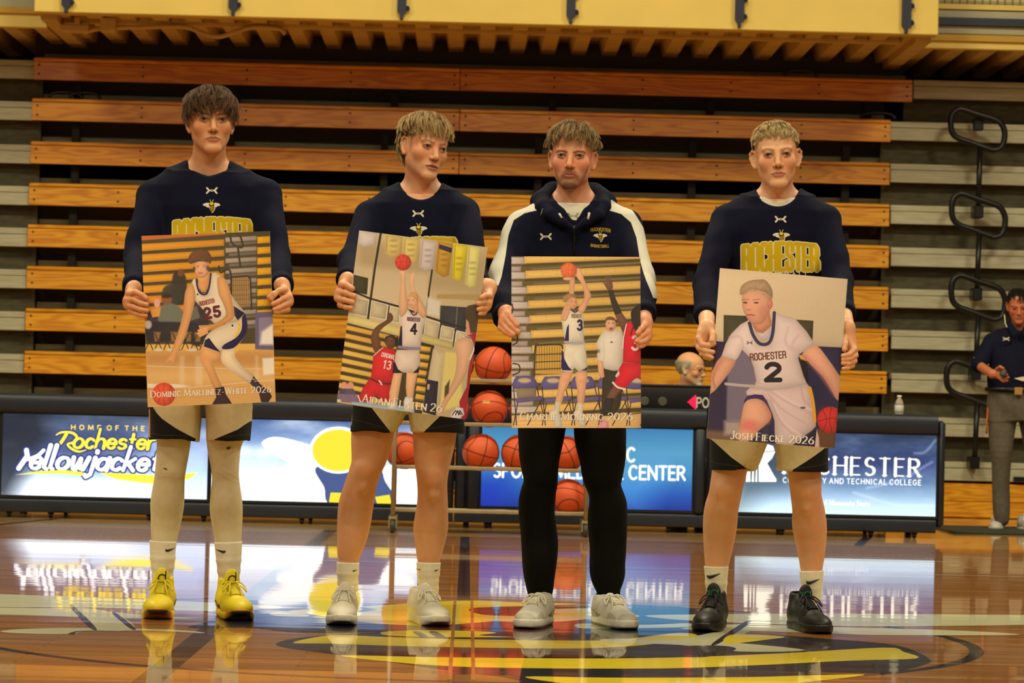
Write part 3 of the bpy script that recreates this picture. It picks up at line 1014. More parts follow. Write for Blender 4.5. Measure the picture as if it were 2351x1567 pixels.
# ================================================================== SCORER'S TABLES, BALL RACK
def PX(p):
    d = np.asarray(p, float) - [0, 0, CAM_H]
    z = d @ CF
    return np.array([1175.5 + CAM_F * (d @ CR) / z, 783.5 - CAM_F * (d @ CU) / z])


GL['c'] = (.4, [_arc(.22, .25, .2, .25, 40, 320, 10)])
GL['h'] = (.42, [[(0, 0), (.04, 1)], [(0, .3)] + _arc(.21, .3, .2, .2, 160, 0, 7) + [(.41, 0)]])
GL['r'] = (.3, [[(0, 0), (0, .5)], [(0, .32), (.12, .48), (.28, .5)]])
GL['l'] = (.12, [[(0.02, 1), (0, .08), (.12, 0)]])
GL['w'] = (.62, [[(0, .5), (.06, .02), (.2, .02), (.3, .45), (.38, .02), (.5, .02), (.62, .5)]])
GL['j'] = (.14, [[(.12, .5), (.1, -.2), (-.05, -.3), (-.12, -.22)], [(.13, .74), (.13, .78)]])
GL['k'] = (.4, [[(0, 0), (.04, 1)], [(.36, .5), (.02, .22)], [(.12, .3), (.4, 0)]])
YT = 19.0
ZP0, ZP1 = .150, .70
M_pad = mat('pad_navy_vinyl', (27, 33, 44), .42, .12, 6, bump=.1, bscale=60)
M_bez = mat('screen_bezel', (18, 20, 24), .4)


def screen_mat(name, img, st=1.0):
    m = bpy.data.materials.new(name)
    m.use_nodes = True
    nt = m.node_tree
    b = nt.nodes['Principled BSDF']
    t = nt.nodes.new('ShaderNodeTexImage'); t.image = img; t.extension = 'EXTEND'
    b.inputs['Base Color'].default_value = (.01, .01, .01, 1)
    setin(b, 'Roughness', .25)
    nt.links.new(t.outputs[0], b.inputs['Emission Color'])
    setin(b, 'Emission Strength', st)
    return m


def screen_canvas(xa, xb, y=YT, z0=ZP0, z1=ZP1, res=2.4):
    a, b, c = PX((xa, y, z0)), PX((xb, y, z0)), PX((xa, y, z1))
    w, h = int((xb - xa) * 343 * res), int((z1 - z0) * 343 * res)
    return Canvas(w, h, affine([a, b, c], [(0, 0), (w, 0), (0, h)]))


def quad_uv(name, xa, xb, y, z0, z1, m, parent):
    return mesh_np(name, [(xa, y, z0), (xb, y, z0), (xb, y, z1), (xa, y, z1)], [(0, 1, 2, 3)], [m], parent, False, uv=[(0, 0), (1, 0), (1, 1), (0, 1)])


def crp(ox, oy, k):
    return lambda pts: [(ox + x / k, oy + y / k) for x, y in pts]


X = lambda px: W(px, 1050, YT)[0]
NAVYB = (44, 60, 118)
# --- screen 1
c1 = screen_canvas(X(5), X(477))
c1.vgrad([(0, (236, 244, 255)), (.16, (226, 238, 255)), (.32, (140, 164, 204)), (.55, (64, 76, 118)), (.85, (56, 74, 110)), (1, (36, 50, 72))])
c1.clouds((255, 255, 255), .55, 5, 3, 2.2)
c1.poly([(-20, 930), (95, 930), (120, 1000), (70, 1060), (50, 1100), (20, 1150), (-20, 1150)], (26, 34, 44), .8, 26)
c1.poly([(330, 1000), (500, 1000), (500, 1160), (300, 1160), (340, 1080)], (190, 212, 246), .75, 40)
text_fit(c1, 'HOME OF THE', (164, 985), (331, 988), 10, .2, (250, 214, 74), gap=.85)
q = crp(0, 880, 3.918)
for col, dw, da in ((NAVYB, 7, 1), ((252, 226, 60), 0, 1)):
    c1.line(q([(505, 462), (545, 441), (605, 436), (662, 449), (692, 485), (668, 526), (608, 546), (648, 588), (710, 612), (776, 596)]), [2.5 + dw, 4.5 + dw, 5 + dw, 6 + dw, 6 + dw, 5 + dw, 4.5 + dw, 5.5 + dw, 4.5 + dw, 1.6 + dw], col, da, .4, 6)
    c1.line(q([(598, 452), (552, 525), (496, 582)]), 7.5 + dw, col, da, .4, 5)
    text(c1, 'ochester', q([(655, 578)])[0], (46, .8), (10, -44), .165 + dw / 50, col, gap=.13, thin=.10 + dw / 50)
for col, dw in ((NAVYB, 8), ((255, 255, 255), 0)):
    c1.line(q([(238, 600), (246, 650), (168, 762)]), 11 + dw, col, 1, .4)
    c1.line(q([(392, 600), (335, 650), (246, 682)]), 8 + dw, col, 1, .4, 4)
    text(c1, 'ellowjackets', q([(262, 765)])[0], (57, 1.0), (16, -54), .185 + dw / 60, col, gap=.13, thin=.11 + dw / 60)
c1.poly(q([(135, 822), (330, 788), (560, 778), (740, 795), (760, 828), (560, 812), (330, 808)]), (250, 226, 70), 1, .5)
c1.poly(q([(890, 800), (1150, 810), (1500, 830), (1780, 800), (1720, 850), (1480, 905), (1300, 895), (1050, 860)]), (250, 232, 70), 1, .5)
# --- screen 2: rounded emblem shapes on a pale sky
c2 = screen_canvas(X(487), X(965))
c2.vgrad([(0, (232, 244, 255)), (.2, (240, 248, 255)), (.5, (150, 178, 212)), (.8, (96, 124, 168)), (1, (62, 86, 130))])
c2.clouds((255, 255, 255), .8, 5, 9, 1.8)
q = crp(560, 900, 3.918)
WH, YE, BL = (250, 250, 246), (216, 196, 56), (66, 84, 128)
c2.poly(q([(160, 455), (230, 408), (330, 405), (500, 445), (640, 500), (660, 590), (560, 625), (420, 632), (300, 575), (210, 520)]), WH, 1, .6, 5)
c2.poly(q([(310, 690), (380, 650), (520, 628), (650, 640), (660, 720), (560, 752), (440, 756), (350, 735)]), WH, 1, .6, 5)
c2.poly(q([(1200, 690), (1400, 650), (1560, 700), (1480, 770), (1300, 770)]), WH, 1, .6, 5)
c2.poly(q([(620, 720), (720, 640), (1200, 640), (1300, 800), (1400, 1010), (780, 1010), (690, 850)]), (250, 250, 250), 1, .6, 5)
c2.poly(q([(640, 700), (740, 660), (1180, 660), (1270, 800), (1350, 1020), (800, 1020), (720, 850)]), BL, 1, .6, 5)
c2.ell(*q([(850, 520)])[0], 66, 54, WH, 1, .6)
c2.ell(*q([(850, 522)])[0], 60, 48, YE, 1, .6)
c2.poly(q([(780, 900), (900, 905), (1000, 1010), (760, 1010)]), YE, 1, .5)
c2.poly(q([(1180, 940), (1310, 920), (1330, 1010), (1200, 1015)]), YE, 1, .5)
c2.ell(*q([(540, 945)])[0], 16, 15, WH, 1, .6)
# --- screen 3
c3 = screen_canvas(X(1106), X(1590))
c3.vgrad([(0, (22, 58, 146)), (.2, (34, 94, 172)), (.45, (76, 144, 188)), (.7, (88, 154, 190)), (1, (62, 126, 170))])
c3.poly([(1080, 1085), (1180, 1085), (1140, 1200), (1080, 1200)], (20, 56, 180), .6, 30)
c3.poly([(1300, 1080), (1520, 1080), (1480, 1190), (1340, 1170)], (120, 206, 250), .35, 40)
text_fit(c3, 'MAYO CLINIC', (1252, 1056), (1457, 1059), 31, .19, (255, 255, 250), gap=.24)
text_fit(c3, 'SPORTS MEDICINE CENTER', (1134, 1094), (1572, 1101), 30, .185, (255, 255, 250), gap=.26)
# --- screen 4
c4 = screen_canvas(X(1692), X(2150))
c4.vgrad([(0, (214, 240, 244)), (.12, (190, 216, 236)), (.4, (92, 122, 156)), (.62, (50, 64, 112)), (.85, (40, 62, 96)), (1, (34, 48, 72))])
c4.clouds((190, 214, 244), .5, 6, 21, 2.4)
c4.poly([(1690, 990), (1790, 985), (1830, 1110), (1760, 1130), (1690, 1180)], (70, 84, 84), .55, 30)
for a, b in (((1990, 1120), (2140, 1060)), ((1960, 1130), (2148, 1160)), ((2100, 1040), (2148, 1010))):
    c4.line([a, ((a[0] + b[0]) / 2, (a[1] + b[1]) / 2 + 12), b], 3, (220, 236, 255), .5, 4, 6)
q = crp(1560, 860, 3.673)
CRM = (255, 252, 236)
c4.poly(q([(600, 600), (735, 582), (790, 600), (806, 650), (780, 705), (740, 745), (795, 845), (818, 880), (816, 902), (668, 902), (668, 760), (700, 690), (640, 690)]), CRM, 1, .5)
for x0, x1 in ((560, 598), (608, 628), (638, 656)):
    c4.poly(q([(x0, 902), (x1, 902), (x1, 720), (x0 + 10, 740)]), CRM, 1, .4)
c4.line(q([(690, 640), (740, 650), (800, 640)]), 1.6, (60, 72, 100), .9, .4)
text_fit(c4, 'ROCHESTER', (1800, 1085), (2111, 1093), 39, .18, CRM, gap=.32, thin=.075, serif=.11)
text_fit(c4, 'COMMUNITY AND TECHNICAL COLLEGE', (1798, 1107), (2114, 1113), 11.5, .17, (250, 250, 246), gap=.4)
text_fit(c4, 'of Minnesota State', (1888, 1158), (1996, 1161), 12, .16, (236, 246, 250), gap=.22)
SCR = []
for nm, c, st in (('screen_one', c1, 2.1), ('screen_two', c2, 2.1), ('screen_three', c3, 1.6), ('screen_four', c4, 1.8)):
    c.a[..., :3] = np.clip(c.a[..., :3], 0, 1) ** 1.14
    c.noise(.02)
    SCR.append(screen_mat(nm, c.image(nm), st))


def rounded_x(mb, x0, x1, y0, y1, z0, z1, r=.03, n=5):
    """bolster along X with rounded long edges"""
    pr = []
    for cx, cz, a0 in ((y0 + r, z1 - r, 180), (y1 - r, z1 - r, 90), (y1 - r, z0 + r, 0), (y0 + r, z0 + r, -90)):
        for k in range(n):
            a = math.radians(a0 - 90 * k / (n - 1))
            pr.append((cx + r * math.cos(a), cz + r * math.sin(a)))
    mb.prism([(x0, p[0], p[1]) for p in pr], 0, (x1 - x0, 0, 0))


def caster(name, x, y, parent, mt, r=.024):
    m = MB()
    m.lathe((x, y, r), [(r * .7, -.014), (r, -.009), (r, .009), (r * .7, .014)], 14, axis='x')
    m.box((x - .02, y - .014, r + .004), (x - .016, y + .014, r * 2 + .012)); m.box((x + .016, y - .014, r + .004), (x + .02, y + .014, r * 2 + .012))
    m.prism([(x - .034, y - .02, .062), (x - .02, y - .02, r * 2 + .004), (x + .02, y - .02, r * 2 + .004), (x + .034, y - .02, .062)], 0, (0, .04, 0))
    return m.build(name, mt, parent)


def table(label, xa, xb, screens, sidepads, casters):
    r_ = empty('scorer_table', ((xa + xb) / 2, YT + .3, 0))
    tag(r_, label, 'table', 'padded screen tables along the sideline')
    m = MB(); rounded_x(m, xa, xb, YT - .035, YT + .13, ZP1 - .006, .829, .045); m.build('top_pad', M_pad, r_, angle=.9)
    m = MB(); rounded_x(m, xa, xb, YT - .012, YT + .10, .038, ZP0 - .024, .014); m.build('bottom_rail', M_pad, r_, angle=.9)
    m = MB(); m.box((xa, YT + .012, ZP0 - .03), (xb, YT + .09, ZP1 + .01)); m.build('screen_housing', M_bez, r_)
    m = MB(); m.box((xa + .01, YT + .131, .735), (xb - .01, YT + .72, .765), bev=.004); m.build('table_top', M_bez, r_)
    for x in (xa + .08, xb - .08):
        m = MB(); m.box((x - .02, YT + .64, 0), (x + .02, YT + .69, .734)); m.build('leg', M_blk, r_)
    for (sa, sb, sm) in screens:
        quad_uv('screen', sa, sb, YT + .0, ZP0, ZP1, sm, r_)
        m = MB(); e = .012
        m.box((sa - e, YT - .006, ZP0 - .018), (sb + e, YT + .011, ZP0)); m.box((sa - e, YT - .006, ZP1 - .010), (sb + e, YT + .011, ZP1 - .004))
        m.box((sa - e, YT - .006, ZP0), (sa, YT + .011, ZP1)); m.box((sb, YT - .006, ZP0), (sb + e, YT + .011, ZP1))
        m.build('screen_frame', M_bez, r_)
    for pa, pb in sidepads:
        m = MB(); rr = min(.03, (pb - pa) / 2 - .002)
        m.box((pa, YT - .028, ZP0 - .02), (pb, YT + .011, ZP1 + .003), bev=rr if rr < .018 else .018); m.build('side_pad', M_pad, r_, angle=.9)
    for cx in casters:
        caster('caster', X(cx), YT + .05, r_, M_blk)
        caster('caster', X(cx) + .03, YT + .55, r_, M_blk)
    return r_


table('long padded scorer table at the left, lit with yellow script and pale blue emblem screens', X(-6), X(1043),
      [(X(5), X(477), SCR[0]), (X(487), X(965), SCR[1])], [(X(968), X(1042))], (22, 118, 345, 470, 696, 985))
table('middle scorer table with the plain bright blue sports centre screen', X(1046), X(1620), [(X(1106), X(1590), SCR[2])], [(X(1047), X(1070)), (X(1073), X(1102)), (X(1594), X(1620))], (1120, 1430, 1540))
tC = table('right scorer table with the navy college screen and a padded end', X(1624), X(2151), [(X(1692), X(2150), SCR[3])], [(X(1626), X(1688))], (1800, 2005, 2105))
m = MB()
xe0, xe1 = X(2152), X(2170)
m.box((xe0, YT - .01, .075), (xe1, YT + .72, .79), bev=.022); m.build('end_pad', M_pad, tC, angle=.9)

# possession indicator on the middle table
bx0, bx1 = W(1452, 915, YT + .16)[0], W(1868, 915, YT + .16)[0]
zb0, zb1 = .766, W(1530, 886, YT + .16)[2]
pos = empty('possession_indicator', ((bx0 + bx1) / 2, YT + .25, zb0))
tag(pos, 'black possession arrow box with a lit red arrow on the scorer table', 'scoreboard')
m = MB(); rounded_x(m, bx0, bx1, YT + .16, YT + .32, zb0, zb1, .012, 4); m.build('housing', mat('indicator_black', (12, 12, 13), .35), pos, angle=.9)
m = MB(); m.box((bx0 - .002, YT + .15, zb1 - .006), (bx1 + .002, YT + .325, zb1 + .012), bev=.007); m.build('top_cap', M_pad, pos)
M_red = bpy.data.materials.new('red_leds'); M_red.use_nodes = True
b_ = M_red.node_tree.nodes['Principled BSDF']; b_.inputs['Base Color'].default_value = lin((120, 0, 20)); b_.inputs['Emission Color'].default_value = lin((255, 24, 70)); setin(b_, 'Emission Strength', 2.0)
YI = YT + .158
m = MB()
for i in range(5):
    for j in range(9):
        u, v = i / 4, (j - 4) / 4
        if abs(v) <= u + .01:
            c = W(1580.5 + 16 * u, 922.5 + 14.5 * v + .4 * u, YI)
            m.lathe(c, [(.006, .0015), (.006, -.0015), (.003, -.004)], 6, axis='y')
o = m.build('arrow_lights', M_red, pos); o['kind'] = 'stuff'
for px_ in (1480, 1521, 1804, 1845):
    c = W(px_, 921 + (px_ - 1500) * .024, YI)
    m = MB(); m.lathe(c, [(.031, .004), (.031, -.002), (.026, -.006)], 18, axis='y'); m.build('dark_lamp', mat('unlit_lamp', (74, 74, 60), .6, .15, 90), pos)
cv = Canvas(300, 44, affine([PX((W(1598, 923, YI)[0], YI, W(1598, 938, YI)[2])), PX((W(1730, 923, YI)[0], YI, W(1598, 938, YI)[2])), PX((W(1598, 923, YI)[0], YI, W(1598, 908, YI)[2]))], [(0, 0), (300, 0), (0, 44)]), (12, 12, 13))
text_fit(cv, 'POSSESSION', (1600, 934), (1727, 937), 21, .17, (206, 204, 188), gap=.2)
lm = mat('printed_word', (12, 12, 13), .5); add_print(lm, cv.image('possession_word'))
quad_uv('printed_word', W(1598, 923, YI)[0], W(1730, 923, YI)[0], YI - .0005, W(1598, 938, YI)[2], W(1598, 908, YI)[2], lm, pos)

# water bottle
M_pet = bpy.data.materials.new('clear_plastic'); M_pet.use_nodes = True
b_ = M_pet.node_tree.nodes['Principled BSDF']
b_.inputs['Base Color'].default_value = (.92, .93, .88, 1); setin(b_, 'Roughness', .08); setin(b_, 'Transmission Weight', .75); setin(b_, 'IOR', 1.2)
bc = W(2065, 907, YT + .3)
zb = .766
bot = empty('water_bottle', (bc[0], bc[1], zb))
tag(bot, 'clear plastic water bottle with white label on the right scorer table', 'bottle')
hh = bc[2] - zb
m = MB(); m.lathe((bc[0], bc[1], zb), [(.024, 0), (.031, .006), (.031, hh * .3), (.028, hh * .36), (.031, hh * .42), (.031, hh * .66), (.024, hh * .8), (.012, hh * .9), (.012, hh * .95)], 20); m.build('bottle_body', M_pet, bot, True)
m = MB(); m.lathe((bc[0], bc[1], zb), [(.0316, hh * .42), (.0322, hh * .425), (.0322, hh * .635), (.0316, hh * .64)], 20); m.build('paper_label', mat('bottle_label', (206, 204, 190), .6), bot, True)
m = MB(); m.lathe((bc[0], bc[1], zb), [(.0145, hh * .93), (.0150, hh * .935), (.0150, hh * .995), (.013, hh)], 16); m.build('cap', mat('white_cap', (220, 216, 200), .5), bot, True)

# ------------------------------------------------------------------ ball rack
YR = 18.15
M_rack = mat('rack_metal', (150, 136, 104), .45, .1, 20, metal=.3)
rk = empty('ball_rack', (W(1125, 1100, YR)[0], YR, 0))
tag(rk, 'rolling metal ball rack holding basketballs in front of the scorer tables', 'rack')
xl_, xr_ = W(905, 1100, YR)[0], W(1345, 1100, YR)[0]
RB = .119
rows = [W(1129, 838, YR)[2], W(1122, 938, YR)[2], W(1105, 1038, YR)[2], W(1308, 1141, YR)[2]]
for x in (xl_, xr_):
    for dy in (-.13, .13):
        m = MB(); m.tube([(x, YR + dy, .10), (x, YR + dy, rows[0] + .0)], .014, 8); m.build('upright', M_rack, rk, True)
for z in rows:
    for dy in (-.085, .085):
        m = MB(); zz = z - math.sqrt((RB + .012) ** 2 - .085 ** 2)
        m.box((xl_, YR + dy - .012, zz - .014), (xr_, YR + dy + .012, zz + .010), bev=.004); m.build('shelf_rail', M_rack, rk)
    for x in (xl_, xr_):
        m = MB(); zz = z - math.sqrt((RB + .012) ** 2 - .085 ** 2)
        m.box((x - .01, YR - .13, zz - .012), (x + .01, YR + .13, zz + .008)); m.build('cross_bar', M_rack, rk)
for x in (xl_, xr_):
    for dy in (-.13, .13):
        m = MB(); r = .042
        m.lathe((x, YR + dy, r), [(r * .75, -.016), (r, -.01), (r, .01), (r * .75, .016)], 18, axis='x')
        o = m.build('caster', mat('caster_rubber', (50, 52, 44), .6), rk, angle=.7)
        m = MB(); m.box((x - .026, YR + dy - .016, r - .01), (x - .019, YR + dy + .016, .098)); m.box((x + .019, YR + dy - .016, r - .01), (x + .026, YR + dy + .016, .098)); m.box((x - .026, YR + dy - .02, .088), (x + .026, YR + dy + .02, .104))
        m.build('caster_fork', M_rack, o)
M_ball = mat('ball_orange', (190, 74, 34), .55, .16, 8, bump=.35, bscale=260, c2=(206, 86, 40))
M_seam = mat('ball_seam', (60, 22, 14), .7)
M_gold = mat('gold_print', (196, 150, 60), .5)


def ball_mesh():
    bm = bmesh.new(); bmesh.ops.create_uvsphere(bm, u_segments=40, v_segments=24, radius=RB)
    me = bpy.data.meshes.new('basketball'); bm.to_mesh(me); bm.free()
    me.polygons.foreach_set('use_smooth', np.ones(len(me.polygons), bool))
    me.materials.append(M_ball)
    mb = MB(); tt = np.linspace(0, 2 * np.pi, 49)[:-1]; R1 = RB - .0006
    mb.tube(np.c_[R1 * np.cos(tt), R1 * np.sin(tt), 0 * tt], .0028, 5, closed=True)
    mb.tube(np.c_[R1 * np.cos(tt), 0 * tt, R1 * np.sin(tt)], .0028, 5, closed=True)
    for s in (-1, 1):
        y = s * (RB * .66 + .0 * tt) ; a = .30 * np.cos(2 * tt)
        P = np.c_[np.cos(tt), s * (.68 + .18 * np.cos(2 * tt)), np.sin(tt) * 1.0]
        P[:, [0, 2]] *= np.sqrt(np.maximum(.02, 1 - P[:, 1] ** 2))[:, None]
        P = P / np.linalg.norm(P, axis=1)[:, None] * R1
        mb.tube(P, .0028, 5, closed=True)
    me2 = bpy.data.meshes.new('seams'); me2.from_pydata(mb.V, [], mb.F); me2.polygons.foreach_set('use_smooth', np.ones(len(me2.polygons), bool)); me2.materials.append(M_seam)
    return me, me2


BM, BS = ball_mesh()
place = ['top shelf, left of the one seen between the posters', 'top shelf, fully seen between the second and third posters', 'top shelf, behind the right poster edge',
         'second shelf, mostly behind the second poster', 'second shelf, with a gold printed patch', 'second shelf, its edge beside the third poster',
         'third shelf, leftmost, between the bare legs', 'third shelf, left of the black trousers', 'third shelf, beside the black trouser leg', 'third shelf, between the two black trouser legs', 'bottom shelf, alone between the black trouser legs']
B = [(1041, 0), (1129, 0), (1217, 0), (1034, 1), (1122, 1), (1211, 1), (928, 2), (1105, 2), (1194, 2), (1300, 2), (1308, 3)]
ROT = [(0, .3, 1), (.3, -.25, 1.2), (1, 0, 0), (.2, 1.4, .4), (1.2, .2, .5), (0, .4, .5), (.5, -.5, .2), (.25, -.15, 1.75), (.3, .25, 1.3), (.6, 1.0, .9), (1.15, .35, .3)]
for i, ((px_, row), ro_) in enumerate(zip(B, ROT)):
    o = bpy.data.objects.new('basketball', BM); COL.objects.link(o)
    o.location = (W(px_, 1000, YR)[0], YR, rows[row]); o.rotation_euler = ro_
    tag(o, 'orange basketball on the rack\'s ' + place[i], 'basketball', 'basketballs on the rack')
    s_ = bpy.data.objects.new('seams', BS); COL.objects.link(s_); s_.parent = o
    if i == 4:
        bm = bmesh.new(); bmesh.ops.create_grid(bm, x_segments=8, y_segments=4, size=.5)
        for v in bm.verts:
            a, e = v.co.x * .42 - .2, v.co.y * .17 + .36
            R1 = RB + .0012
            v.co = (R1 * math.sin(a) * math.cos(e), -R1 * math.cos(a) * math.cos(e), R1 * math.sin(e))
        me = bpy.data.meshes.new('gold_patch'); bm.to_mesh(me); bm.free(); me.materials.append(M_gold)
        g_ = bpy.data.objects.new('gold_patch', me); COL.objects.link(g_); g_.parent = o
        inv = Matrix(o.rotation_euler.to_matrix()).inverted()
        for v in me.vertices: v.co = inv @ v.co

# rubber mat under the man at the right
a = WF(2190, 1224)
m = MB(); m.box((a[0], a[1], .001), (a[0] + 2.0, a[1] + 1.15, .016), bev=.005)
tag(m.build('floor_mat', mat('dark_green_mat', (48, 56, 44), .5, .1, 20)), 'thin dark green mat on the floor under the man with the microphone', 'mat')
# ================================================================== FIGURES: smooth bodies from blended volumes
class Grid:
    """signed-distance volume in a local frame (M: local -> world); surface taken by surface nets"""
    def __init__(s, lo, hi, h, M=None):
        s.lo = np.asarray(lo, float); s.h = h
        s.n = np.ceil((np.asarray(hi, float) - s.lo) / h).astype(int) + 1
        s.D = np.full(tuple(s.n), .06, np.float32)
        s.ax = [(s.lo[i] + h * np.arange(s.n[i])).astype(np.float32) for i in range(3)]
        s.M = M

    def loc(s, p):
        if s.M is None: return np.asarray(p, float)
        R, c, k = s.M
        return R.T @ (np.asarray(p, float) - c) / k

    def ks(s): return 1.0 if s.M is None else s.M[2]

    def box(s, lo, hi):
        a = np.clip(np.floor((np.asarray(lo) - s.lo) / s.h).astype(int), 0, s.n)
        b = np.clip(np.ceil((np.asarray(hi) - s.lo) / s.h).astype(int) + 1, 0, s.n)
        if np.any(b <= a): return None
        sl = tuple(slice(a[i], b[i]) for i in range(3))
        return sl, s.ax[0][a[0]:b[0], None, None], s.ax[1][None, a[1]:b[1], None], s.ax[2][None, None, a[2]:b[2]]

    def put(s, sl, d, k, mode):
        A = s.D[sl]
        d = d.astype(np.float32)
        if mode == 'u':
            h = np.clip(.5 + .5 * (A - d) / k, 0, 1)
            s.D[sl] = A * (1 - h) + d * h - k * h * (1 - h)
        elif mode == 's':
            h = np.clip(.5 - .5 * (A + d) / k, 0, 1)
            s.D[sl] = A * (1 - h) - d * h + k * h * (1 - h)

    def cap(s, a, b, ra, rb=None, k=.01, mode='u', world=False):
        rb = ra if rb is None else rb
        if world:
            a, b = s.loc(a), s.loc(b); ra, rb, k = ra / s.ks(), rb / s.ks(), k / s.ks()
        a, b = np.asarray(a, float), np.asarray(b, float)
        pad = max(ra, rb) + 2 * k + .012
        q = s.box(np.minimum(a, b) - pad, np.maximum(a, b) + pad)
        if q is None: return
        sl, x, y, z = q
        d = b - a; L = d @ d + 1e-12
        t = np.clip(((x - a[0]) * d[0] + (y - a[1]) * d[1] + (z - a[2]) * d[2]) / L, 0, 1)
        r = np.sqrt((x - a[0] - t * d[0]) ** 2 + (y - a[1] - t * d[1]) ** 2 + (z - a[2] - t * d[2]) ** 2)
        s.put(sl, r - (ra + (rb - ra) * t), k, mode)

    def chain(s, P, R, k=.01, mode='u', world=False):
        for i in range(len(P) - 1): s.cap(P[i], P[i + 1], R[i], R[i + 1], k, mode, world)

    def ell(s, c, r, k=.01, mode='u', rz=0.0):
        c, r = np.asarray(c, float), np.asarray(r, float)
        pad = r.max() + 2 * k + .012
        q = s.box(c - pad, c + pad)
        if q is None: return
        sl, x, y, z = q
        X, Y, Z = x - c[0], y - c[1], z - c[2]
        if rz:
            cc, ss = math.cos(rz), math.sin(rz)
            X, Y = X * cc + Y * ss, -X * ss + Y * cc
        k0 = np.sqrt((X / r[0]) ** 2 + (Y / r[1]) ** 2 + (Z / r[2]) ** 2) + 1e-6
        k1 = np.sqrt((X / r[0] ** 2) ** 2 + (Y / r[1] ** 2) ** 2 + (Z / r[2] ** 2) ** 2) + 1e-6
        s.put(sl, k0 * (k0 - 1) / k1, k, mode)

    def loft(s, rows, k=.02, mode='u', infl=0.0, p=2.0):
        """rows [(z, cx, cy, half width, half depth)] sorted by z; elliptical sections"""
        Rw = np.array(sorted(rows))
        z0, z1 = Rw[0, 0], Rw[-1, 0]
        m = Rw[:, 3:].max() + .05
        lo = [(Rw[:, 1] - m).min(), (Rw[:, 2] - m).min(), z0 - .05]; hi = [(Rw[:, 1] + m).max(), (Rw[:, 2] + m).max(), z1 + .05]
        q = s.box(lo, hi)
        if q is None: return
        sl, x, y, z = q
        zz = z.ravel()
        I = [np.interp(zz, Rw[:, 0], Rw[:, i])[None, None, :] for i in range(1, 5)]
        a, b = I[2] + infl, I[3] + infl
        u, v = np.abs(x - I[0]) / a, np.abs(y - I[1]) / b
        g = (u ** p + v ** p) ** (1 / p) + 1e-6
        gd = np.sqrt((u / a) ** 2 + (v / b) ** 2) / g + 1e-6
        d = np.clip((g - 1) / gd, -.06, .08)
        d = np.maximum(d, np.maximum(z0 - infl - z, z - z1 - infl))
        s.put(sl, d, k, mode)

    def clip(s, axis, val, keep_above=True):
        A = s.ax[axis].reshape([-1 if i == axis else 1 for i in range(3)])
        s.D = np.maximum(s.D, (val - A) if keep_above else (A - val)).astype(np.float32)

    def ripple(s, amp, f, seed=0, sl=None):
        """cloth folds: a sum of warped waves"""
        r = np.random.default_rng(seed)
        x, y, z = s.ax[0][:, None, None], s.ax[1][None, :, None], s.ax[2][None, None, :]
        t = np.zeros(s.D.shape, np.float32)
        for i in range(5):
            a = r.normal(0, 1, 3); a /= np.linalg.norm(a)
            b = r.normal(0, 1, 3); b /= np.linalg.norm(b)
            fr = f * r.uniform(.7, 1.5)
            ph = r.uniform(0, 6.28)
            u = a[0] * x + a[1] * y + a[2] * z
            w = b[0] * x + b[1] * y + b[2] * z
            t += np.sin(fr * u + 1.3 * np.sin(fr * .55 * w + ph)) / 5 ** .5
        s.D += (amp * np.sign(t) * np.abs(t) ** 1.3).astype(np.float32)

    def mesh(s):
        D = s.D
        D[0], D[-1], D[:, 0], D[:, -1], D[:, :, 0], D[:, :, -1] = .02, .02, .02, .02, .02, .02
        ins = D < 0
        c = np.zeros(tuple(s.n - 1), np.int8)
        for i in (0, 1):
            for j in (0, 1):
                for k in (0, 1):
                    c += ins[i:s.n[0] - 1 + i, j:s.n[1] - 1 + j, k:s.n[2] - 1 + k]
        act = (c > 0) & (c < 8)
        I = np.argwhere(act)
        idx = np.full(act.shape, -1, np.int32)
        idx[act] = np.arange(len(I))
        acc = np.zeros((len(I), 3)); cnt = np.zeros(len(I))
        cor = [(0, 0, 0), (1, 0, 0), (0, 1, 0), (1, 1, 0), (0, 0, 1), (1, 0, 1), (0, 1, 1), (1, 1, 1)]
        val = [D[I[:, 0] + a, I[:, 1] + b, I[:, 2] + e] for a, b, e in cor]
        for e0, e1 in ((0, 1), (2, 3), (4, 5), (6, 7), (0, 2), (1, 3), (4, 6), (5, 7), (0, 4), (1, 5), (2, 6), (3, 7)):
            u, v = val[e0], val[e1]
            m = (u < 0) != (v < 0)
            t = u[m] / (u[m] - v[m])
            p = np.array(cor[e0], float) + t[:, None] * (np.array(cor[e1], float) - cor[e0])
            acc[m] += p; cnt[m] += 1
        V = s.lo + (I + acc / cnt[:, None]) * s.h
        F = []
        n = s.n
        for ax in range(3):
            o1, o2 = [(1, 2), (2, 0), (0, 1)][ax]
            sl0 = [slice(0, n[i]) for i in range(3)]; sl1 = list(sl0)
            sl0[ax] = slice(0, n[ax] - 1); sl1[ax] = slice(1, n[ax])
            a, b = ins[tuple(sl0)], ins[tuple(sl1)]
            for flip in (0, 1):
                E = np.argwhere((a & ~b) if not flip else (~a & b))
                ok = (E[:, o1] > 0) & (E[:, o2] > 0) & (E[:, o1] < n[o1] - 1) & (E[:, o2] < n[o2] - 1)
                E = E[ok]
                def at(d1, d2):
                    Q = E.copy(); Q[:, o1] += d1; Q[:, o2] += d2
                    return idx[Q[:, 0], Q[:, 1], Q[:, 2]]
                q = np.stack([at(-1, -1), at(0, -1), at(0, 0), at(-1, 0)], 1)
                F.append(q if not flip else q[:, ::-1])
        F = np.vstack(F)
        F = F[(F >= 0).all(1)]
        L = V
        if s.M is not None:
            R, c0, k = s.M
            V = (V * k) @ R.T + c0
        return V, F, L


def join(parts):
    V, F, n = [], [], 0
    for v, f in parts:
        V.append(v); F.append(f + n); n += len(v)
    return np.vstack(V), np.vstack(F)


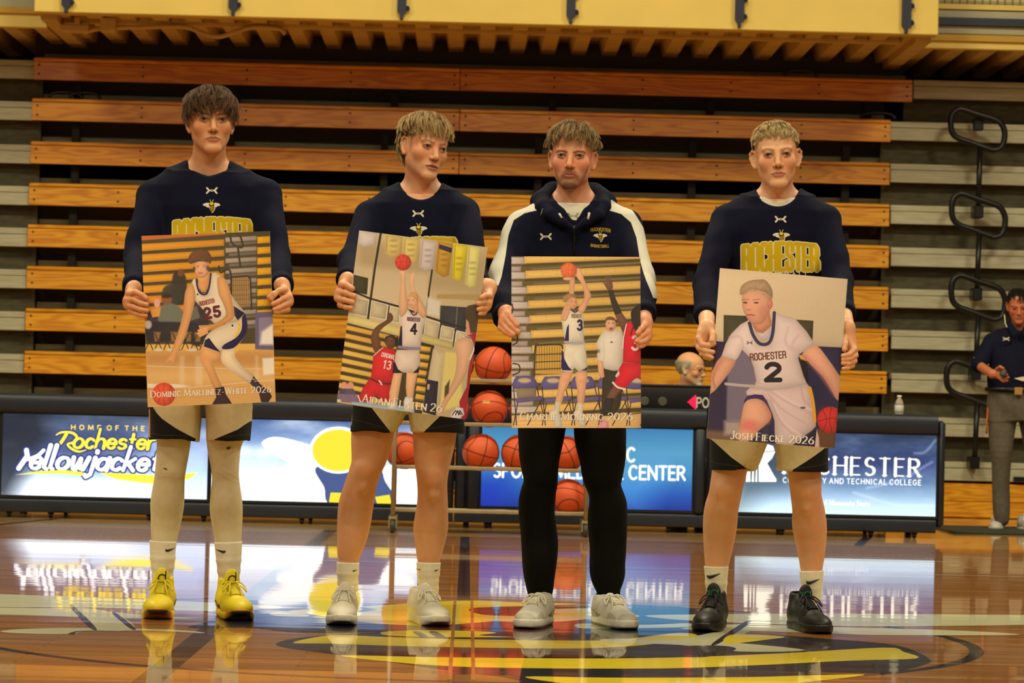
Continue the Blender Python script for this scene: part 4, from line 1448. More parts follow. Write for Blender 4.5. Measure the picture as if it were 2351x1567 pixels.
def rot(yaw, pitch, roll):
    y, p, r = math.radians(yaw), math.radians(-pitch), math.radians(roll)
    Rz = np.array([[math.cos(y), -math.sin(y), 0], [math.sin(y), math.cos(y), 0], [0, 0, 1]])
    Rx = np.array([[1, 0, 0], [0, math.cos(p), -math.sin(p)], [0, math.sin(p), math.cos(p)]])
    Ry = np.array([[math.cos(r), 0, math.sin(r)], [0, 1, 0], [-math.sin(r), 0, math.cos(r)]])
    return Ry @ Rz @ Rx


def head_sdf(g, c):
    """face and skull in head space: eyes at z = 0, face towards -y"""
    w = c.get('wide', 1.0)
    j = c.get('jaw', 1.0)
    g.ell((0, .018, .036), (.0735 * w, .093, .083), .01)
    g.ell((0, -.026, .042), (.063 * w, .056, .052), .02)
    g.ell((0, -.022, -.026), (.0600 * w, .0635, .082), .03)
    for s in (-1, 1):
        g.cap((s * .0435 * w * j, .006, -.047), (s * .013 * j, -.066, -.1005), .0185, .0155, .024)
        g.ell((s * .0435 * w, -.051, -.024), (.019, .02, .019), .024)
    g.ell((0, -.069, -.1005), (.021, .019, .0185), .016)
    g.ell((0, -.060, -.066), (.031, .026, .024), .016)
    for s in (-1, 1):
        g.ell((s * .0315, -.098, .000), (.0175, .02, .0125), .012, 's')
        g.cap((s * .013, -.0815, .0175), (s * .044, -.068, .0195), .0075, .007, .012)
        g.ell((s * .031, -.0690, .0005), (.0150, .0130, .0115), .003)
        g.chain([(s * .0175, -.0785, .003), (s * .025, -.0825, .0078), (s * .034, -.0815, .0082), (s * .0445, -.0735, .002)], [.0022, .003, .003, .0022], .003)
        g.chain([(s * .0185, -.0785, -.003), (s * .028, -.0812, -.0072), (s * .043, -.0738, -.003)], [.0015, .0022, .0015], .004)
    g.cap((0, -.081, .008), (0, -.098, -.032), .0078, .0100, .011)
    g.ell((0, -.1000, -.0365), (.0105, .0095, .0090), .006)
    for s in (-1, 1):
        g.ell((s * .0118, -.0895, -.0395), (.0072, .0095, .0068), .005)
        g.ell((s * .0060, -.0955, -.0462), (.0032, .0045, .0028), .002, 's')
    mo = c.get('open', 0.0)
    sm = c.get('smile', 0.0)
    for s in (-1, 1):
        g.chain([(0, -.0868, -.0625), (s * .008, -.0868, -.0618), (s * .0255, -.0760, -.0678 + sm)], [.0038, .0040, .0020], .004)
        g.chain([(0, -.0858, -.0735 - mo), (s * .010, -.0848, -.0730 - mo), (s * .0235, -.0760, -.0690 + sm)], [.0052, .0047, .0020], .004)
        g.chain([(0, -.0925, -.0680 - mo * .5), (s * .012, -.0905, -.0680 - mo * .5), (s * .0265, -.0795, -.0682 + sm)], [.0016 + mo * .5, .0015 + mo * .4, .0012], .0015, 's')
    g.cap((0, -.0905, -.0500), (0, -.0915, -.0575), .002, .0022, .004, 's')
    # ears
    for s in (-1, 1):
        e = c.get('ear', .5)
        X = .0715 * w
        ca, sa = math.sin(e), math.cos(e)
        def ep(u, v, o=0.0): return (s * (X + u * ca + o * sa), .010 + u * sa - o * ca, v)
        g.ell(ep(-.007, -.012, -.003), (.0085, .0120, .0240), .006, rz=-s * e)
        g.ell(ep(.006, -.008), (.0035, .0150, .0285), .005, rz=-s * e)
        g.chain([ep(-.006, .004, .002), ep(-.002, .020, .004), ep(.010, .027, .005), ep(.0205, .018, .005), ep(.0215, .000, .004), ep(.014, -.020, .003), ep(.003, -.032, .002)], [.0035, .004, .0042, .0042, .004, .004, .0055], .004)
        g.ell(ep(.002, -.031, .001), (.0060, .0070, .0075), .004, rz=-s * e)
        g.ell(ep(.004, -.006, .0085), (.0042, .0070, .0115), .003, 's', rz=-s * e)


def face_print(c):
    """printed colour of the face: brows, lids, iris, lips, stubble, plus painted-in shade of creases and nostrils and painted eye glints (u = angle about the head axis * 0.08, z)"""
    k = 3000
    cv = Canvas(960, 900, [[k, 0, .16 * k], [0, k, .16 * k]])
    sk = np.array(c['skin'], float)
    hair = np.array(c['hair'], float)
    red = sk * [1.04, .78, .72]
    dk = sk * .42
    for s in (-1, 1):
        cv.ell(s * .036, -.026, .02, .016, red, .38, .014)
        cv.ell(s * .080, -.006, .016, .03, red, .5, .008)
        cv.ell(s * .0305, -.001, .019, .0125, sk * [.72, .58, .52], .5, .006)
        # eye
        eo = .0052 * c.get('eyeopen', 1.0)
        P = [(s * .0165, -.0012), (s * .022, .0028 * eo / .0052), (s * .030, eo), (s * .038, .0036 * eo / .0052), (s * .0455, .0004), (s * .038, -.0036), (s * .029, -.0044), (s * .021, -.0034)]
        cv.poly(P, (150, 128, 108), 1, .0006, 4)
        ix, iz = s * .0305 + c.get('gaze', 0), .0006 + c.get('gazez', 0)
        cv.ell(ix, iz, .0056, .0054, c.get('iris', (46, 30, 20)), 1, .0007)
        cv.ell(ix, iz, .0026, .0026, (12, 9, 8), 1, .0005)
        cv.ell(ix + .0018, iz + .002, .0009, .0009, (220, 210, 190), .9, .0004)  # small glint painted onto the iris
        up = [(s * .0150, -.0016), (s * .0215, .0038 * eo / .0052), (s * .030, eo + .0012), (s * .0385, .0044 * eo / .0052), (s * .0475, -.0002)]
        cv.line(up, [.0016, .0026, .0032, .0030, .0014], dk * .6, .95, .0006, 5)
        cv.line([(s * .0165, .006), (s * .024, .0098), (s * .034, .0105), (s * .046, .006)], .0014, sk * .58, .7, .001, 5)  # shade of the upper lid crease, painted in
        cv.line([(s * .018, -.0040), (s * .029, -.0058), (s * .044, -.0024)], .0012, sk * .55, .7, .0008, 5)
        bz = c.get('browz', 0.0)
        br = [(s * .0115, .0145 + bz), (s * .021, .0178 + bz), (s * .034, .0208 + bz + c.get('arch', 0)), (s * .0435, .0195 + bz), (s * .0535, .0130 + bz)]
        cv.line(br, [.0050, .0066, .0062, .0046, .0014], c.get('brow', hair * .6), c.get('browa', .85), .0022, 5)
        cv.ell(s * .0058, -.0458, .0038, .0021, sk * .30, .9, .0012, s * .25)  # dark of the nostril painted in
        cv.line([(s * .0125, -.0325), (s * .0175, -.0385), (s * .0155, -.0455)], .0012, sk * .62, .6, .001, 4)
        if c.get('fade', 1):
            cv.poly([(s * .072, .085), (s * .16, .085), (s * .16, -.06), (s * .152, -.05), (s * .148, .022), (s * .112, .028), (s * .096, .020), (s * .082, .030), (s * .074, .050)], hair * .62, c.get('fadea', .8), .006)
            cv.poly([(s * .094, .035), (s * .113, .035), (s * .110, -.012), (s * .100, -.010)], hair * .6, c.get('fadea', .8) * .75, .004)
    if c.get('beard', 0):
        b = c['beard']; bc = c.get('beardcol', hair * .55)
        cv.poly([(-.072, -.03), (-.064, -.06), (-.040, -.078), (-.030, -.066), (-.024, -.060), (-.016, -.054), (0, -.052), (.016, -.054), (.024, -.060), (.030, -.066), (.040, -.078), (.064, -.06), (.072, -.03), (.080, -.04), (.074, -.08), (.045, -.112), (.02, -.124), (-.02, -.124), (-.045, -.112), (-.074, -.08), (-.08, -.04)], bc, b, .008)
        cv.poly([(-.026, -.058), (-.012, -.053), (0, -.055), (.012, -.053), (.026, -.058), (.022, -.063), (0, -.060), (-.022, -.063)], bc, b * .7, .003)
        cv.ell(0, -.106, .030, .015, bc, min(1, b * 1.15), .007)
    lip = np.array(c.get('lip', sk * [.92, .60, .54]))
    sm, mo = c.get('smile', 0), c.get('open', 0)
    cv.poly([(-.0262, -.0682 + sm), (-.013, -.0634), (-.0045, -.0606), (0, -.0618), (.0045, -.0606), (.013, -.0634), (.0262, -.0682 + sm), (.010, -.0680), (0, -.0685), (-.010, -.0680)], lip * .88, .85, .0013, 3)
    cv.poly([(-.0240, -.0690 + sm), (-.011, -.0690 - mo), (0, -.0695 - mo), (.011, -.0690 - mo), (.0240, -.0690 + sm), (.014, -.0762 - mo), (0, -.0785 - mo), (-.014, -.0762 - mo)], lip * 1.04, .85, .0015, 3)
    cv.line([(-.0278, -.0684 + sm * 1.3), (-.013, -.0684 - mo * .5), (0, -.0688 - mo * .5), (.013, -.0684 - mo * .5), (.0278, -.0684 + sm * 1.3)], [.001, .0014 + mo, .0016 + mo * 1.2, .0014 + mo, .001], sk * .26, .9, .0007, 5)
    cv.ell(0, -.0845 - mo, .011, .0025, sk * .6, .45, .003)  # soft shade below the lower lip, painted in
    for p in c.get('extra', []): p(cv)
    return cv.image('face_print')


def hair_mesh(c, M, name, parent, mt):
    R, c0, sc = M
    H = c['style']
    r = np.random.default_rng(H.get('seed', 1))
    C = np.array([0, .018, .036]); E = np.array([.0745 * c.get('wide', 1), .0945, .0845])
    crown = np.array(H.get('crown', (0, .045, .115)))

    def region(p):
        x, y, z = p[:, 0], p[:, 1], p[:, 2]
        hl = H.get('line', .062)
        front = z > hl + .25 * np.maximum(0, -.045 - y) - .02 * (np.abs(x) > .045)
        side = z > H.get('side', .03) + np.clip(-y - .0, 0, .1) * .35
        back = z > H.get('back', -.045)
        if 'maxz' in H: return (z < H['maxz']) & (y > -.03) & np.where(y > .03, back, side)
        return np.where(y > .03, back, np.where(y > -.035, side, front))

    nl = H.get('locks', 260)
    q = r.normal(0, 1, (nl * 6, 3)); q /= np.linalg.norm(q, axis=1)[:, None]
    P = C + q * E
    P = P[region(P)][:nl]
    per_ = H.get('per', 12)
    n = H.get('seg', 7)
    nl = len(P)
    seedp = np.repeat(P, per_, 0) + r.normal(0, H.get('spread', .0055), (nl * per_, 3))
    lock = np.repeat(np.arange(nl), per_)
    q = (seedp - C) / E; q /= np.linalg.norm(q, axis=1)[:, None]
    p = C + q * E * (1.0 + .03)
    ok = region(p); p, lock = p[ok], lock[ok]
    N = len(p)
    lrnd = r.normal(0, 1, (nl, 6))

    def normal(p):
        m = (p - C) / E ** 2
        return m / np.linalg.norm(m, axis=1)[:, None]

    top = np.clip((p[:, 2] - .045) / .05, 0, 1)
    L = H['len_side'] + (H['len_top'] - H['len_side']) * top
    if 'mullet' in H:
        mu = np.clip((p[:, 1] - .05) / .03, 0, 1) * (1 - top)
        L = L * (1 - mu) + H['mullet'] * mu
    L = L * (1 + .16 * lrnd[lock, 0]) * r.uniform(.86, 1.08, N)
    path = [p]
    d = None
    wav = H.get('wave', 0.0)
    for i in range(n):
        nn = normal(p)
        f = p - crown
        f = f / (np.linalg.norm(f, axis=1)[:, None] + 1e-6)
        f = f + np.array(H.get('bias', (0, -.5, 0)))
        if 'part' in H:
            f[:, 0] += H['part'] * np.sign(p[:, 0] - H.get('partx', 0)) * np.clip((p[:, 2] - .03) / .06, 0, 1)
        f = f + lrnd[lock, 1:4] * H.get('mess', .3)
        f = f - nn * np.sum(f * nn, 1)[:, None]
        f = f / (np.linalg.norm(f, axis=1)[:, None] + 1e-6)
        lift = H.get('lift', .5) * (1 - i / n) ** 1.5
        g = np.array([0, 0, -H.get('grav', .35) * (i / n)])
        nd = f + nn * lift + g
        if wav:
            tt = np.cross(nn, f)
            nd = nd + tt * (wav * np.sin(i * 1.7 + lrnd[lock, 4] * 3))[:, None] + nn * (wav * .6 * np.cos(i * 1.9 + lrnd[lock, 5] * 3))[:, None]
        nd /= np.linalg.norm(nd, axis=1)[:, None]
        d = nd if d is None else d * .45 + nd * .55
        d /= np.linalg.norm(d, axis=1)[:, None]
        p = p + d * (L / n)[:, None]
        m = np.linalg.norm((p - C) / (E + .004), axis=1)
        low = p[:, 2] > -.02
        p = np.where(((m < 1) & low)[:, None], C + (p - C) / np.maximum(m, .2)[:, None], p)
        path.append(p)
    path = np.stack(path, 1)
    # gather each lock towards its middle strand
    mean = np.zeros((nl, n + 1, 3)); cnt = np.bincount(lock, minlength=nl)
    for k in range(n + 1):
        for a in range(3): mean[:, k, a] = np.bincount(lock, path[:, k, a], nl) / np.maximum(cnt, 1)
    cl = (np.linspace(0, 1, n + 1) ** 1.2 * H.get('clump', .65))[None, :, None]
    path = path * (1 - cl) + mean[lock] * cl
    path = (path * sc) @ R.T + c0
    T = np.gradient(path, axis=1); T /= np.linalg.norm(T, axis=2)[..., None] + 1e-9
    up = np.array([.3, .5, .8]); B1 = np.cross(T, up); B1 /= np.linalg.norm(B1, axis=2)[..., None] + 1e-9
    B2 = np.cross(T, B1)
    rad = np.linspace(1, .35, n + 1)[None, :, None] * H.get('rad', .0011) * sc
    V = np.stack([path + rad * (math.cos(a) * B1 + math.sin(a) * B2) for a in (0, 2.094, 4.189)], 2)   # N,n+1,3,3
    base = (np.arange(N) * (n + 1) * 3)[:, None, None]
    i = np.arange(n)[None, :, None] * 3; s_ = np.arange(3)[None, None, :]
    F = np.stack([base + i + s_, base + i + (s_ + 1) % 3, base + i + 3 + (s_ + 1) % 3, base + i + 3 + s_], -1).reshape(-1, 4)
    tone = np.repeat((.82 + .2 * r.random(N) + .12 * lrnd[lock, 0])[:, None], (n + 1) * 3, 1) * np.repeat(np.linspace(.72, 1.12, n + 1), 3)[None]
    tone = tone.reshape(-1)
    V = V.reshape(-1, 3)
    # thin cap under the strands
    a = np.linspace(0, np.pi, 41); b = np.linspace(0, 2 * np.pi, 65)[:-1]
    A, Bq = np.meshgrid(a, b, indexing='ij')
    S_ = np.stack([np.sin(A) * np.cos(Bq), np.sin(A) * np.sin(Bq), np.cos(A)], -1).reshape(-1, 3)
    Pc = C + S_ * (E + .0038)
    keep = region(Pc)
    Fc = []
    for i_ in range(40):
        for j in range(64):
            f = [i_ * 64 + j, (i_ + 1) * 64 + j, (i_ + 1) * 64 + (j + 1) % 64, i_ * 64 + (j + 1) % 64]
            if all(keep[x] for x in f): Fc.append(f)
    Pc = (Pc * sc) @ R.T + c0
    F = np.vstack([F, np.array(Fc) + len(V)])
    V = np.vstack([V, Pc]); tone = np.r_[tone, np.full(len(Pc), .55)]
    col = np.array(lin(c['hair'])[:3])
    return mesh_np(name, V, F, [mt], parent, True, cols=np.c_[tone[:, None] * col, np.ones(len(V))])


def hair_mat(name):
    m = bpy.data.materials.new(name); m.use_nodes = True
    nt = m.node_tree; b = nt.nodes['Principled BSDF']
    a = nt.nodes.new('ShaderNodeAttribute'); a.attribute_name = 'Col'
    nt.links.new(a.outputs['Color'], b.inputs['Base Color'])
    setin(b, 'Roughness', .55); setin(b, 'Specular IOR Level', .2)
    return m


M_hair = hair_mat('hair')


def skin_mat(c, img=None):
    m = mat('skin', c['skin'], .48, .07, 30, spec=.35, bump=.08, bscale=500, sss=.12, c2=tuple(min(255, v * f) for v, f in zip(c['skin'], (1.02, .92, .86))))
    if img is not None: add_print(m, img)
    return m
# ================================================================== PEOPLE
YBODY, YPOST = 10.68, 10.14
M_cream = mat('knit_cream', (212, 200, 164), .85, .05, 40, bump=.15, bscale=300)
M_sock = mat('sock_cream', (222, 214, 190), .9, .04, 60, bump=.3, bscale=400)
M_navyc = mat('cloth_navy', (15, 17, 36), .9, .12, 14, bump=.2, bscale=260, spec=.12)
M_blackc = mat('cloth_black', (13, 12, 11), .9, .1, 14, bump=.2, bscale=260, spec=.15)
M_tee = mat('tee_white', (206, 200, 178), .85, .05, 30, bump=.15, bscale=260)
M_grayc = mat('cloth_grey', (74, 68, 56), .85, .12, 30, bump=.2, bscale=200)


def ua(cv, x, y, s, col, a=1.0):
    """interlocked double-arc emblem"""
    for f in (-1, 1):
        P = [(x - .98 * s, y + f * .54 * s), (x - .86 * s, y + f * .40 * s), (x - .60 * s, y + f * .12 * s), (x - .32 * s, y - f * .06 * s), (x, y - f * .14 * s), (x + .32 * s, y - f * .06 * s), (x + .60 * s, y + f * .12 * s), (x + .86 * s, y + f * .40 * s), (x + .98 * s, y + f * .54 * s)]
        cv.line(P, [.24 * s, .36 * s, .30 * s, .17 * s, .10 * s, .17 * s, .30 * s, .36 * s, .24 * s], col, a, .25, 4)


def insect(cv, x, y, s, yel=(226, 186, 40), wh=(214, 208, 192), bk=(16, 14, 20)):
    """small striped winged emblem"""
    for f in (-1, 1):
        cv.ell(x + f * 1.05 * s, y - .15 * s, .85 * s, .34 * s, wh, 1, .3, f * .16)
        cv.ell(x + f * .8 * s, y + .28 * s, .55 * s, .24 * s, wh, 1, .3, -f * .3)
        cv.line([(x + f * .15 * s, y - .8 * s), (x + f * .4 * s, y - 1.15 * s)], .12 * s, wh, 1, .3)
    cv.poly([(x - .55 * s, y + .2 * s), (x + .75 * s, y + .2 * s), (x + .8 * s, y + .9 * s), (x + .35 * s, y + 1.6 * s), (x + .1 * s, y + 1.75 * s), (x - .1 * s, y + 1.3 * s), (x - .45 * s, y + .9 * s)], wh, 1, .3)
    cv.poly([(x - .4 * s, y + .2 * s), (x + .6 * s, y + .2 * s), (x + .66 * s, y + .8 * s), (x + .3 * s, y + 1.4 * s), (x + .1 * s, y + 1.55 * s), (x - .3 * s, y + .9 * s)], yel, 1, .3)
    for k in range(4):
        cv.line([(x - .38 * s, y + (.34 + .3 * k) * s), (x + .1 * s, y + (.46 + .3 * k) * s), (x + .6 * s - .06 * k * s, y + (.28 + .3 * k) * s)], .13 * s, bk, 1, .3, 4)
    cv.ell(x, y - .25 * s, .58 * s, .5 * s, bk, 1, .3)
    cv.ell(x, y - .34 * s, .46 * s, .36 * s, yel, 1, .3)


def swoosh(cv, x, y, s, col, f=1):
    cv.poly([(x - f * s, y - .18 * s), (x - f * .95 * s, y + .18 * s), (x - f * .6 * s, y + .28 * s), (x + f * s, y - .35 * s), (x - f * .5 * s, y + .02 * s), (x - f * .78 * s, y - .02 * s), (x - f * .85 * s, y - .15 * s)], col, 1, .25)


class Plan:
    """print area on the front of a garment: photo pixels <-> (X, Z) on the plane Y = y"""
    def __init__(s, x0, x1, y0, y1, Y, k=2.2):
        s.w, s.h = int((x1 - x0) * k), int((y1 - y0) * k)
        s.cv = Canvas(s.w, s.h, [[k, 0, -x0 * k], [0, -k, y1 * k]])
        q = [(x0, y0), (x1, y0), (x0, y1)]
        P = [W(a, b, Y) for a, b in q]
        s.B = affine([(p[0], p[2]) for p in P], [(0, 1), (1, 1), (0, 0)])

    def uv(s, V, yc=None):
        u = V[:, [0, 2]] @ s.B[:, :2].T + s.B[:, 2]
        if yc is not None: u[:, 0] += np.where(V[:, 1] > yc, 3.0, 0.0)
        return u


def rows_px(rows, Y, dy=None):
    """[(y, xl, xr, half depth)] in photo pixels -> loft rows"""
    out = []
    for i, r in enumerate(rows):
        Yi = Y + (r[4] if len(r) > 4 else 0)
        a, b = W(r[1], r[0], Yi), W(r[2], r[0], Yi)
        out.append((float((a[2] + b[2]) / 2), float((a[0] + b[0]) / 2), Yi, float((b[0] - a[0]) / 2), r[3]))
    return out


def chain_px(rows, Y, dys, dense=0):
    P, R = [], []
    if dense: rows = crom(rows, dense).tolist()
    for i, (xl, xr, y) in enumerate(rows):
        Yi = Y + np.interp(i / max(1, len(rows) - 1), np.linspace(0, 1, len(dys)), dys)
        a, b = W(xl, y, Yi), W(xr, y, Yi)
        P.append((a + b) / 2); R.append(float(np.linalg.norm(b - a) / 2))
    return P, R


def grid_for(P, pad, h):
    P = np.asarray(P, float)
    return Grid(P.min(0) - pad, P.max(0) + pad, h)


def torso(g, c, infl=0.0, arms=True, world=True, only_top=False):
    loft = c['_loft']
    if g.M is None:
        if infl < -.01: loft = [r for r in loft if r[0] > c['_zcut']]
        g.loft(loft, .03, infl=infl, p=2.25)
    for a, b, ra, rb in c['_traps']: g.cap(a, b, ra + infl, rb + infl, .035, world=True)
    if arms:
        for P, R in c['_arms']: g.chain(P, [r + infl for r in R], .022, world=True)


def bridge(V, F, ns):
    """ties head and hands into the trunk inside the clothes so that the body is one connected surface"""
    st = np.cumsum([0] + ns)
    t0 = st[-2]
    T = V[t0:]
    ex = []
    for i in range(len(ns) - 1):
        A = V[st[i]:st[i + 1]]
        c = A[np.argmin(((A - T.mean(0)) ** 2).sum(1))] if i else A[np.argmin(A[:, 2])]
        a = np.argsort(((A - c) ** 2).sum(1))[:2] + st[i]
        b = np.argsort(((T - V[a[0]]) ** 2).sum(1))[:2] + t0
        ex.append([a[0], a[1], b[1], b[0]])
    return V, np.vstack([F, np.array(ex)])


def make_shoe(c, side, parent):
    s = c['shoes'][side]
    st = c['shoe_style']
    k = st.get('k', 1.0)
    toe = WF(*s['toe'])
    a = math.radians(s['ang'])
    Rz = np.array([[math.cos(a), -math.sin(a), 0], [math.sin(a), math.cos(a), 0], [0, 0, 1]])
    org = toe - Rz @ np.array([0, -.192 * k, 0])
    M = (Rz, np.array([org[0], org[1], 0.0]), k)
    hi_ = st.get('high', .105)
    tsp = st.get('spring', .012)
    f = 1 if side == 1 else -1
    h = .0032
    g = Grid((-.075, -.22, -.005), (.075, .14, .20), h, M)
    g.ell((0, .078, .045), (.036, .044, .055), .01)
    g.cap((0, .062, .06), (0, .068, hi_), .039, .036, .02)
    g.cap((0, .035, .052), (f * .002, -.05, .040), .042, .043, .03)
    g.ell((f * .003, -.112, .026 + tsp * .6), (.0475, .078, .031), .02)
    g.ell((f * .006, -.075, .03), (.049, .07, .034), .02)
    g.cap((0, -.005, .060), (0, -.075, .042), .030, .030, .02)
    g.cap((0, .02, hi_ - .012), (0, -.045, .066), .024, .022, .016)
    g.cap((0, .066, hi_ + .015), (0, .066, hi_ - .03), .027, .026, .006, 's')
    g.ell((0, .004, hi_ + st.get('tg', .016)), (.026, .0075, .036), .004)
    g.clip(2, .016)
    V, F, L = g.mesh()
    root = empty('shoe', tuple(M[1]))
    root.parent = parent; root.location = Vector(M[1]) - Vector(wloc(parent))
    cols = st['cols'](L, f)
    up = mesh_np('upper', V, F, [st['upper']], root, True, cols=np.c_[cols, np.ones(len(V))])
    # sole
    g = Grid((-.08, -.23, -.012), (.08, .15, .07), h, M)
    n = 26
    ys = np.linspace(.118, -.200, n)
    wd = np.interp(ys, [-.200, -.19, -.16, -.12, -.08, -.03, .02, .06, .10, .118], [.012, .028, .045, .054, .055, .049, .042, .042, .036, .018])
    cx = np.interp(ys, [-.2, -.1, 0, .118], [f * -.002, f * .005, f * .001, 0])
    th = st.get('sole_h', .028)
    x, y, z = g.ax[0][:, None, None], g.ax[1][None, :, None], g.ax[2][None, None, :]
    hw = np.interp(g.ax[1], ys[::-1], wd[::-1])[None, :, None]; cc = np.interp(g.ax[1], ys[::-1], cx[::-1])[None, :, None]
    zb = (tsp * np.clip((-.105 - g.ax[1]) / .09, 0, 1.2) ** 2 + .006 * np.clip((g.ax[1] - .085) / .03, 0, 1) ** 2)[None, :, None]
    zt_ = zb * .7 + th - .004 * np.clip((-.1 - g.ax[1]) / .08, 0, 1)[None, :, None] + .008 * np.clip((g.ax[1] - .02) / .09, 0, 1)[None, :, None]
    dxy = np.maximum(np.abs(x - cc) - hw, np.maximum(y - .118, -.198 - y))
    g.D = np.maximum(dxy + .004 * ((z - zb) / th - .5) ** 2 * 4, np.maximum(zb - z, z - zt_)).astype(np.float32)
    V2, F2, L2 = g.mesh()
    cols = st['sole_cols'](L2, f)
    mesh_np('sole', V2, F2, [st['upper']], root, True, cols=np.c_[cols, np.ones(len(V2))])
    # tongue with its mark
    mb = MB()
    # laces over the instep, laid on the upper
    bv = BVHTree.FromPolygons([tuple(v) for v in L], [tuple(x) for x in F])
    def on(xx, yy, e=.003):
        hit = bv.ray_cast(Vector((xx, yy, .3)), Vector((0, 0, -1)))
        return (xx, yy, (hit[0].z if hit[0] is not None else .06) + e)
    def toW(P): return [Rz @ (np.asarray(p) * k) + M[1] for p in P]
    yy = np.linspace(-.078, -.014, 6)
    rw = np.linspace(.019, .023, 6)
    for i in range(6):
        P = [on(u * rw[i], yy[i] + .004 * abs(u)) for u in np.linspace(-1, 1, 7)]
        mb.tube(toW(P), .0026 * k, 6)
        if i < 5:
            for q in (-1, 1):
                mb.tube(toW([on(q * rw[i] * (1 - 2 * u), yy[i] + (yy[i + 1] - yy[i]) * u, .0045) for u in np.linspace(0, 1, 6)]), .0024 * k, 6)
    y0 = -.012
    b0 = np.array(on(0, y0, .006))
    for q in (-1, 1):
        lp = [b0, b0 + (q * .018, -.012, .006), b0 + (q * .036, -.026, -.008), b0 + (q * .040, -.044, -.026), b0 + (q * .026, -.034, -.010), b0 + (q * .006, -.008, .002)]
        mb.tube(toW(crom(lp, 5)), .0027 * k, 6)
        en = [b0, b0 + (q * .012, -.022, .004), b0 + (q * .018, -.050, -.014), b0 + (q * (.026 + .01 * st.get('long', 0)), -.075, -.036 - .02 * st.get('long', 0))]
        mb.tube(toW(crom(en, 5)), .0025 * k, 6)
    mb.build('laces', st['lace'], root, True)
    if 'mark' in st:
        m_, fn = st['mark']
        mk = MB(); fn(mk, lambda P: toW(P), bv, f)
        mk.build('tongue_mark', m_, root, True)
    if 'swoosh' in st:
        for sx in (-1, 1):
            mk = MB()
            pl = [(.055, .052), (.03, .030), (.0, .028), (-.06, .058), (.0, .040), (.025, .042), (.04, .056)]
            T = tessellate_polygon([[Vector((p[0], p[1], 0)) for p in pl]])
            vs = []
            for (py, pz) in pl:
                hit = bv.ray_cast(Vector((sx * .12, py, pz)), Vector((-sx, 0, 0)))
                xx = hit[0].x + sx * .0012 if hit[0] is not None else sx * .045
                vs.append((xx, py, pz))
            mk.add(toW(vs), [tuple(t) for t in T]); mk.build('side_mark', st['swoosh'], root, False)
    return root


def attr_mat(name, rough=.5, coat=0.0, bump=.1):
    m = mat(name, (200, 200, 200), rough, bump=bump, bscale=180, coat=coat)
    nt = m.node_tree
    a = nt.nodes.new('ShaderNodeAttribute'); a.attribute_name = 'Col'
    nt.links.new(a.outputs['Color'], nt.nodes['Principled BSDF'].inputs['Base Color'])
    return m


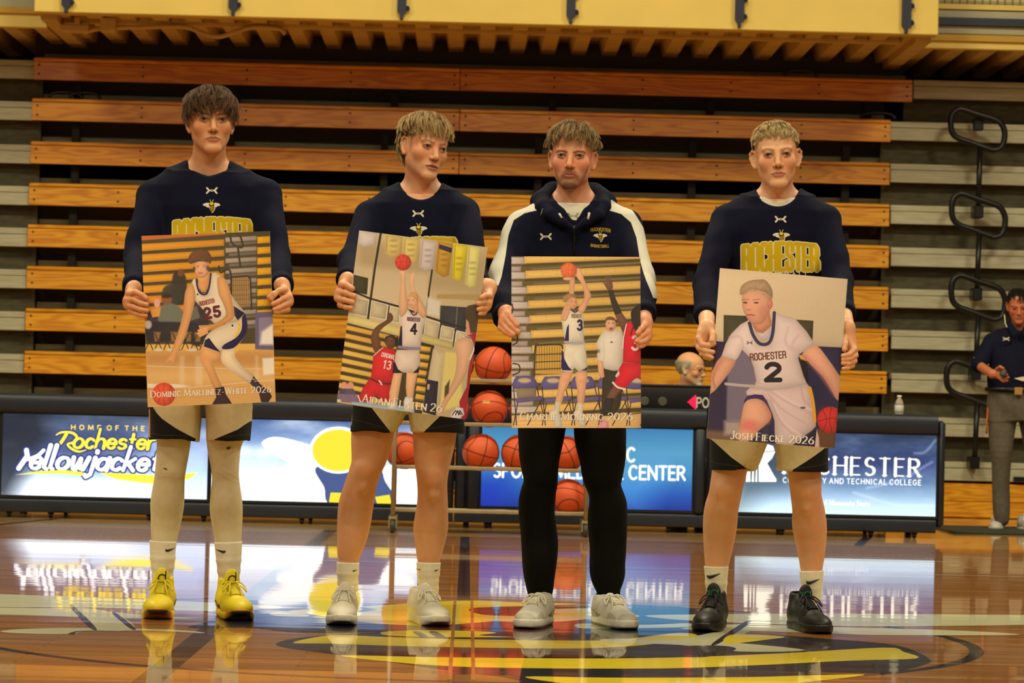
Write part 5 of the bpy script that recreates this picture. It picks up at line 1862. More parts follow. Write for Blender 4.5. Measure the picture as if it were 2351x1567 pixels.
def person(c):
    Y = c.get('Y', YBODY)
    YP = c.get('YP', YPOST)
    hs = c.get('hscale', 1.0)
    base = W(c['cx'], 1000, Y)
    root = empty('person', (base[0], Y, 0))
    tag(root, c['label'], 'person')
    c['_loft'] = rows_px(c['torso'], Y)
    c['_arms'] = []
    c['_zcut'] = W(c['cx'], c.get('shirt', {}).get('cut', 905), Y)[2] + .02
    for A in c['arms']:
        P = [W(x, y, Y + d) for x, y, d, r in A]
        c['_arms'].append((P, [r for x, y, d, r in A]))
    nb = W(*c['neck'][0], Y + .0); nr = c['neck'][1]
    c['_traps'] = []
    for P, R in c['_arms']:
        mid = nb + (np.sign(P[0][0] - nb[0]) * nr * .55, .025, -.010)
        sh = P[0] + (0, .01, R[0] * .25)
        c['_traps'].append((mid, sh, c.get('trap', .040), R[0] * .80))
    # ---------------- body
    sk = c['skin']
    R = rot(*c['rot']); hc = W(*c['head'], Y - c.get('hfwd', .03)); sc = c['sc']
    M = (R, hc, sc)
    parts = []
    g = Grid((-.115, -.13, -c.get('hdown', .26)), (.115, .15, .135), c.get('hh', .0027), M)
    head_sdf(g, c)
    nk = R @ (np.array([0, .020, -.055]) * sc) + hc
    g.cap(nk, nb + (0, .015, 0), nr * .93, nr, .02, world=True)
    g.cap(R @ (np.array([0, -.035, -.085]) * sc) + hc, nb + (0, -nr * .45, -.01), .02, .018, .03, world=True)
    for a, b, ra, rb in c['_traps']: g.cap(a, b, ra - .005, rb - .014, .03, world=True)
    # upper chest under the collar
    zc = nb[2] - .06
    g.cap(nb + (-.045, .01, -.075), nb + (.045, .01, -.075), .062, .062, .04, world=True)
    V, F, L = g.mesh()
    parts.append((V, F))
    nh = len(V)
    uv = np.zeros((nh, 2))
    uv[:, 0] = (np.arctan2(L[:, 0], -L[:, 1]) * .08 + .16) / .32
    uv[:, 1] = (L[:, 2] + .14 + .02) / .30
    for hd in c['hands']:
        ox, oy, k = hd['crop']
        def hw(x, y, dY): return W(ox + x / k, oy + y / k, YP + dY)
        wr = hw(*hd['wrist'])
        pts = [wr]
        chains = []
        for pts_, r in hd['fingers']:
            n = len(pts_); rad = r / k / sc_at(YP)
            P = []
            for i, q in enumerate(pts_):
                if len(q) == 3: dY = q[2]
                else:
                    t = i / (n - 1)
                    dY = hd.get('kd', .016) * (1 - t) ** 1.2 - (rad + .0040) * min(1, t * 1.45)
                P.append(hw(q[0], q[1], dY))
            RR = [rad * 1.02, rad, rad * .95, rad * .86, rad * .8][:n]
            chains.append((P, RR)); pts += P
        el = c['_arms'][hd['arm']][0][-2]
        fa = c['_arms'][hd['arm']][0][-1]
        pts.append(wr + (fa - wr) * 1.0)
        g = grid_for(pts, .035, .0024)
        wrr = hd.get('wr', .026)
        for P, RR in chains: g.chain(P, RR, .0035, world=True)
        gp = hd.get('palm', .0145)
        for P, RR in chains[:4]: g.cap(wr + (P[0] - wr) * .25, P[0], gp * 1.15, RR[0] * 1.05, .010, world=True)
        g.cap(wr, (chains[1][0][0] + chains[2][0][0]) / 2 + (0, .006, 0), wrr * .85, .015, .012, world=True)
        g.cap(wr, wr + (fa - wr) * 1.02, wrr, max(wrr * 1.15, .03), .02, world=True)
        v, f, _ = g.mesh(); parts.append((v, f))
    gp_ = [np.array(p) for A in c['_arms'] for p in A[0]] + [np.array([r[1] + q * r[3], r[2] + q * r[4], r[0]]) for r in c['_loft'] for q in (-1, 1)]
    lg = [chain_px(leg, Y, c.get('legdy', (0, -.025, .02, .02)), 4) for leg in c.get('legs', [])]
    for P, RR in lg: gp_ += P
    g = grid_for(gp_, .085, .0062)
    torso(g, c, -.013)
    for P, RR in lg:
        if 'pants' in c: RR = [r * .8 for r in RR]
        RR = [r * (1 - .22 * np.clip((.235 - p[2]) / .06, 0, 1)) for p, r in zip(P, RR)]
        g.chain(P, RR, .0008)
        for kx, ky in c.get('knees', []):
            kp = W(kx, ky, Y - .025)
            if np.hypot(*(np.array(P)[:, 0] - kp[0], np.array(P)[:, 2] - kp[2])).min() < .08: g.ell(kp + (0, -.044, 0), (.030, .020, .038), .02); g.ell(kp + (0, -.040, -.06), (.016, .014, .022), .02)
        top = np.array([c['_loft'][-1][1] + np.sign(P[0][0] - c['_loft'][-1][1]) * .09, Y, c['_loft'][-1][0]])
        g.cap(top, P[0], .075, RR[0] - .004, .01)
    parts.append(g.mesh()[:2])
    V, F = join(parts)
    V, F = bridge(V, F, [len(p[0]) for p in parts])
    U = np.full((len(V), 2), -2.0); U[:nh] = uv
    U[nh:, 1] = -4.0
    img = face_print(c)
    body = mesh_np('body', V, F, [skin_mat(c, img)], root, True, uv=U)
    # ---------------- hair
    if c.get('style'):
        hair_mesh(c, M, 'hair', root, M_hair)
    # ---------------- clothes
    if 'shirt' in c:
        s = c['shirt']
        allp = [np.array(p) for A in c['_arms'] for p in A[0]] + [np.array([r[1] - r[3], r[2] - r[4], r[0]]) for r in c['_loft']] + [np.array([r[1] + r[3], r[2] + r[4], r[0]]) for r in c['_loft']] + [nb + (0, 0, .05)]
        g = grid_for(allp, .085, s.get('h', .0058))
        torso(g, c, s.get('infl', .004))
        if s.get('ripple', 1): g.ripple(s.get('amp', .0032), s.get('freq', 26), c.get('seed', 3))
        for a, b, ra, rb in s['neck']: g.cap(W(*a), W(*b), ra, rb, .006, 's')
        if 'cut' in s: g.clip(2, W(c['cx'], s['cut'], Y)[2])
        V, F, _ = g.mesh()
        uv = None
        m_ = s['mat'].copy()
        if 'print' in s:
            pl = s['print']; uv = pl.uv(V, Y + .06)
            add_print(m_, pl.cv.image('shirt_print'))
        sh_ = mesh_np(s['name'], V, F, [m_], root, True, uv=uv)
        for ci, (P, RR) in enumerate(c['_arms']):
            if s.get('cuffs', 1):
                d = P[-1] - P[-2]; d = d / np.linalg.norm(d)
                mb = MB(); mb.tube([P[-1] - d * .02, P[-1] + d * .018, P[-1] + d * .026 + (0, 0, 0)], [RR[-1] + .008, RR[-1] + .0065, RR[-1] + .002], 18)
                mb.build('cuff', s['mat'], sh_, True)
        mb = MB()
        if s.get('collar'):
            mb.tube([W(*p) for p in crom_px(s['collar'])], s.get('collar_r', .006), 8, closed=True)
            mb.build('collar', s['mat'], sh_, True)
    if 'under' in c:
        s = c['under']
        g = Grid(nb - (.17, .16, .24), nb + (.17, .16, .07), .005)
        torso(g, c, s.get('infl', -.003), arms=False)
        for a, b, ra, rb in s['neck']: g.cap(W(*a), W(*b), ra, rb, .006, 's')
        V, F, _ = g.mesh()
        m_ = M_tee.copy(); uv = None
        if 'print' in s:
            uv = s['print'].uv(V, Y); add_print(m_, s['print'].cv.image('tee_print'))
        mesh_np('undershirt', V, F, [m_], root, True, uv=uv)
    if 'shorts' in c:
        s = c['shorts']
        g = grid_for([W(s['legs'][0][0][1] - 10, s['legs'][0][0][0], Y), W(s['legs'][1][0][2] + 10, s['legs'][1][-1][0] + 12, Y)], .02, .0055)
        g = Grid((g.lo[0] - .03, Y - .19, g.lo[2] - .02), (g.lo[0] + g.h * g.n[0] + .03, Y + .19, g.lo[2] + g.h * g.n[2]), .0055)
        for leg in s['legs']: g.loft(rows_px(leg, Y), .012, p=2.3)
        g.ripple(.0030, 30, c.get('seed', 3) + 5)
        for leg in s['legs']:
            rr = rows_px(leg, Y)
            rr = [(z, x, yy, a - .011, b - .011) for z, x, yy, a, b in rr[1:]]
            zl = min(q[0] for q in rr); lowest = min(rr)
            rr.append((zl - .08,) + tuple(lowest[1:]))
            g.loft(rr, .004, 's', p=2.3)
        V, F, _ = g.mesh()
        pl = s['print']
        m_ = M_cream.copy(); add_print(m_, pl.cv.image('shorts_print'))
        mesh_np('shorts', V, F, [m_], root, True, uv=pl.uv(V))
    if 'pants' in c:
        s = c['pants']
        Pall, Ral = [], []
        for leg in s['legs']:
            P, RR = chain_px(leg, Y, s.get('dy', (0, -.02, .02, .02)), 4); Pall += P; Ral.append((P, RR))
        g = grid_for(Pall, .13, .0062)
        for P, RR in Ral: g.chain(P, RR, .0008)
        if 'hip' in s: g.loft(rows_px(s['hip'], Y), .03, p=2.3)
        if s.get('amp', .003): g.ripple(s.get('amp', .003), s.get('freq', 24), c.get('seed', 3) + 9)
        V, F, _ = g.mesh()
        m_ = s['mat'].copy(); uv = None
        if 'print' in s: uv = s['print'].uv(V); add_print(m_, s['print'].cv.image('leg_print'))
        mesh_np(s['name'], V, F, [m_], root, True, uv=uv)
    for i, sk_ in enumerate(c.get('socks', [])):
        rr = sk_['rows']
        P, RR = chain_px(rr, Y, sk_.get('dy', (.02, .02, .03)))
        P2 = crom(P, 6); R2 = np.interp(np.linspace(0, 1, len(P2)), np.linspace(0, 1, len(RR)), RR)
        tt = np.linspace(0, 1, len(P2))
        R2 = R2 + .0034 + .0022 * np.maximum(0, np.sin(tt * sk_.get('folds', 5) * 6.28)) * (tt > .25)
        mb = MB(); mb.tube(P2, R2, 24)
        o = mb.build('sock', M_sock, root, True)
        if 'marks' in sk_:
            bv = BVHTree.FromPolygons([tuple(v) for v in mb.V], [tuple(f) for f in mb.F if len(f) < 5])
            for (x, y, s_, fl) in sk_['marks']:
                pl = [(-1.0, -.12, .04), (-.92, .10, .20), (-.62, .20, .26), (-.2, .10, .22), (.4, -.12, .13), (1.0, -.36, .03)]
                pl = crom([(fl * a, b, w_) for a, b, w_ in pl], 4)
                vs = []
                for a, b, w_ in pl:
                    p = W(x + a * s_, y + b * s_, Y - .2); d = W(x + a * s_, y + b * s_, Y) - p; d /= np.linalg.norm(d)
                    hit = bv.ray_cast(Vector(p), Vector(d))
                    vs.append(np.array(hit[0]) - d * .0004 if hit[0] is not None else W(x + a * s_, y + b * s_, Y - .03))
                mk = MB(); mk.tube(vs, [max(.0006, w_ * s_ / 610) for a, b, w_ in pl], 6); mk.build('sock_mark', M_blk, o, True)
    for i in range(len(c.get('shoes', []))): make_shoe(c, i, root)
    if 'extra_parts' in c: c['extra_parts'](c, root, Y, nb, M)
    return root


def crom_px(P, n=5):
    return crom(P, n, True)
# ------------------------------------------------------------------ the people themselves
C1, C2, C3, C4 = (270, 520, 3.645), (750, 520, 3.4825), (1120, 560, 3.5625), (1580, 590, 3.483)
WHT, GLD, NVY = (214, 208, 190), (216, 178, 34), (14, 15, 30)


def rgbl(c): return np.array(lin(c)[:3])


def shoe_paint(base, *rules):
    def fn(L, f):
        col = np.tile(rgbl(base), (len(L), 1))
        for cond, c in rules:
            m = cond(L, f)
            w = np.clip(m, 0, 1)[:, None]
            col = col * (1 - w) + rgbl(c) * w
        return col
    return fn


def ss(a, lo, hi): return np.clip((a - lo) / (hi - lo), 0, 1)


M_shoe = attr_mat('shoe_upper', .5)
M_lacey = mat('lace_yellow', (214, 196, 30), .7)
M_lacew = mat('lace_cream', (226, 220, 198), .8)
M_laceb = mat('lace_black', (14, 14, 14), .7)
M_navym = mat('mark_navy', (24, 28, 60), .5)
M_greenm = mat('mark_green', (20, 120, 84), .5)
M_brown = mat('mark_brown', (120, 70, 44), .5)
M_greym = mat('mark_grey', (150, 146, 128), .5)


def ring_mark(cx_, cz, r, tail, rad=.0022):
    def fn(mk, toW, bv, f):
        def on(u, v):
            hit = bv.ray_cast(Vector((u, -.3, v)), Vector((0, 1, 0)))
            return (u, (hit[0].y - .0015) if hit[0] is not None else -.02, v)
        t = np.linspace(0, 6.283, 15)[:-1]
        mk.tube(toW([on(cx_ + r * math.cos(a), cz + r * math.sin(a)) for a in t]), rad, 6, closed=True)
        for P in tail:
            mk.tube(toW([on(cx_ + a * r, cz + b * r) for a, b in P]), rad, 6)
    return fn


YELLOW_SHOE = dict(k=1.1, high=.112, spring=.026, sole_h=.026, upper=M_shoe, lace=M_lacey,
    cols=shoe_paint((226, 206, 24), (lambda L, f: ss(-L[:, 1], .13, .18) * .25, (222, 176, 26))),
    sole_cols=shoe_paint((226, 200, 40), (lambda L, f: ss(-L[:, 1], .12, .165), (206, 136, 40)), (lambda L, f: ss(-L[:, 1], .15, .185) * ss(.040 - L[:, 2], 0, .008), (40, 20, 10))),
    mark=(M_navym, ring_mark(0, .128, .0125, [[(.95, -.2), (1.0, 2.0)], [(-1.1, -.2), (-2.0, -1.6)]])), swoosh=M_navym)
CREAM_SHOE = dict(k=1.06, high=.100, spring=.018, sole_h=.034, upper=M_shoe, lace=M_lacew,
    tg=.004, cols=shoe_paint((230, 222, 200), (lambda L, f: ss(-L[:, 1], .07, .09) * .5, (214, 208, 186))),
    sole_cols=shoe_paint((230, 224, 204), (lambda L, f: ss(-L[:, 1], .14, .18) * ss(.022 - L[:, 2], 0, .006) * .8, (84, 80, 62))))
DUNK_SHOE = dict(k=1.07, high=.086, spring=.006, sole_h=.034, upper=M_shoe, lace=M_lacew,
    tg=-.006, cols=shoe_paint((216, 212, 194), (lambda L, f: ss(L[:, 1], -.10, -.09) * ss(.058 - L[:, 2], 0, .01) * .0 + ((L[:, 1] > .01) | (L[:, 1] < -.158) | ((L[:, 1] < -.09) & (np.abs(L[:, 0]) > .036))) * .8, (180, 176, 156)), (lambda L, f: ((np.abs(L[:, 0]) < .03) & (L[:, 1] < -.085) & (L[:, 1] > -.15)) * .7, (222, 218, 204))),
    sole_cols=shoe_paint((224, 218, 202), (lambda L, f: ss(.012 - L[:, 2], 0, .002), (120, 126, 100))), swoosh=M_greym)
BLACK_SHOE = dict(k=1.07, high=.108, spring=.010, sole_h=.03, upper=M_shoe, lace=M_laceb, long=1,
    cols=shoe_paint((20, 19, 17), (lambda L, f: .35 * (np.sin(L[:, 1] * 160 + L[:, 0] * 90) > .6), (34, 32, 28))), sole_cols=shoe_paint((24, 22, 20)),
    mark=(M_greenm, ring_mark(.004, .122, .0120, [[(.9, -.2), (1.15, 1.3)], [(-1.2, .9), (-1.6, .2), (-2.2, .9)], [(-1.6, .2), (-1.3, -.8)]], .0018)))

# ---- prints on the shirts
def chest_print(x0, x1, y0, y1, uax, uay, bx, by, word=None, sub=None):
    p = Plan(x0, x1, y0, y1, YBODY - .115)
    ua(p.cv, uax, uay, 12, WHT)
    insect(p.cv, bx, by, 10.5)
    if word:
        (xa, ya), (xb, yb), h = word
        text_fit(p.cv, 'ROCHESTER', (xa, ya), (xb, yb), h, .175, (206, 172, 26), font=BLOCK, gap=.34, outline=((222, 214, 180), .075), warp=lambda u, v, t: (u, v * (1 + .10 * math.sin(math.pi * np.clip(u / t, 0, 1)))))
    if sub:
        (xa, ya), (xb, yb), h = sub
        text_fit(p.cv, 'BASKETBALL', (xa, ya), (xb, yb), h, .14, WHT, gap=.5)
    return p


def shorts_print(x0, x1, y0, y1, navy, stitch, gold):
    p = Plan(x0, x1, y0, y1, YBODY - .11)
    for q in navy: p.cv.poly(q, (12, 12, 16), 1, .3)
    for q in stitch: p.cv.line(q, .9, (88, 86, 84), .9, .3)
    for q in gold: p.cv.poly(q, (206, 140, 40), 1, .3)
    return p


Yb = YBODY
P1 = dict(cx=460, seed=3, label='tall dark-haired young man in navy crewneck, white leggings and yellow shoes holding a poster',
    skin=(210, 158, 116), hair=(92, 64, 38), brow=(40, 26, 18), head=(484, 281), rot=(11, 2, -1), sc=1.065, neck=((478, 376), .064), iris=(40, 26, 18), lip=(176, 98, 76), jaw=1.05, fadea=.35,
    hdown=.25, eyeopen=.85,
    style=dict(seed=4, locks=560, per=12, len_top=.088, len_side=.05, lift=.5, grav=.75, bias=(0, -.75, 0), part=.22, partx=.004, mess=.38, clump=.5, wave=.2, line=.056, side=.022, back=-.04, rad=.00075, seg=8),
    torso=[(398, 392, 566, .085), (430, 362, 600, .105), (480, 352, 604, .122), (560, 355, 602, .125), (660, 362, 596, .12), (780, 362, 592, .118), (880, 352, 586, .122), (950, 350, 584, .12)],
    arms=[[(348, 455, .0, .060), (318, 592, -.17, .050), (309, 655, -.42, .038)], [(607, 452, .0, .060), (634, 590, -.17, .050), (646, 652, -.42, .038)]],
    hands=[dict(crop=C1, arm=0, wrist=(135, 520, .07), fingers=[([(95, 560), (150, 548), (205, 572), (240, 598)], 25), ([(76, 612), (135, 612), (192, 640), (242, 652)], 25), ([(80, 660), (132, 672), (192, 694), (246, 702)], 24), ([(105, 708), (152, 728), (205, 745), (238, 745)], 20), ([(120, 590, .05), (180, 600, .035), (235, 640, .022)], 23)]),
           dict(crop=C1, arm=1, wrist=(1375, 490, .07), fingers=[([(1395, 528), (1350, 535), (1308, 575), (1285, 606)], 24), ([(1432, 585), (1385, 602), (1335, 632), (1298, 648)], 24), ([(1440, 640), (1395, 656), (1345, 682), (1312, 692)], 23), ([(1422, 695), (1380, 705), (1335, 718), (1318, 716)], 19), ([(1350, 545, .02), (1296, 560, -.012), (1266, 590, -.016)], 21)])],
    shirt=dict(cut=896, name='sweatshirt', mat=M_navyc, neck=[((484, 360, Yb - .3), (478, 342, Yb + .06), .088, .088)], print=chest_print(290, 690, 380, 700, 486, 437, 486, 471, ((402, 571), (573, 568), 60))),
    pants=dict(name='leggings', mat=M_cream, amp=0, legs=[[(352, 452, 935), (358, 440, 985), (360, 437, 1020), (357, 428, 1070), (354, 424, 1100), (346, 423, 1150), (346, 419, 1180), (347, 409, 1225), (349, 402, 1260), (352, 396, 1300), (353, 394, 1335)],
        [(478, 580, 935), (474, 566, 985), (475, 554, 1020), (484, 549, 1070), (487, 549, 1100), (482, 556, 1150), (483, 557, 1180), (491, 555, 1225), (496, 552, 1260), (501, 548, 1300), (503, 547, 1335)]]),
    shorts=dict(legs=[[(880, 344, 470, .13), (935, 342, 466, .128), (975, 342, 461, .122), (1011, 342, 457, .118)], [(880, 464, 582, .13), (935, 468, 578, .128), (975, 473, 576, .122), (1011, 475, 574, .118)]],
        print=shorts_print(325, 595, 860, 1030, [[(335, 930), (350, 934), (360, 948), (373, 961), (405, 983), (447, 1007), (440, 1022), (335, 1022)], [(590, 955), (577, 962), (545, 986), (492, 1008), (500, 1022), (590, 1022)]], [[(336, 994), (380, 999), (430, 999)], [(510, 1002), (545, 1000), (585, 994)]], [[(333, 940), (341, 938), (341, 1004), (333, 1004)]])),
    socks=[dict(rows=[(345, 404, 1241), (346, 401, 1262), (347, 400, 1285), (350, 396, 1312), (351, 394, 1338)], marks=[(391, 1261, 11, 1)]), dict(rows=[(494, 554, 1243), (496, 553, 1265), (499, 551, 1292), (503, 548, 1322), (504, 547, 1345)], marks=[(506, 1264, 11, -1)])],
    shoes=[dict(toe=(360, 1423), ang=2), dict(toe=(554, 1426), ang=15)], shoe_style=YELLOW_SHOE, legs=[[(364, 430, 960), (366, 430, 1040), (364, 416, 1150), (360, 392, 1300), (360, 390, 1350)], [(484, 566, 960), (486, 546, 1040), (492, 548, 1150), (506, 544, 1300), (508, 543, 1355)]])

P2 = dict(cx=925, seed=8, label='blond young man with mullet glancing sideways, navy crewneck and bare legs, holding a tilted poster',
    skin=(216, 166, 128), hair=(172, 142, 92), brow=(112, 76, 46), browa=.6, head=(976, 340), rot=(28, 1, 9), sc=1.045, neck=((966, 424), .060), iris=(50, 42, 34), lip=(180, 92, 72), open=.0035, fadea=.6, gaze=.0012,
    eyeopen=.8, ear=.4,
    style=dict(seed=9, locks=440, per=13, len_top=.078, len_side=.02, lift=.5, grav=.6, bias=(0, -.8, 0), part=.5, partx=.008, mess=.22, clump=.72, wave=.05, line=.064, side=.045, back=-.075, rad=.00075, mullet=.075),
    torso=[(440, 885, 1044, .08), (470, 856, 1070, .105), (530, 848, 1074, .12), (620, 850, 1076, .12), (740, 850, 1074, .115), (860, 828, 1062, .12), (950, 815, 1060, .12)],
    arms=[[(851, 500, .0, .056), (812, 600, -.19, .047), (799, 640, -.42, .037)], [(1066, 492, .0, .056), (1086, 600, -.19, .047), (1098, 650, -.42, .037)]],
    hands=[dict(crop=C2, arm=0, wrist=(165, 425, .07), fingers=[([(120, 462), (160, 468), (205, 494)], 25), ([(98, 522), (150, 528), (220, 555)], 25), ([(88, 572), (140, 585), (205, 602)], 24), ([(108, 625), (150, 642), (196, 648)], 20), ([(150, 490, .05), (200, 520, .03), (250, 550, .022)], 23)]),
           dict(crop=C2, arm=1, wrist=(1300, 480, .08), fingers=[([(1302, 552), (1270, 550), (1238, 566)], 22), ([(1295, 606), (1250, 604), (1212, 614)], 22), ([(1275, 655), (1240, 652), (1214, 660)], 20), ([(1255, 690), (1235, 694), (1222, 698)], 16), ([(1290, 560, .06), (1250, 570, .04), (1215, 590, .024)], 22)])],
    shirt=dict(cut=890, name='sweatshirt', mat=M_navyc, neck=[((966, 418, Yb - .3), (966, 396, Yb + .06), .086, .085)], print=chest_print(770, 1150, 420, 740, 960, 490, 961, 525, ((878, 622), (1048, 610), 60))),
    legs=[[(810, 918, 930), (808, 908, 970), (806, 902, 1007), (807, 890, 1045), (806, 880, 1068), (796, 868, 1100), (786, 862, 1130), (777, 857, 1160), (774, 851, 1200), (774, 842, 1235), (774, 831, 1262), (776, 823, 1290), (777, 822, 1350)],
          [(945, 1058, 930), (946, 1052, 970), (948, 1046, 1007), (950, 1038, 1045), (954, 1031, 1075), (958, 1027, 1110), (958, 1028, 1150), (952, 1029, 1190), (949, 1028, 1215), (953, 1021, 1245), (956, 1014, 1270), (959, 1010, 1290), (962, 1006, 1350)]],
    shorts=dict(legs=[[(870, 812, 945, .135), (935, 809, 940, .132), (965, 807, 922, .128), (990, 805, 910, .124)], [(870, 932, 1062, .135), (935, 936, 1064, .132), (965, 940, 1066, .128), (993, 943, 1067, .124)]],
        print=shorts_print(790, 1085, 850, 1010, [[(800, 925), (811, 930), (854, 936), (870, 957), (901, 997), (903, 1008), (800, 1008)], [(1010, 955), (967, 997), (965, 1008), (1080, 1008), (1080, 958)]], [[(800, 960), (850, 972), (890, 985)], [(975, 985), (1020, 978), (1070, 970)]], [[(798, 940), (807, 945), (807, 975), (798, 975)]])),
    socks=[dict(rows=[(775, 823, 1290), (775, 822, 1310), (777, 820, 1330), (778, 820, 1355)], folds=3, marks=[(815, 1309, 5, 1)]), dict(rows=[(958, 1010, 1290), (959, 1008, 1310), (962, 1005, 1335), (964, 1005, 1362)], folds=5, marks=[(1003, 1308, 5, 1), (961, 1306, 4, -1)])],
    shoes=[dict(toe=(784, 1437), ang=0), dict(toe=(1012, 1439), ang=18)], shoe_style=CREAM_SHOE)

p3 = Plan(1100, 1520, 440, 740, YBODY - .115)
for pol in ([(1232, 452), (1240, 480), (1205, 487), (1180, 503), (1167, 540), (1160, 590), (1150, 640), (1143, 660), (1108, 668), (1126, 610), (1142, 570), (1155, 515), (1180, 472)], [(1406, 455), (1394, 480), (1428, 489), (1450, 508), (1461, 545), (1466, 600), (1476, 650), (1489, 690), (1512, 690), (1500, 630), (1490, 570), (1480, 520), (1455, 478)]):
    p3.cv.poly(pol, (204, 200, 184), 1, .5)
ua(p3.cv, 1253, 543, 12, WHT)
text_fit(p3.cv, 'ROCHESTER', (1356, 531), (1401, 533), 7, .2, (190, 150, 50), font=BLOCK, gap=.3, warp=lambda u, v, t: (u, v + .35 * math.sin(math.pi * u / t)))
insect(p3.cv, 1378, 541, 8.5)
text_fit(p3.cv, 'BASKETBALL', (1356, 566), (1398, 567), 6, .2, (190, 150, 50), font=BLOCK, gap=.3, warp=lambda u, v, t: (u, v - .3 * math.sin(math.pi * u / t)))
pt3 = Plan(1230, 1400, 430, 540, YBODY - .1)
ua(pt3.cv, 1316, 496, 12, (140, 134, 112))


def hood(c, root, Y, nb, M):
    mb = MB()
    mats_ = M_navyc
    P = [(1318, 526, -.150), (1292, 510, -.142), (1264, 494, -.118), (1248, 474, -.07), (1246, 456, .0), (1268, 440, .07), (1316, 434, .10), (1364, 440, .07), (1386, 456, .0), (1386, 474, -.07), (1372, 494, -.118), (1345, 510, -.142), (1320, 526, -.150)]
    Q = [W(a, b, Y + d) for a, b, d in P]
    g = grid_for(Q, .08, .005)
    rr = [.008, .017, .024, .028, .030, .036, .040, .036, .030, .028, .024, .017, .008]
    g.chain(Q, rr, .01)
    g.chain([W(1246, 478, Y - .05), W(1240, 464, Y + .03), W(1285, 460, Y + .13), W(1350, 460, Y + .13), W(1394, 466, Y + .03), W(1388, 480, Y - .05)], [.025, .034, .045, .045, .034, .025], .02)
    g.cap(W(1316, 425, Y - .25), W(1316, 405, Y + .05), .066, .070, .008, 's')
    g.ripple(.0022, 45, 4)
    V, F, _ = g.mesh()
    mesh_np('hood', V, F, [mats_], root, True)
    mb = MB(); mb.tube([W(1318, 518, Y - .155), W(1319, 545, Y - .150), W(1319, 585, Y - .140)], .0035, 6)
    mb.box(W(1315.5, 536, Y - .158), W(1320.5, 520, Y - .148)); mb.build('zip', M_blk, root, True)
    for a, b in (((1284, 490), (1290, 500)), ((1353, 488), (1350, 503))):
        mb = MB(); mb.tube([W(a[0], a[1], Y - .15), W(b[0], b[1], Y - .158)], .0045, 6); mb.build('drawstring', M_tee, root, True)
    mb = MB(); mb.tube(crom([W(1246, 480, Y - .135), W(1243, 492, Y - .15), W(1240, 497, Y - .145)], 4), .004, 6); mb.build('cord_lock', M_blk, root, True)


P3 = dict(cx=1318, seed=12, label='bearded young man in navy and white hooded track jacket and black joggers holding a poster',
    skin=(216, 158, 124), hair=(148, 120, 76), brow=(70, 46, 30), head=(1314, 364), rot=(-7, 2, 1), sc=1.06, neck=((1318, 445), .060), iris=(56, 52, 46), lip=(176, 92, 76), beard=.66, beardcol=(100, 64, 36), browz=-.0035, eyeopen=.78, arch=-.002, fadea=.6, smile=-.0014, gazez=.0006,
    style=dict(seed=14, locks=440, per=13, len_top=.070, len_side=.022, lift=.7, grav=.45, bias=(0, -.7, 0), part=.18, mess=.5, clump=.42, wave=.45, line=.066, side=.045, back=-.04, rad=.00075),
    torso=[(466, 1236, 1400, .085), (490, 1206, 1430, .105), (545, 1190, 1448, .125), (640, 1192, 1448, .125), (760, 1196, 1442, .12), (860, 1190, 1442, .125), (930, 1190, 1440, .125)],
    arms=[[(1200, 522, .0, .056), (1154, 640, -.18, .052), (1160, 725, -.42, .040)], [(1434, 522, .0, .056), (1468, 640, -.18, .052), (1478, 718, -.42, .040)]],
    hands=[dict(crop=C3, arm=0, wrist=(150, 560, .06), kd=.012, fingers=[([(168, 575), (205, 622), (238, 662)], 25), ([(140, 605), (188, 664), (246, 718)], 26), ([(115, 645), (160, 700), (208, 738)], 23), ([(102, 685), (145, 722), (190, 748)], 19), ([(180, 600, .04), (225, 640, .03), (270, 690, .022)], 22)]),
           dict(crop=C3, arm=1, wrist=(1285, 640, .05), fingers=[([(1285, 665), (1252, 695), (1226, 728)], 24), ([(1305, 718), (1262, 752), (1218, 795)], 23), ([(1312, 765), (1282, 792), (1248, 806)], 22), ([(1300, 805), (1272, 828), (1250, 838)], 18), ([(1270, 690, .05), (1240, 720, .035), (1215, 750, .022)], 22)])],
    shirt=dict(cut=930, name='track_jacket', mat=M_navyc, infl=.006, neck=[((1318, 440, Yb - .3), (1318, 424, Yb + .06), .083, .086), ((1318, 452, Yb - .2), (1318, 520, Yb - .2), .07, .004), ((1318, 452, Yb - .1), (1318, 515, Yb - .1), .06, .003)], print=p3, amp=.0042),
    under=dict(infl=-.005, neck=[((1316, 418, Yb - .3), (1316, 405, Yb + .06), .082, .085)], print=pt3),
    pants=dict(name='joggers', mat=M_blackc, amp=.0042, freq=30, dy=(0, -.02, .01, .02), hip=[(840, 1196, 1442, .12), (900, 1192, 1440, .13), (960, 1190, 1438, .125)], legs=[
        [(1190, 1312, 900), (1189, 1302, 960), (1189, 1296, 1000), (1194, 1287, 1050), (1198, 1281, 1090), (1199, 1279, 1108), (1191, 1276, 1135), (1191, 1277, 1170), (1193, 1278, 1210), (1197, 1279, 1255), (1200, 1278, 1290), (1204, 1273, 1325), (1209, 1269, 1350), (1214, 1266, 1362)],
        [(1320, 1440, 900), (1318, 1438, 960), (1319, 1437, 1000), (1330, 1435, 1045), (1338, 1431, 1085), (1342, 1425, 1110), (1346, 1430, 1135), (1348, 1436, 1165), (1350, 1438, 1210), (1354, 1438, 1260), (1357, 1437, 1295), (1362, 1437, 1320), (1367, 1427, 1345), (1374, 1424, 1366)]]),
    legs=[[(1204, 1290, 960), (1206, 1276, 1080), (1204, 1268, 1200), (1215, 1262, 1330), (1216, 1262, 1405)], [(1335, 1430, 960), (1346, 1422, 1080), (1360, 1428, 1200), (1376, 1420, 1330), (1376, 1418, 1405)]], extra_parts=hood,
    shoes=[dict(toe=(1203, 1444), ang=-15), dict(toe=(1446, 1446), ang=18)], shoe_style=DUNK_SHOE)

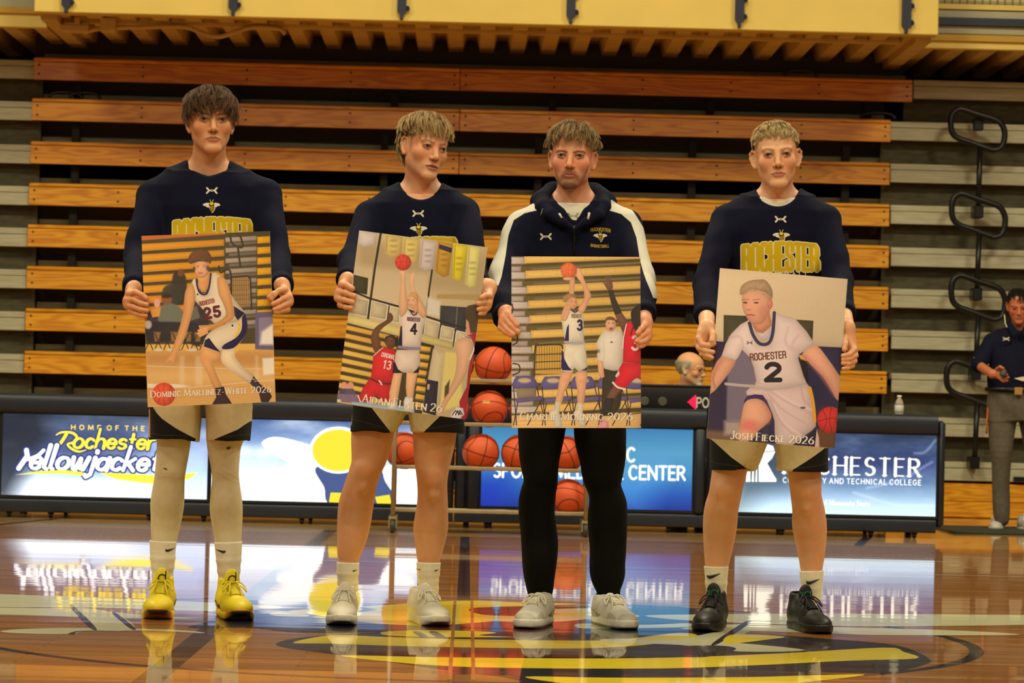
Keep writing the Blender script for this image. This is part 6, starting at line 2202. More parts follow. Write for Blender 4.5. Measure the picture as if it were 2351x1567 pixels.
P4 = dict(cx=1768, seed=17, label='blond young man in navy crewneck over a white tee, black shoes, holding a portrait poster',
    skin=(220, 172, 134), hair=(186, 158, 104), brow=(120, 84, 50), browa=.6, head=(1782, 361), rot=(-3, 2, -4), sc=1.075, neck=((1786, 440), .060), iris=(56, 42, 30), lip=(184, 104, 84), smile=.0016, fadea=.5, eyeopen=.8, ear=.75,
    style=dict(seed=21, locks=460, per=14, len_top=.046, len_side=.014, lift=.55, grav=.45, bias=(0, -.95, 0), part=.08, mess=.22, clump=.42, wave=.08, line=.064, side=.046, back=-.04, rad=.00075),
    torso=[(452, 1706, 1862, .08), (485, 1676, 1896, .105), (540, 1660, 1908, .122), (620, 1662, 1908, .122), (740, 1660, 1906, .118), (880, 1640, 1900, .122), (960, 1632, 1898, .122)],
    arms=[[(1668, 510, .0, .057), (1624, 650, -.17, .049), (1622, 722, -.37, .038)], [(1896, 508, .0, .057), (1922, 650, -.17, .049), (1937, 716, -.37, .038)]],
    hands=[dict(crop=C4, arm=0, wrist=(150, 560, .04), wr=.027, kd=.02, fingers=[([(100, 600), (84, 650), (112, 700), (165, 706), (205, 690)], 26), ([(82, 672), (86, 726), (140, 748), (198, 758)], 23), ([(92, 722), (108, 770), (150, 784), (190, 802)], 21), ([(110, 760, .02), (135, 800, .01), (175, 812, .008)], 18), ([(175, 565, .03), (200, 620, .0), (192, 668, -.016)], 27)]),
           dict(crop=C4, arm=1, wrist=(1272, 560, .04), wr=.026, kd=.02, fingers=[([(1296, 680), (1330, 738), (1290, 778), (1240, 788)], 24), ([(1320, 720), (1340, 785), (1295, 812), (1240, 818)], 22), ([(1325, 780), (1332, 830), (1285, 850), (1238, 848)], 21), ([(1310, 830), (1316, 868), (1280, 884), (1240, 890)], 18), ([(1258, 640, .02), (1258, 695, -.008), (1250, 738, -.016)], 23)])],
    shirt=dict(cut=965, name='sweatshirt', mat=M_navyc, cuffs=1, neck=[((1787, 430, Yb - .3), (1786, 410, Yb + .06), .089, .088)], print=chest_print(1580, 1990, 430, 760, 1792, 503, 1793, 540, ((1708, 620), (1876, 619), 55), ((1706, 644), (1856, 638), 14))),
    under=dict(infl=-.006, neck=[((1787, 419, Yb - .3), (1786, 400, Yb + .06), .087, .088)]),
    legs=[[(1635, 1745, 1010), (1635, 1722, 1050), (1635, 1715, 1078), (1631, 1707, 1110), (1626, 1701, 1140), (1617, 1695, 1170), (1614, 1692, 1205), (1615, 1686, 1240), (1617, 1678, 1275), (1619, 1672, 1300), (1622, 1667, 1370)],
          [(1790, 1895, 1010), (1800, 1890, 1050), (1807, 1885, 1078), (1812, 1886, 1110), (1816, 1886, 1140), (1819, 1893, 1170), (1819, 1898, 1205), (1826, 1897, 1240), (1833, 1893, 1275), (1837, 1889, 1305), (1840, 1886, 1370)]],
    shorts=dict(legs=[[(950, 1632, 1770, .135), (1010, 1629, 1764, .13), (1045, 1629, 1750, .125), (1080, 1630, 1735, .12)], [(950, 1764, 1902, .135), (1010, 1776, 1902, .13), (1045, 1781, 1901, .125), (1080, 1784, 1900, .12)]],
        print=shorts_print(1610, 1920, 930, 1095, [[(1615, 1000), (1634, 1006), (1656, 1028), (1678, 1049), (1720, 1079), (1722, 1094), (1615, 1094)], [(1895, 1028), (1863, 1050), (1820, 1078), (1818, 1094), (1915, 1094), (1915, 1028)]], [[(1618, 1054), (1650, 1064), (1700, 1070)], [(1830, 1074), (1870, 1070), (1912, 1060)]], [])),
    socks=[dict(rows=[(1618, 1671, 1299), (1620, 1669, 1320), (1622, 1667, 1340), (1624, 1666, 1366)], folds=2, marks=[(1639, 1321, 15, 1)]), dict(rows=[(1837, 1889, 1309), (1839, 1888, 1330), (1842, 1885, 1350), (1843, 1884, 1374)], folds=2, marks=[(1867, 1334, 15, 1)])],
    shoes=[dict(toe=(1618, 1451), ang=-13), dict(toe=(1892, 1456), ang=13)], shoe_style=BLACK_SHOE)

P2['knees'] = [(836, 1080), (996, 1098)]
P4['knees'] = [(1661, 1128), (1850, 1128)]
pk = Plan(330, 590, 900, 1350, YBODY - .06)
pk.cv.poly([(374, 1075), (380, 1073), (385, 1076), (385, 1079), (379, 1077)], (112, 64, 36), 1, .4)
pk.cv.ell(525, 1028, 5.5, 3.6, (124, 72, 42), 1, .8, -.3)
for a_ in ([(500, 1085), (520, 1098), (546, 1112)], [(505, 1078), (530, 1090), (549, 1104)], [(366, 1098), (378, 1094), (388, 1096)]): pk.cv.line(a_, 1.6, (176, 160, 124), .6, .8, 5)  # knee wrinkles: fold shade drawn as darker lines in the colour
P1['pants']['print'] = pk
for c_ in (P1, P2, P3, P4): person(c_)
# ================================================================== POSTERS (foam boards with a printed photograph)
M_foam = mat('foam_board', (206, 198, 180), .7)


def poster(label, corners, crop, art, name):
    ox, oy, k = crop
    TL, TR, BR, BL = [np.array(W(ox + x / k, oy + y / k, YPOST)) for x, y in corners]
    w, h = 700, 940
    cv = Canvas(w, h, affine([corners[3], corners[2], corners[0]], [(0, 0), (w, 0), (0, h)]), (120, 100, 70))
    cv.vol = .34
    art(cv)
    cv.vol = 0
    cv.clouds((255, 240, 205), .05, 3, 4, 1.2)
    cv.a[..., :3] = np.clip(cv.a[..., :3], 0, 1) ** .76
    g_ = cv.a[..., :3].mean(-1, keepdims=True)
    cv.a[..., :3] = np.clip(g_ + (cv.a[..., :3] - g_) * 1.24, 0, 1)
    cv.a[..., :3] = np.clip(cv.a[..., :3] * (1.02, 1.05, 1.16), 0, 1)   # a neutral print: the lamps bring the warmth
    cv.noise(.03, 1, 1, 5)
    m = mat(name, (200, 200, 200), .42, spec=.4)
    add_print(m, cv.image(name))
    c = (TL + TR + BR + BL) / 4
    root = empty('poster', (c[0], YPOST, BL[2]))
    tag(root, label, 'poster', 'posters the four players hold')
    dY = np.array([0, .005, 0])
    mesh_np('printed_sheet', [BL, BR, TR, TL], [(0, 1, 2, 3)], [m], root, False, uv=[(0, 0), (1, 0), (1, 1), (0, 1)])
    mb = MB(); mb.prism([p + (0, .0004, 0) for p in (BL, BR, TR, TL)], 0, dY)
    mb.build('foam_backing', M_foam, root)
    return root


def ball_art(c, x, y, r, col=(206, 72, 48), dk=(110, 30, 22)):
    c.ell(x, y, r, r, col, 1, 1)
    c.ell(x - r * .25, y - r * .3, r * .55, r * .5, np.array(col) * 1.14, .5, r * .4)
    w = r * .05
    c.line([(x - r * .95, y + r * .1), (x, y - r * .12), (x + r * .95, y + r * .05)], w, dk, .8, 1, 6)
    c.line([(x + r * .05, y - r), (x - r * .08, y), (x + r * .1, y + r)], w, dk, .8, 1, 6)
    c.line([(x - r * .6, y - r * .8), (x - r * .3, y), (x - r * .55, y + r * .85)], w, dk, .8, 1, 6)
    c.line([(x + r * .65, y - r * .75), (x + r * .38, y), (x + r * .6, y + r * .8)], w, dk, .8, 1, 6)


def face_art(c, x, y, rx, ry, sk, turn=0, hair=None):
    c.ell(x, y, rx, ry, sk, 1, 2)
    d = np.array(sk) * .45
    for s in (-1, 1):
        c.ell(x + turn + s * rx * .42, y - ry * .1, rx * .16, ry * .06, d, .9, 2)
        c.line([(x + turn + s * rx * .22, y - ry * .26), (x + turn + s * rx * .62, y - ry * .26)], ry * .06, d, .7, 2)
    c.line([(x + turn, y - ry * .05), (x + turn * 1.3, y + ry * .25)], rx * .1, np.array(sk) * .8, .6, 3)
    c.line([(x + turn - rx * .3, y + ry * .5), (x + turn + rx * .3, y + ry * .5)], ry * .08, np.array(sk) * [.75, .45, .45], .9, 2)


def hair_art(c, pts, col, n=60, L=30, seed=1):
    r = np.random.default_rng(seed)
    P = np.array(pts, float); m = P.mean(0)
    c.poly(pts, col, 1, 3, 3)
    for i in range(n):
        a = P[r.integers(len(P))]; t = r.uniform(.1, .86)
        q = m + (a - m) * t + r.normal(0, 4, 2); d = (a - m) / (np.linalg.norm(a - m) + 1e-6) + r.normal(0, .3, 2)
        c.line([q, q + d * L * .5, q + d * L + (0, L * .15)], 3.5, np.array(col) * r.uniform(.7, 1.35), .55, 1.5)


def caption(c, s, a, b, h, w=.17):
    text_fit(c, s, (a[0] + 3, a[1] + 4), (b[0] + 3, b[1] + 4), h, w, (60, 40, 24), gap=.24, thin=.06, serif=.11, smallcaps=.78, a=.45, soft=2)
    text_fit(c, s, a, b, h, w, (232, 222, 196), gap=.24, thin=.065, serif=.11, smallcaps=.78)


def art1(c):
    SK, SKD = (222, 158, 98), (196, 124, 70)
    c.poly([(150, 0), (1350, 0), (1350, 1550), (150, 1550)], (54, 46, 32))
    for i in range(9):
        yl = 150 + 88 * i
        col = (204, 120, 44) if i > 4 else (208, 136, 40)
        c.poly([(190, yl - 5), (890, yl - 48), (890, yl + 8), (190, yl + 58)], col, 1, 2)
        c.line([(200, yl + 66), (890, yl + 14)], 10, (40, 34, 22), .6, 5)
        c.poly([(1165, yl - 70), (1290, yl - 78), (1290, yl - 20), (1165, yl - 12)], (214, 150, 34), 1, 2)
        c.poly([(900, yl - 62), (1160, yl - 78), (1160, yl - 40), (900, yl - 22)], (152, 140, 122), 1, 2)
        c.poly([(930, yl - 18), (1160, yl - 36), (1160, yl - 8), (930, yl + 8)], (96, 86, 70), 1, 2)
    c.poly([(190, 60), (900, 40), (900, 60), (190, 116)], (178, 92, 42), 1, 4)
    for P in ([(940, 75), (960, 140), (1040, 170), (1030, 90), (1000, 60)], [(1005, 175), (1025, 330)], [(845, 330), (860, 380), (940, 370), (950, 640)]):
        c.line(P, 16, (40, 38, 28), 1, 2, 5)
    c.poly([(955, 420), (1100, 412), (1108, 660), (960, 668)], (150, 112, 62), .9, 3)
    for i in range(8): c.line([(965 + 18 * i, 425), (970 + 18 * i, 660)], 4, (60, 54, 46), .8, 1)
    for i in range(6): c.line([(958, 450 + 40 * i), (1105, 446 + 40 * i)], 4, (60, 54, 46), .8, 1)
    c.line([(945, 560), (950, 420), (1090, 410), (1110, 440), (1120, 690)], 13, (36, 34, 26), 1, 2)
    # floor
    c.poly([(150, 1010), (1350, 1000), (1350, 1560), (150, 1560)], (198, 148, 84), 1, 6)
    c.poly([(150, 985), (1350, 975), (1350, 1030), (150, 1040)], (216, 166, 78), 1, 5)
    c.poly([(240, 1060), (1300, 1050), (1300, 1160), (240, 1150)], (160, 106, 60), .55, 30)
    c.poly([(240, 1200), (1320, 1200), (1320, 1300), (240, 1310)], (224, 178, 112), .6, 40)
    c.line([(240, 1165), (900, 1185), (1310, 1190)], 5, (232, 220, 196), .8, 2)
    c.line([(240, 1345), (600, 1345), (1000, 1310), (1320, 1278)], 5, (232, 220, 190), .8, 2)
    c.poly([(250, 1312), (500, 1318), (615, 1332), (500, 1345), (250, 1345)], (236, 226, 200), .9, 3)
    for x, w in ((520, 36), (650, 60), (1150, 26)): c.poly([(x, 1080), (x + w, 1080), (x + w, 1330), (x, 1330)], (240, 224, 194), .35, 14)
    c.poly([(1210, 1100), (1310, 1095), (1310, 1230), (1220, 1240)], (246, 238, 214), .85, 10)
    # bench
    for x, y, w, h, col in ((460, 370, 110, 260, (36, 34, 30)), (380, 480, 140, 160, (40, 42, 36)), (250, 690, 120, 260, (38, 34, 44)), (600, 640, 150, 300, (36, 34, 36))):
        c.poly([(x, y + 40), (x + w * .5, y), (x + w, y + 50), (x + w, y + h), (x, y + h)], col, .95, 8, 3)
    c.poly([(350, 700), (400, 640), (480, 650), (540, 700), (545, 800), (500, 830), (350, 810)], (92, 96, 80), 1, 5, 3)
    c.ell(412, 612, 42, 42, (110, 70, 44), 1, 5); c.ell(410, 580, 42, 18, (40, 26, 18), 1, 4); c.ell(526, 385, 26, 30, (90, 58, 36), 1, 6)
    c.poly([(600, 690), (660, 660), (690, 760), (600, 790)], (86, 84, 72), 1, 6)
    c.ell(330, 640, 26, 36, (216, 160, 140), 1, 6); c.poly([(270, 690), (360, 680), (350, 750), (290, 760)], (206, 140, 60), 1, 4)
    c.poly([(250, 810), (550, 800), (700, 830), (690, 1000), (560, 960), (440, 960), (260, 960)], (30, 28, 32), .97, 8, 3)
    for x in (300, 440, 560, 640): c.poly([(x, 880), (x + 60, 880), (x + 50, 960), (x + 10, 960)], (200, 140, 60), .5, 6)
    for x in range(235, 700, 75):
        c.line([(x, 890), (x + 60, 1030)], 7, (30, 26, 26), 1, 2); c.line([(x + 60, 890), (x, 1030)], 7, (30, 26, 26), 1, 2)
    for x in (340, 450, 620): c.ell(x, 1030, 40, 12, (214, 206, 190), .9, 4)
    c.ell(255, 820, 30, 36, (202, 186, 166), .9, 8)
    # side screen
    c.poly([(1150, 715), (1295, 708), (1305, 1030), (1150, 1025)], (82, 74, 96), 1, 4)
    c.poly([(1180, 760), (1300, 752), (1305, 980), (1180, 985)], (120, 108, 128), 1, 5)
    c.poly([(1205, 880), (1260, 840), (1303, 810), (1305, 985), (1190, 985)], (236, 226, 206), 1, 14)
    ball_art(c, 387, 1402, 97)
    # player
    c.poly([(870, 1030), (980, 1020), (985, 1090), (1060, 1180), (1142, 1250), (1110, 1312), (1010, 1250), (920, 1185), (866, 1120)], (232, 204, 160), 1, 2, 4)
    c.poly([(716, 995), (862, 1045), (835, 1125), (795, 1140), (862, 1310), (884, 1350), (812, 1356), (745, 1215), (692, 1125), (698, 1050)], SK, 1, 2, 4)
    c.ell(740, 1110, 40, 36, SKD, .4, 20)
    c.poly([(812, 1350), (890, 1338), (905, 1400), (958, 1482), (790, 1488), (826, 1425)], (40, 26, 32), 1, 2)
    c.poly([(1138, 1248), (1195, 1318), (1258, 1362), (1292, 1420), (1262, 1468), (1202, 1468), (1182, 1390), (1108, 1310)], (44, 32, 34), 1, 2)
    for p in ((1150, 1275), (1168, 1290)): swoosh(c, p[0], p[1], 22, (220, 214, 206))
    c.poly([(750, 900), (850, 835), (1000, 770), (1058, 735), (1085, 820), (1060, 905), (1000, 995), (882, 1022), (866, 1052), (722, 1000)], (226, 206, 168), 1, 2, 3)
    c.poly([(728, 950), (764, 930), (815, 1000), (862, 1050), (720, 1000)], (26, 22, 44), 1, 2)
    c.poly([(1040, 740), (1064, 725), (1086, 830), (1055, 920), (970, 1012), (878, 1022), (890, 985), (985, 930), (1036, 860)], (30, 24, 56), 1, 2, 3)
    c.line([(1012, 790), (1018, 850), (985, 920)], 16, (222, 168, 44), 1, 2, 4)
    c.ell(960, 826, 8, 8, (40, 28, 40), 1, 1)
    c.poly([(1000, 1000), (1010, 1040), (980, 1060)], (222, 176, 60), .9, 3)
    c.poly([(612, 478), (655, 430), (690, 555), (750, 560), (782, 388), (850, 402), (905, 450), (945, 560), (1010, 650), (1062, 722), (1000, 790), (960, 800), (836, 808), (795, 800), (720, 700), (650, 620), (640, 560)], (228, 210, 176), 1, 2, 2)
    c.poly([(968, 660), (1062, 722), (1004, 780), (975, 740)], (24, 22, 40), 1, 2)
    c.line([(658, 440), (668, 510), (695, 558), (742, 560), (766, 490), (778, 392)], 15, (40, 26, 50), 1, 1, 5)
    c.poly([(665, 400), (772, 388), (762, 480), (738, 545), (700, 545), (676, 500)], SK, 1, 2)
    c.poly([(690, 470), (760, 420), (745, 520)], SKD, .5, 12)
    c.ell(668, 565, 7, 8, (40, 26, 36), 1, 1)
    text_fit(c, 'ROCHESTER', (688, 662), (810, 632), 34, .18, (108, 40, 34), font=BLOCK, gap=.3)
    for col, w in (((70, 26, 34), .3),):
        text_fit(c, '25', (733, 765), (858, 745), 80, w, col, gap=.35)
    c.poly([(622, 470), (572, 522), (556, 600), (550, 700), (520, 830), (470, 985), (438, 1062), (398, 1128), (396, 1162), (436, 1128), (468, 1168), (492, 1082), (562, 930), (602, 800), (642, 645), (650, 560)], SK, 1, 2, 3)
    c.poly([(832, 430), (888, 424), (932, 505), (952, 605), (972, 722), (958, 775), (856, 822), (785, 846), (722, 905), (668, 912), (682, 848), (676, 826), (740, 822), (805, 812), (902, 742), (882, 645), (842, 560)], SK, 1, 2, 3)
    c.line([(560, 640), (560, 760), (500, 930)], 20, SKD, .4, 12, 4); c.line([(960, 640), (962, 760), (850, 825)], 20, SKD, .45, 12, 4)
    for q in ((672, 868, 745, 850), (668, 892, 740, 868), (690, 914, 750, 884)): c.line([(q[0], q[1]), (q[2], q[3])], 15, SK, 1, 2)
    face_art(c, 700, 345, 60, 84, (224, 160, 108), -4)
    hair_art(c, [(588, 284), (602, 236), (640, 200), (700, 184), (750, 200), (782, 250), (774, 310), (752, 282), (720, 270), (680, 276), (640, 282), (618, 312)], (88, 56, 36), 80, 20, 3)
    c.line([(624, 296), (690, 280), (750, 286)], 16, (60, 50, 44), 1, 2, 4)
    c.ell(640, 350, 12, 18, (60, 44, 40), .8, 3); c.ell(752, 345, 14, 22, (60, 44, 40), .8, 3); c.ell(700, 365, 46, 40, (240, 200, 170), .3, 12)
    c.ell(690, 386, 22, 10, (190, 90, 84), .8, 4)
    caption(c, 'DOMINIC MARTINEZ-WHITE 2026', (280, 1428), (1284, 1384), 52)


def art2(c):
    SK = (226, 172, 128)
    c.poly([(0, 0), (1400, 0), (1400, 1600), (0, 1600)], (176, 156, 116))
    c.poly([(240, 100), (1300, 240), (1280, 560), (210, 420)], (150, 128, 92), .8, 60)
    c.poly([(200, 300), (820, 380), (800, 700), (180, 560)], (196, 176, 138), .8, 30)
    c.poly([(260, 30), (406, 48), (390, 150), (300, 165), (250, 130)], (214, 200, 186), 1, 3)
    for P, col in (([(470, 65), (608, 84), (590, 240), (510, 254), (462, 210)], (208, 182, 104)), ([(614, 86), (746, 100), (724, 296), (650, 290), (604, 240)], (214, 190, 104)),
                   ([(756, 102), (882, 118), (850, 340), (790, 358), (738, 320)], (206, 190, 180)), ([(888, 116), (1010, 136), (975, 390), (930, 404), (868, 360)], (176, 130, 46)),
                   ([(1014, 134), (1132, 150), (1080, 424), (1040, 440), (1000, 410)], (210, 190, 50)), ([(1130, 150), (1232, 164), (1195, 484), (1140, 492), (1104, 456)], (216, 206, 120))):
        c.poly(P, col, 1, 3)
        P = np.array(P); m = P.mean(0)
        for dy in (-60, -15, 30): c.ell(m[0] + 8, m[1] + dy, 30, 11, np.array(col) * .68, .7, 6)
        c.line([P[0] + (14, 12), P[4] + (14, -10)], 7, np.array(col) * .62, .7, 2)
    c.poly([(900, 140), (1003, 172), (998, 210), (896, 176)], (34, 30, 50), 1, 2)
    c.line([(432, 55), (385, 330), (325, 775)], 18, (34, 32, 24), 1, 2); c.line([(842, 348), (806, 600), (765, 900)], 14, (30, 28, 26), 1, 2)
    c.poly([(216, 384), (332, 412), (322, 545), (208, 518)], (44, 42, 26), 1, 2)
    c.poly([(905, 630), (1120, 645), (1108, 860), (905, 800)], (40, 40, 42), 1, 3); c.line([(1045, 640), (1030, 830)], 8, (90, 84, 70), 1, 2)
    c.poly([(880, 540), (1250, 540), (1240, 590), (880, 575)], (150, 124, 78), 1, 6); c.poly([(800, 560), (910, 600), (900, 720), (790, 700)], (208, 200, 180), .9, 12)
    c.line([(208, 515), (345, 575), (580, 640), (800, 720), (1020, 790), (1110, 810)], 15, (26, 24, 24), 1, 2)
    for P in ([(186, 560), (335, 590), (320, 720), (176, 690)], [(360, 590), (486, 625), (472, 745), (345, 720)], [(510, 640), (585, 655), (580, 770), (500, 755)], [(790, 740), (905, 770), (890, 930), (770, 900)], [(920, 790), (1020, 815), (1005, 910), (905, 890)], [(1040, 830), (1120, 850), (1100, 930), (1030, 915)]):
        c.poly(P, (194, 178, 140), 1, 2); c.line(P + [P[0]], 5, (226, 216, 190), 1, 1)
    c.line([(500, 635), (475, 810)], 9, (28, 26, 26), 1, 1); c.line([(910, 780), (890, 930)], 9, (28, 26, 26), 1, 1); c.line([(1030, 820), (1010, 960)], 9, (28, 26, 26), 1, 1)
    c.poly([(168, 700), (580, 800), (1010, 930), (1010, 985), (580, 880), (160, 765)], (206, 190, 120), 1, 3)
    # bleachers
    c.poly([(158, 768), (860, 950), (800, 1520), (60, 1420)], (48, 40, 26), 1, 3)
    for i in range(10):
        y = 785 + 66 * i
        c.poly([(158 - 8 * i, y), (560, y + 92), (560, y + 132), (150 - 8 * i, y + 38)], (212, 166, 76) if i > 1 else (204, 150, 66), 1, 2)
    for i in range(8):
        y = 950 + 64 * i
        c.poly([(745 - 5 * i, y), (835 - 8 * i, y + 14), (828 - 8 * i, y + 50), (735 - 5 * i, y + 40)], (214, 160, 66), 1, 2); c.line([(740 - 5 * i, y + 46), (824 - 8 * i, y + 56)], 8, (90, 80, 60), 1, 1)
    c.line([(840, 980), (790, 1230)], 8, (30, 28, 26), 1, 1)
    c.poly([(850, 975), (960, 1000), (900, 1520), (760, 1500)], (196, 178, 140), 1, 3)
    c.poly([(945, 1000), (1060, 1010), (1090, 1420), (900, 1480)], (204, 184, 108), 1, 10)
    c.poly([(800, 1220), (892, 1238), (872, 1510), (770, 1480)], (28, 26, 36), 1, 2); c.poly([(806, 1256), (826, 1262), (820, 1305), (802, 1300)], (200, 160, 150), 1, 2)
    # seated pair and table
    for x, col in ((140, (60, 50, 66)), (190, (70, 62, 80))):
        c.ell(x, 1272, 26, 32, (200, 140, 110), 1, 4); c.poly([(x - 50, 1340), (x - 30, 1295), (x + 25, 1295), (x + 45, 1350)], col, 1, 4)
    c.poly([(84, 1335), (330, 1350), (340, 1420), (80, 1400)], (104, 88, 112), 1, 5); c.poly([(200, 1400), (700, 1440), (700, 1500), (200, 1440)], (150, 176, 190), .9, 6)
    c.poly([(84, 1380), (110, 1380), (120, 1400), (84, 1402)], (226, 216, 160), 1, 3)
    # defender in red
    c.poly([(352, 900), (372, 830), (408, 790), (482, 742), (484, 700), (506, 688), (530, 716), (522, 755), (470, 792), (418, 850), (432, 950), (388, 1008)], (86, 56, 40), 1, 2, 3)
    c.poly([(372, 1030), (452, 962), (548, 985), (536, 1255), (352, 1215), (368, 1090)], (188, 36, 40), 1, 2)
    c.ell(512, 920, 46, 54, (70, 44, 32), 1, 3); c.poly([(462, 930), (470, 880), (520, 866), (566, 890), (572, 960), (548, 960), (545, 905), (490, 895)], (30, 26, 26), 1, 3)
    face_art(c, 508, 924, 38, 46, (84, 54, 40), -4)
    text_fit(c, 'CARDINAL', (436, 1036), (540, 1062), 32, .16, (226, 206, 200), font={**GL, **BLOCK}, gap=.3)
    text_fit(c, '13', (450, 1130), (505, 1142), 64, .16, (226, 210, 205), gap=.3)
    c.line([(376, 1030), (450, 966)], 7, (220, 200, 196), 1, 1)
    c.poly([(348, 1205), (530, 1262), (500, 1400), (440, 1400), (400, 1350), (330, 1400), (245, 1390), (290, 1290)], (182, 34, 40), 1, 2)
    c.line([(352, 1215), (430, 1255), (510, 1258)], 10, (40, 24, 28), 1, 1); c.line([(420, 1232), (440, 1262)], 12, (228, 214, 206), 1, 1); c.line([(250, 1350), (270, 1400)], 10, (228, 214, 206), 1, 1)
    # shooter
    c.poly([(535, 1170), (604, 1168), (584, 1290), (560, 1440), (502, 1430), (500, 1330)], SK, 1, 2); c.poly([(638, 1162), (728, 1165), (702, 1290), (690, 1390), (640, 1380), (632, 1280)], SK, 1, 2)
    c.poly([(498, 1400), (566, 1410), (556, 1460), (490, 1450)], (226, 214, 200), 1, 2); c.poly([(628, 1360), (692, 1368), (686, 1480), (620, 1470), (614, 1400)], (226, 214, 204), 1, 2)
    c.poly([(560, 985), (742, 985), (748, 1090), (735, 1165), (648, 1165), (604, 1168), (528, 1160), (544, 1060)], (222, 200, 180), 1, 2)
    c.poly([(530, 1090), (545, 1080), (570, 1140), (612, 1168), (528, 1170)], (24, 20, 30), 1, 2); c.poly([(742, 1110), (736, 1170), (690, 1168), (720, 1140)], (24, 20, 30), 1, 2)
    c.poly([(590, 702), (650, 660), (700, 712), (738, 668), (798, 720), (775, 800), (748, 968), (575, 965), (588, 850)], (226, 206, 188), 1, 2)
    c.poly([(590, 800), (602, 790), (604, 955), (574, 950)], (24, 20, 36), 1, 2); c.poly([(582, 800), (590, 800), (575, 900), (572, 880)], (220, 170, 60), 1, 2)
    c.line([(662, 668), (690, 705), (716, 700), (728, 664)], 9, (50, 30, 60), 1, 1, 4)
    c.line([(577, 962), (660, 972), (744, 975)], 22, (120, 108, 124), 1, 1)
    text_fit(c, 'ROCHESTER', (643, 752), (744, 760), 28, .18, (56, 30, 40), font=BLOCK, gap=.3)
    text_fit(c, '4', (672, 856), (716, 858), 78, .22, (24, 18, 24))
    c.poly([(582, 360), (634, 340), (628, 430), (642, 560), (652, 650), (604, 722), (580, 690), (578, 560), (592, 420)], SK, 1, 2, 3)
    c.poly([(664, 400), (678, 372), (704, 372), (696, 470), (740, 560), (802, 678), (772, 732), (730, 690), (690, 590), (664, 470)], SK, 1, 2, 3)
    face_art(c, 688, 598, 42, 56, (228, 170, 132), -14)
    c.poly([(652, 560), (665, 530), (700, 524), (732, 550), (732, 620), (715, 580), (680, 556)], (196, 150, 96), 1, 3)
    c.poly([(690, 640), (730, 620), (730, 680), (700, 700)], (206, 146, 106), 1, 3)
    ball_art(c, 611, 286, 65, (196, 62, 52))
    # man at the right edge
    c.poly([(1110, 650), (1200, 620), (1230, 640), (1200, 850), (1140, 850), (1120, 780)], (52, 42, 32), 1, 4, 3); c.poly([(1115, 740), (1135, 760), (1150, 850), (1200, 850), (1190, 900), (1120, 890)], (210, 140, 110), 1, 3)
    c.poly([(1190, 845), (1120, 875), (1168, 960), (1150, 1060), (1130, 1160), (1120, 1280), (1060, 1400), (1080, 1560), (1120, 1560), (1200, 900)], (140, 34, 44), 1, 3)
    c.poly([(1028, 940), (1060, 900), (1110, 882), (1158, 910), (1170, 1000), (1140, 1100), (1110, 1190), (1040, 1300), (960, 1420), (920, 1510), (886, 1490), (950, 1350), (1020, 1200), (1040, 1060)], (214, 164, 128), 1, 2, 3)
    c.line([(1096, 878), (1150, 890), (1178, 970), (1145, 1060)], 10, (230, 220, 214), 1, 1, 4); c.line([(1106, 878), (1156, 895), (1184, 970)], 5, (30, 24, 26), 1, 1, 4)
    c.poly([(945, 1280), (985, 1220), (975, 1330), (940, 1370)], (40, 32, 26), .9, 5)
    c.poly([(990, 1500), (1040, 1440), (1090, 1450), (1102, 1500), (1060, 1540), (1000, 1530)], (226, 216, 216), 1, 2)
    for k in (0, 1, 2): c.line([(1005 + 24 * k, 1505), (1030 + 18 * k, 1470), (1060 + 12 * k, 1500)], 8, (40, 30, 36), 1, 1)
    caption(c, 'AIDAN FLATEN 26', (284, 1402), (915, 1484), 62)


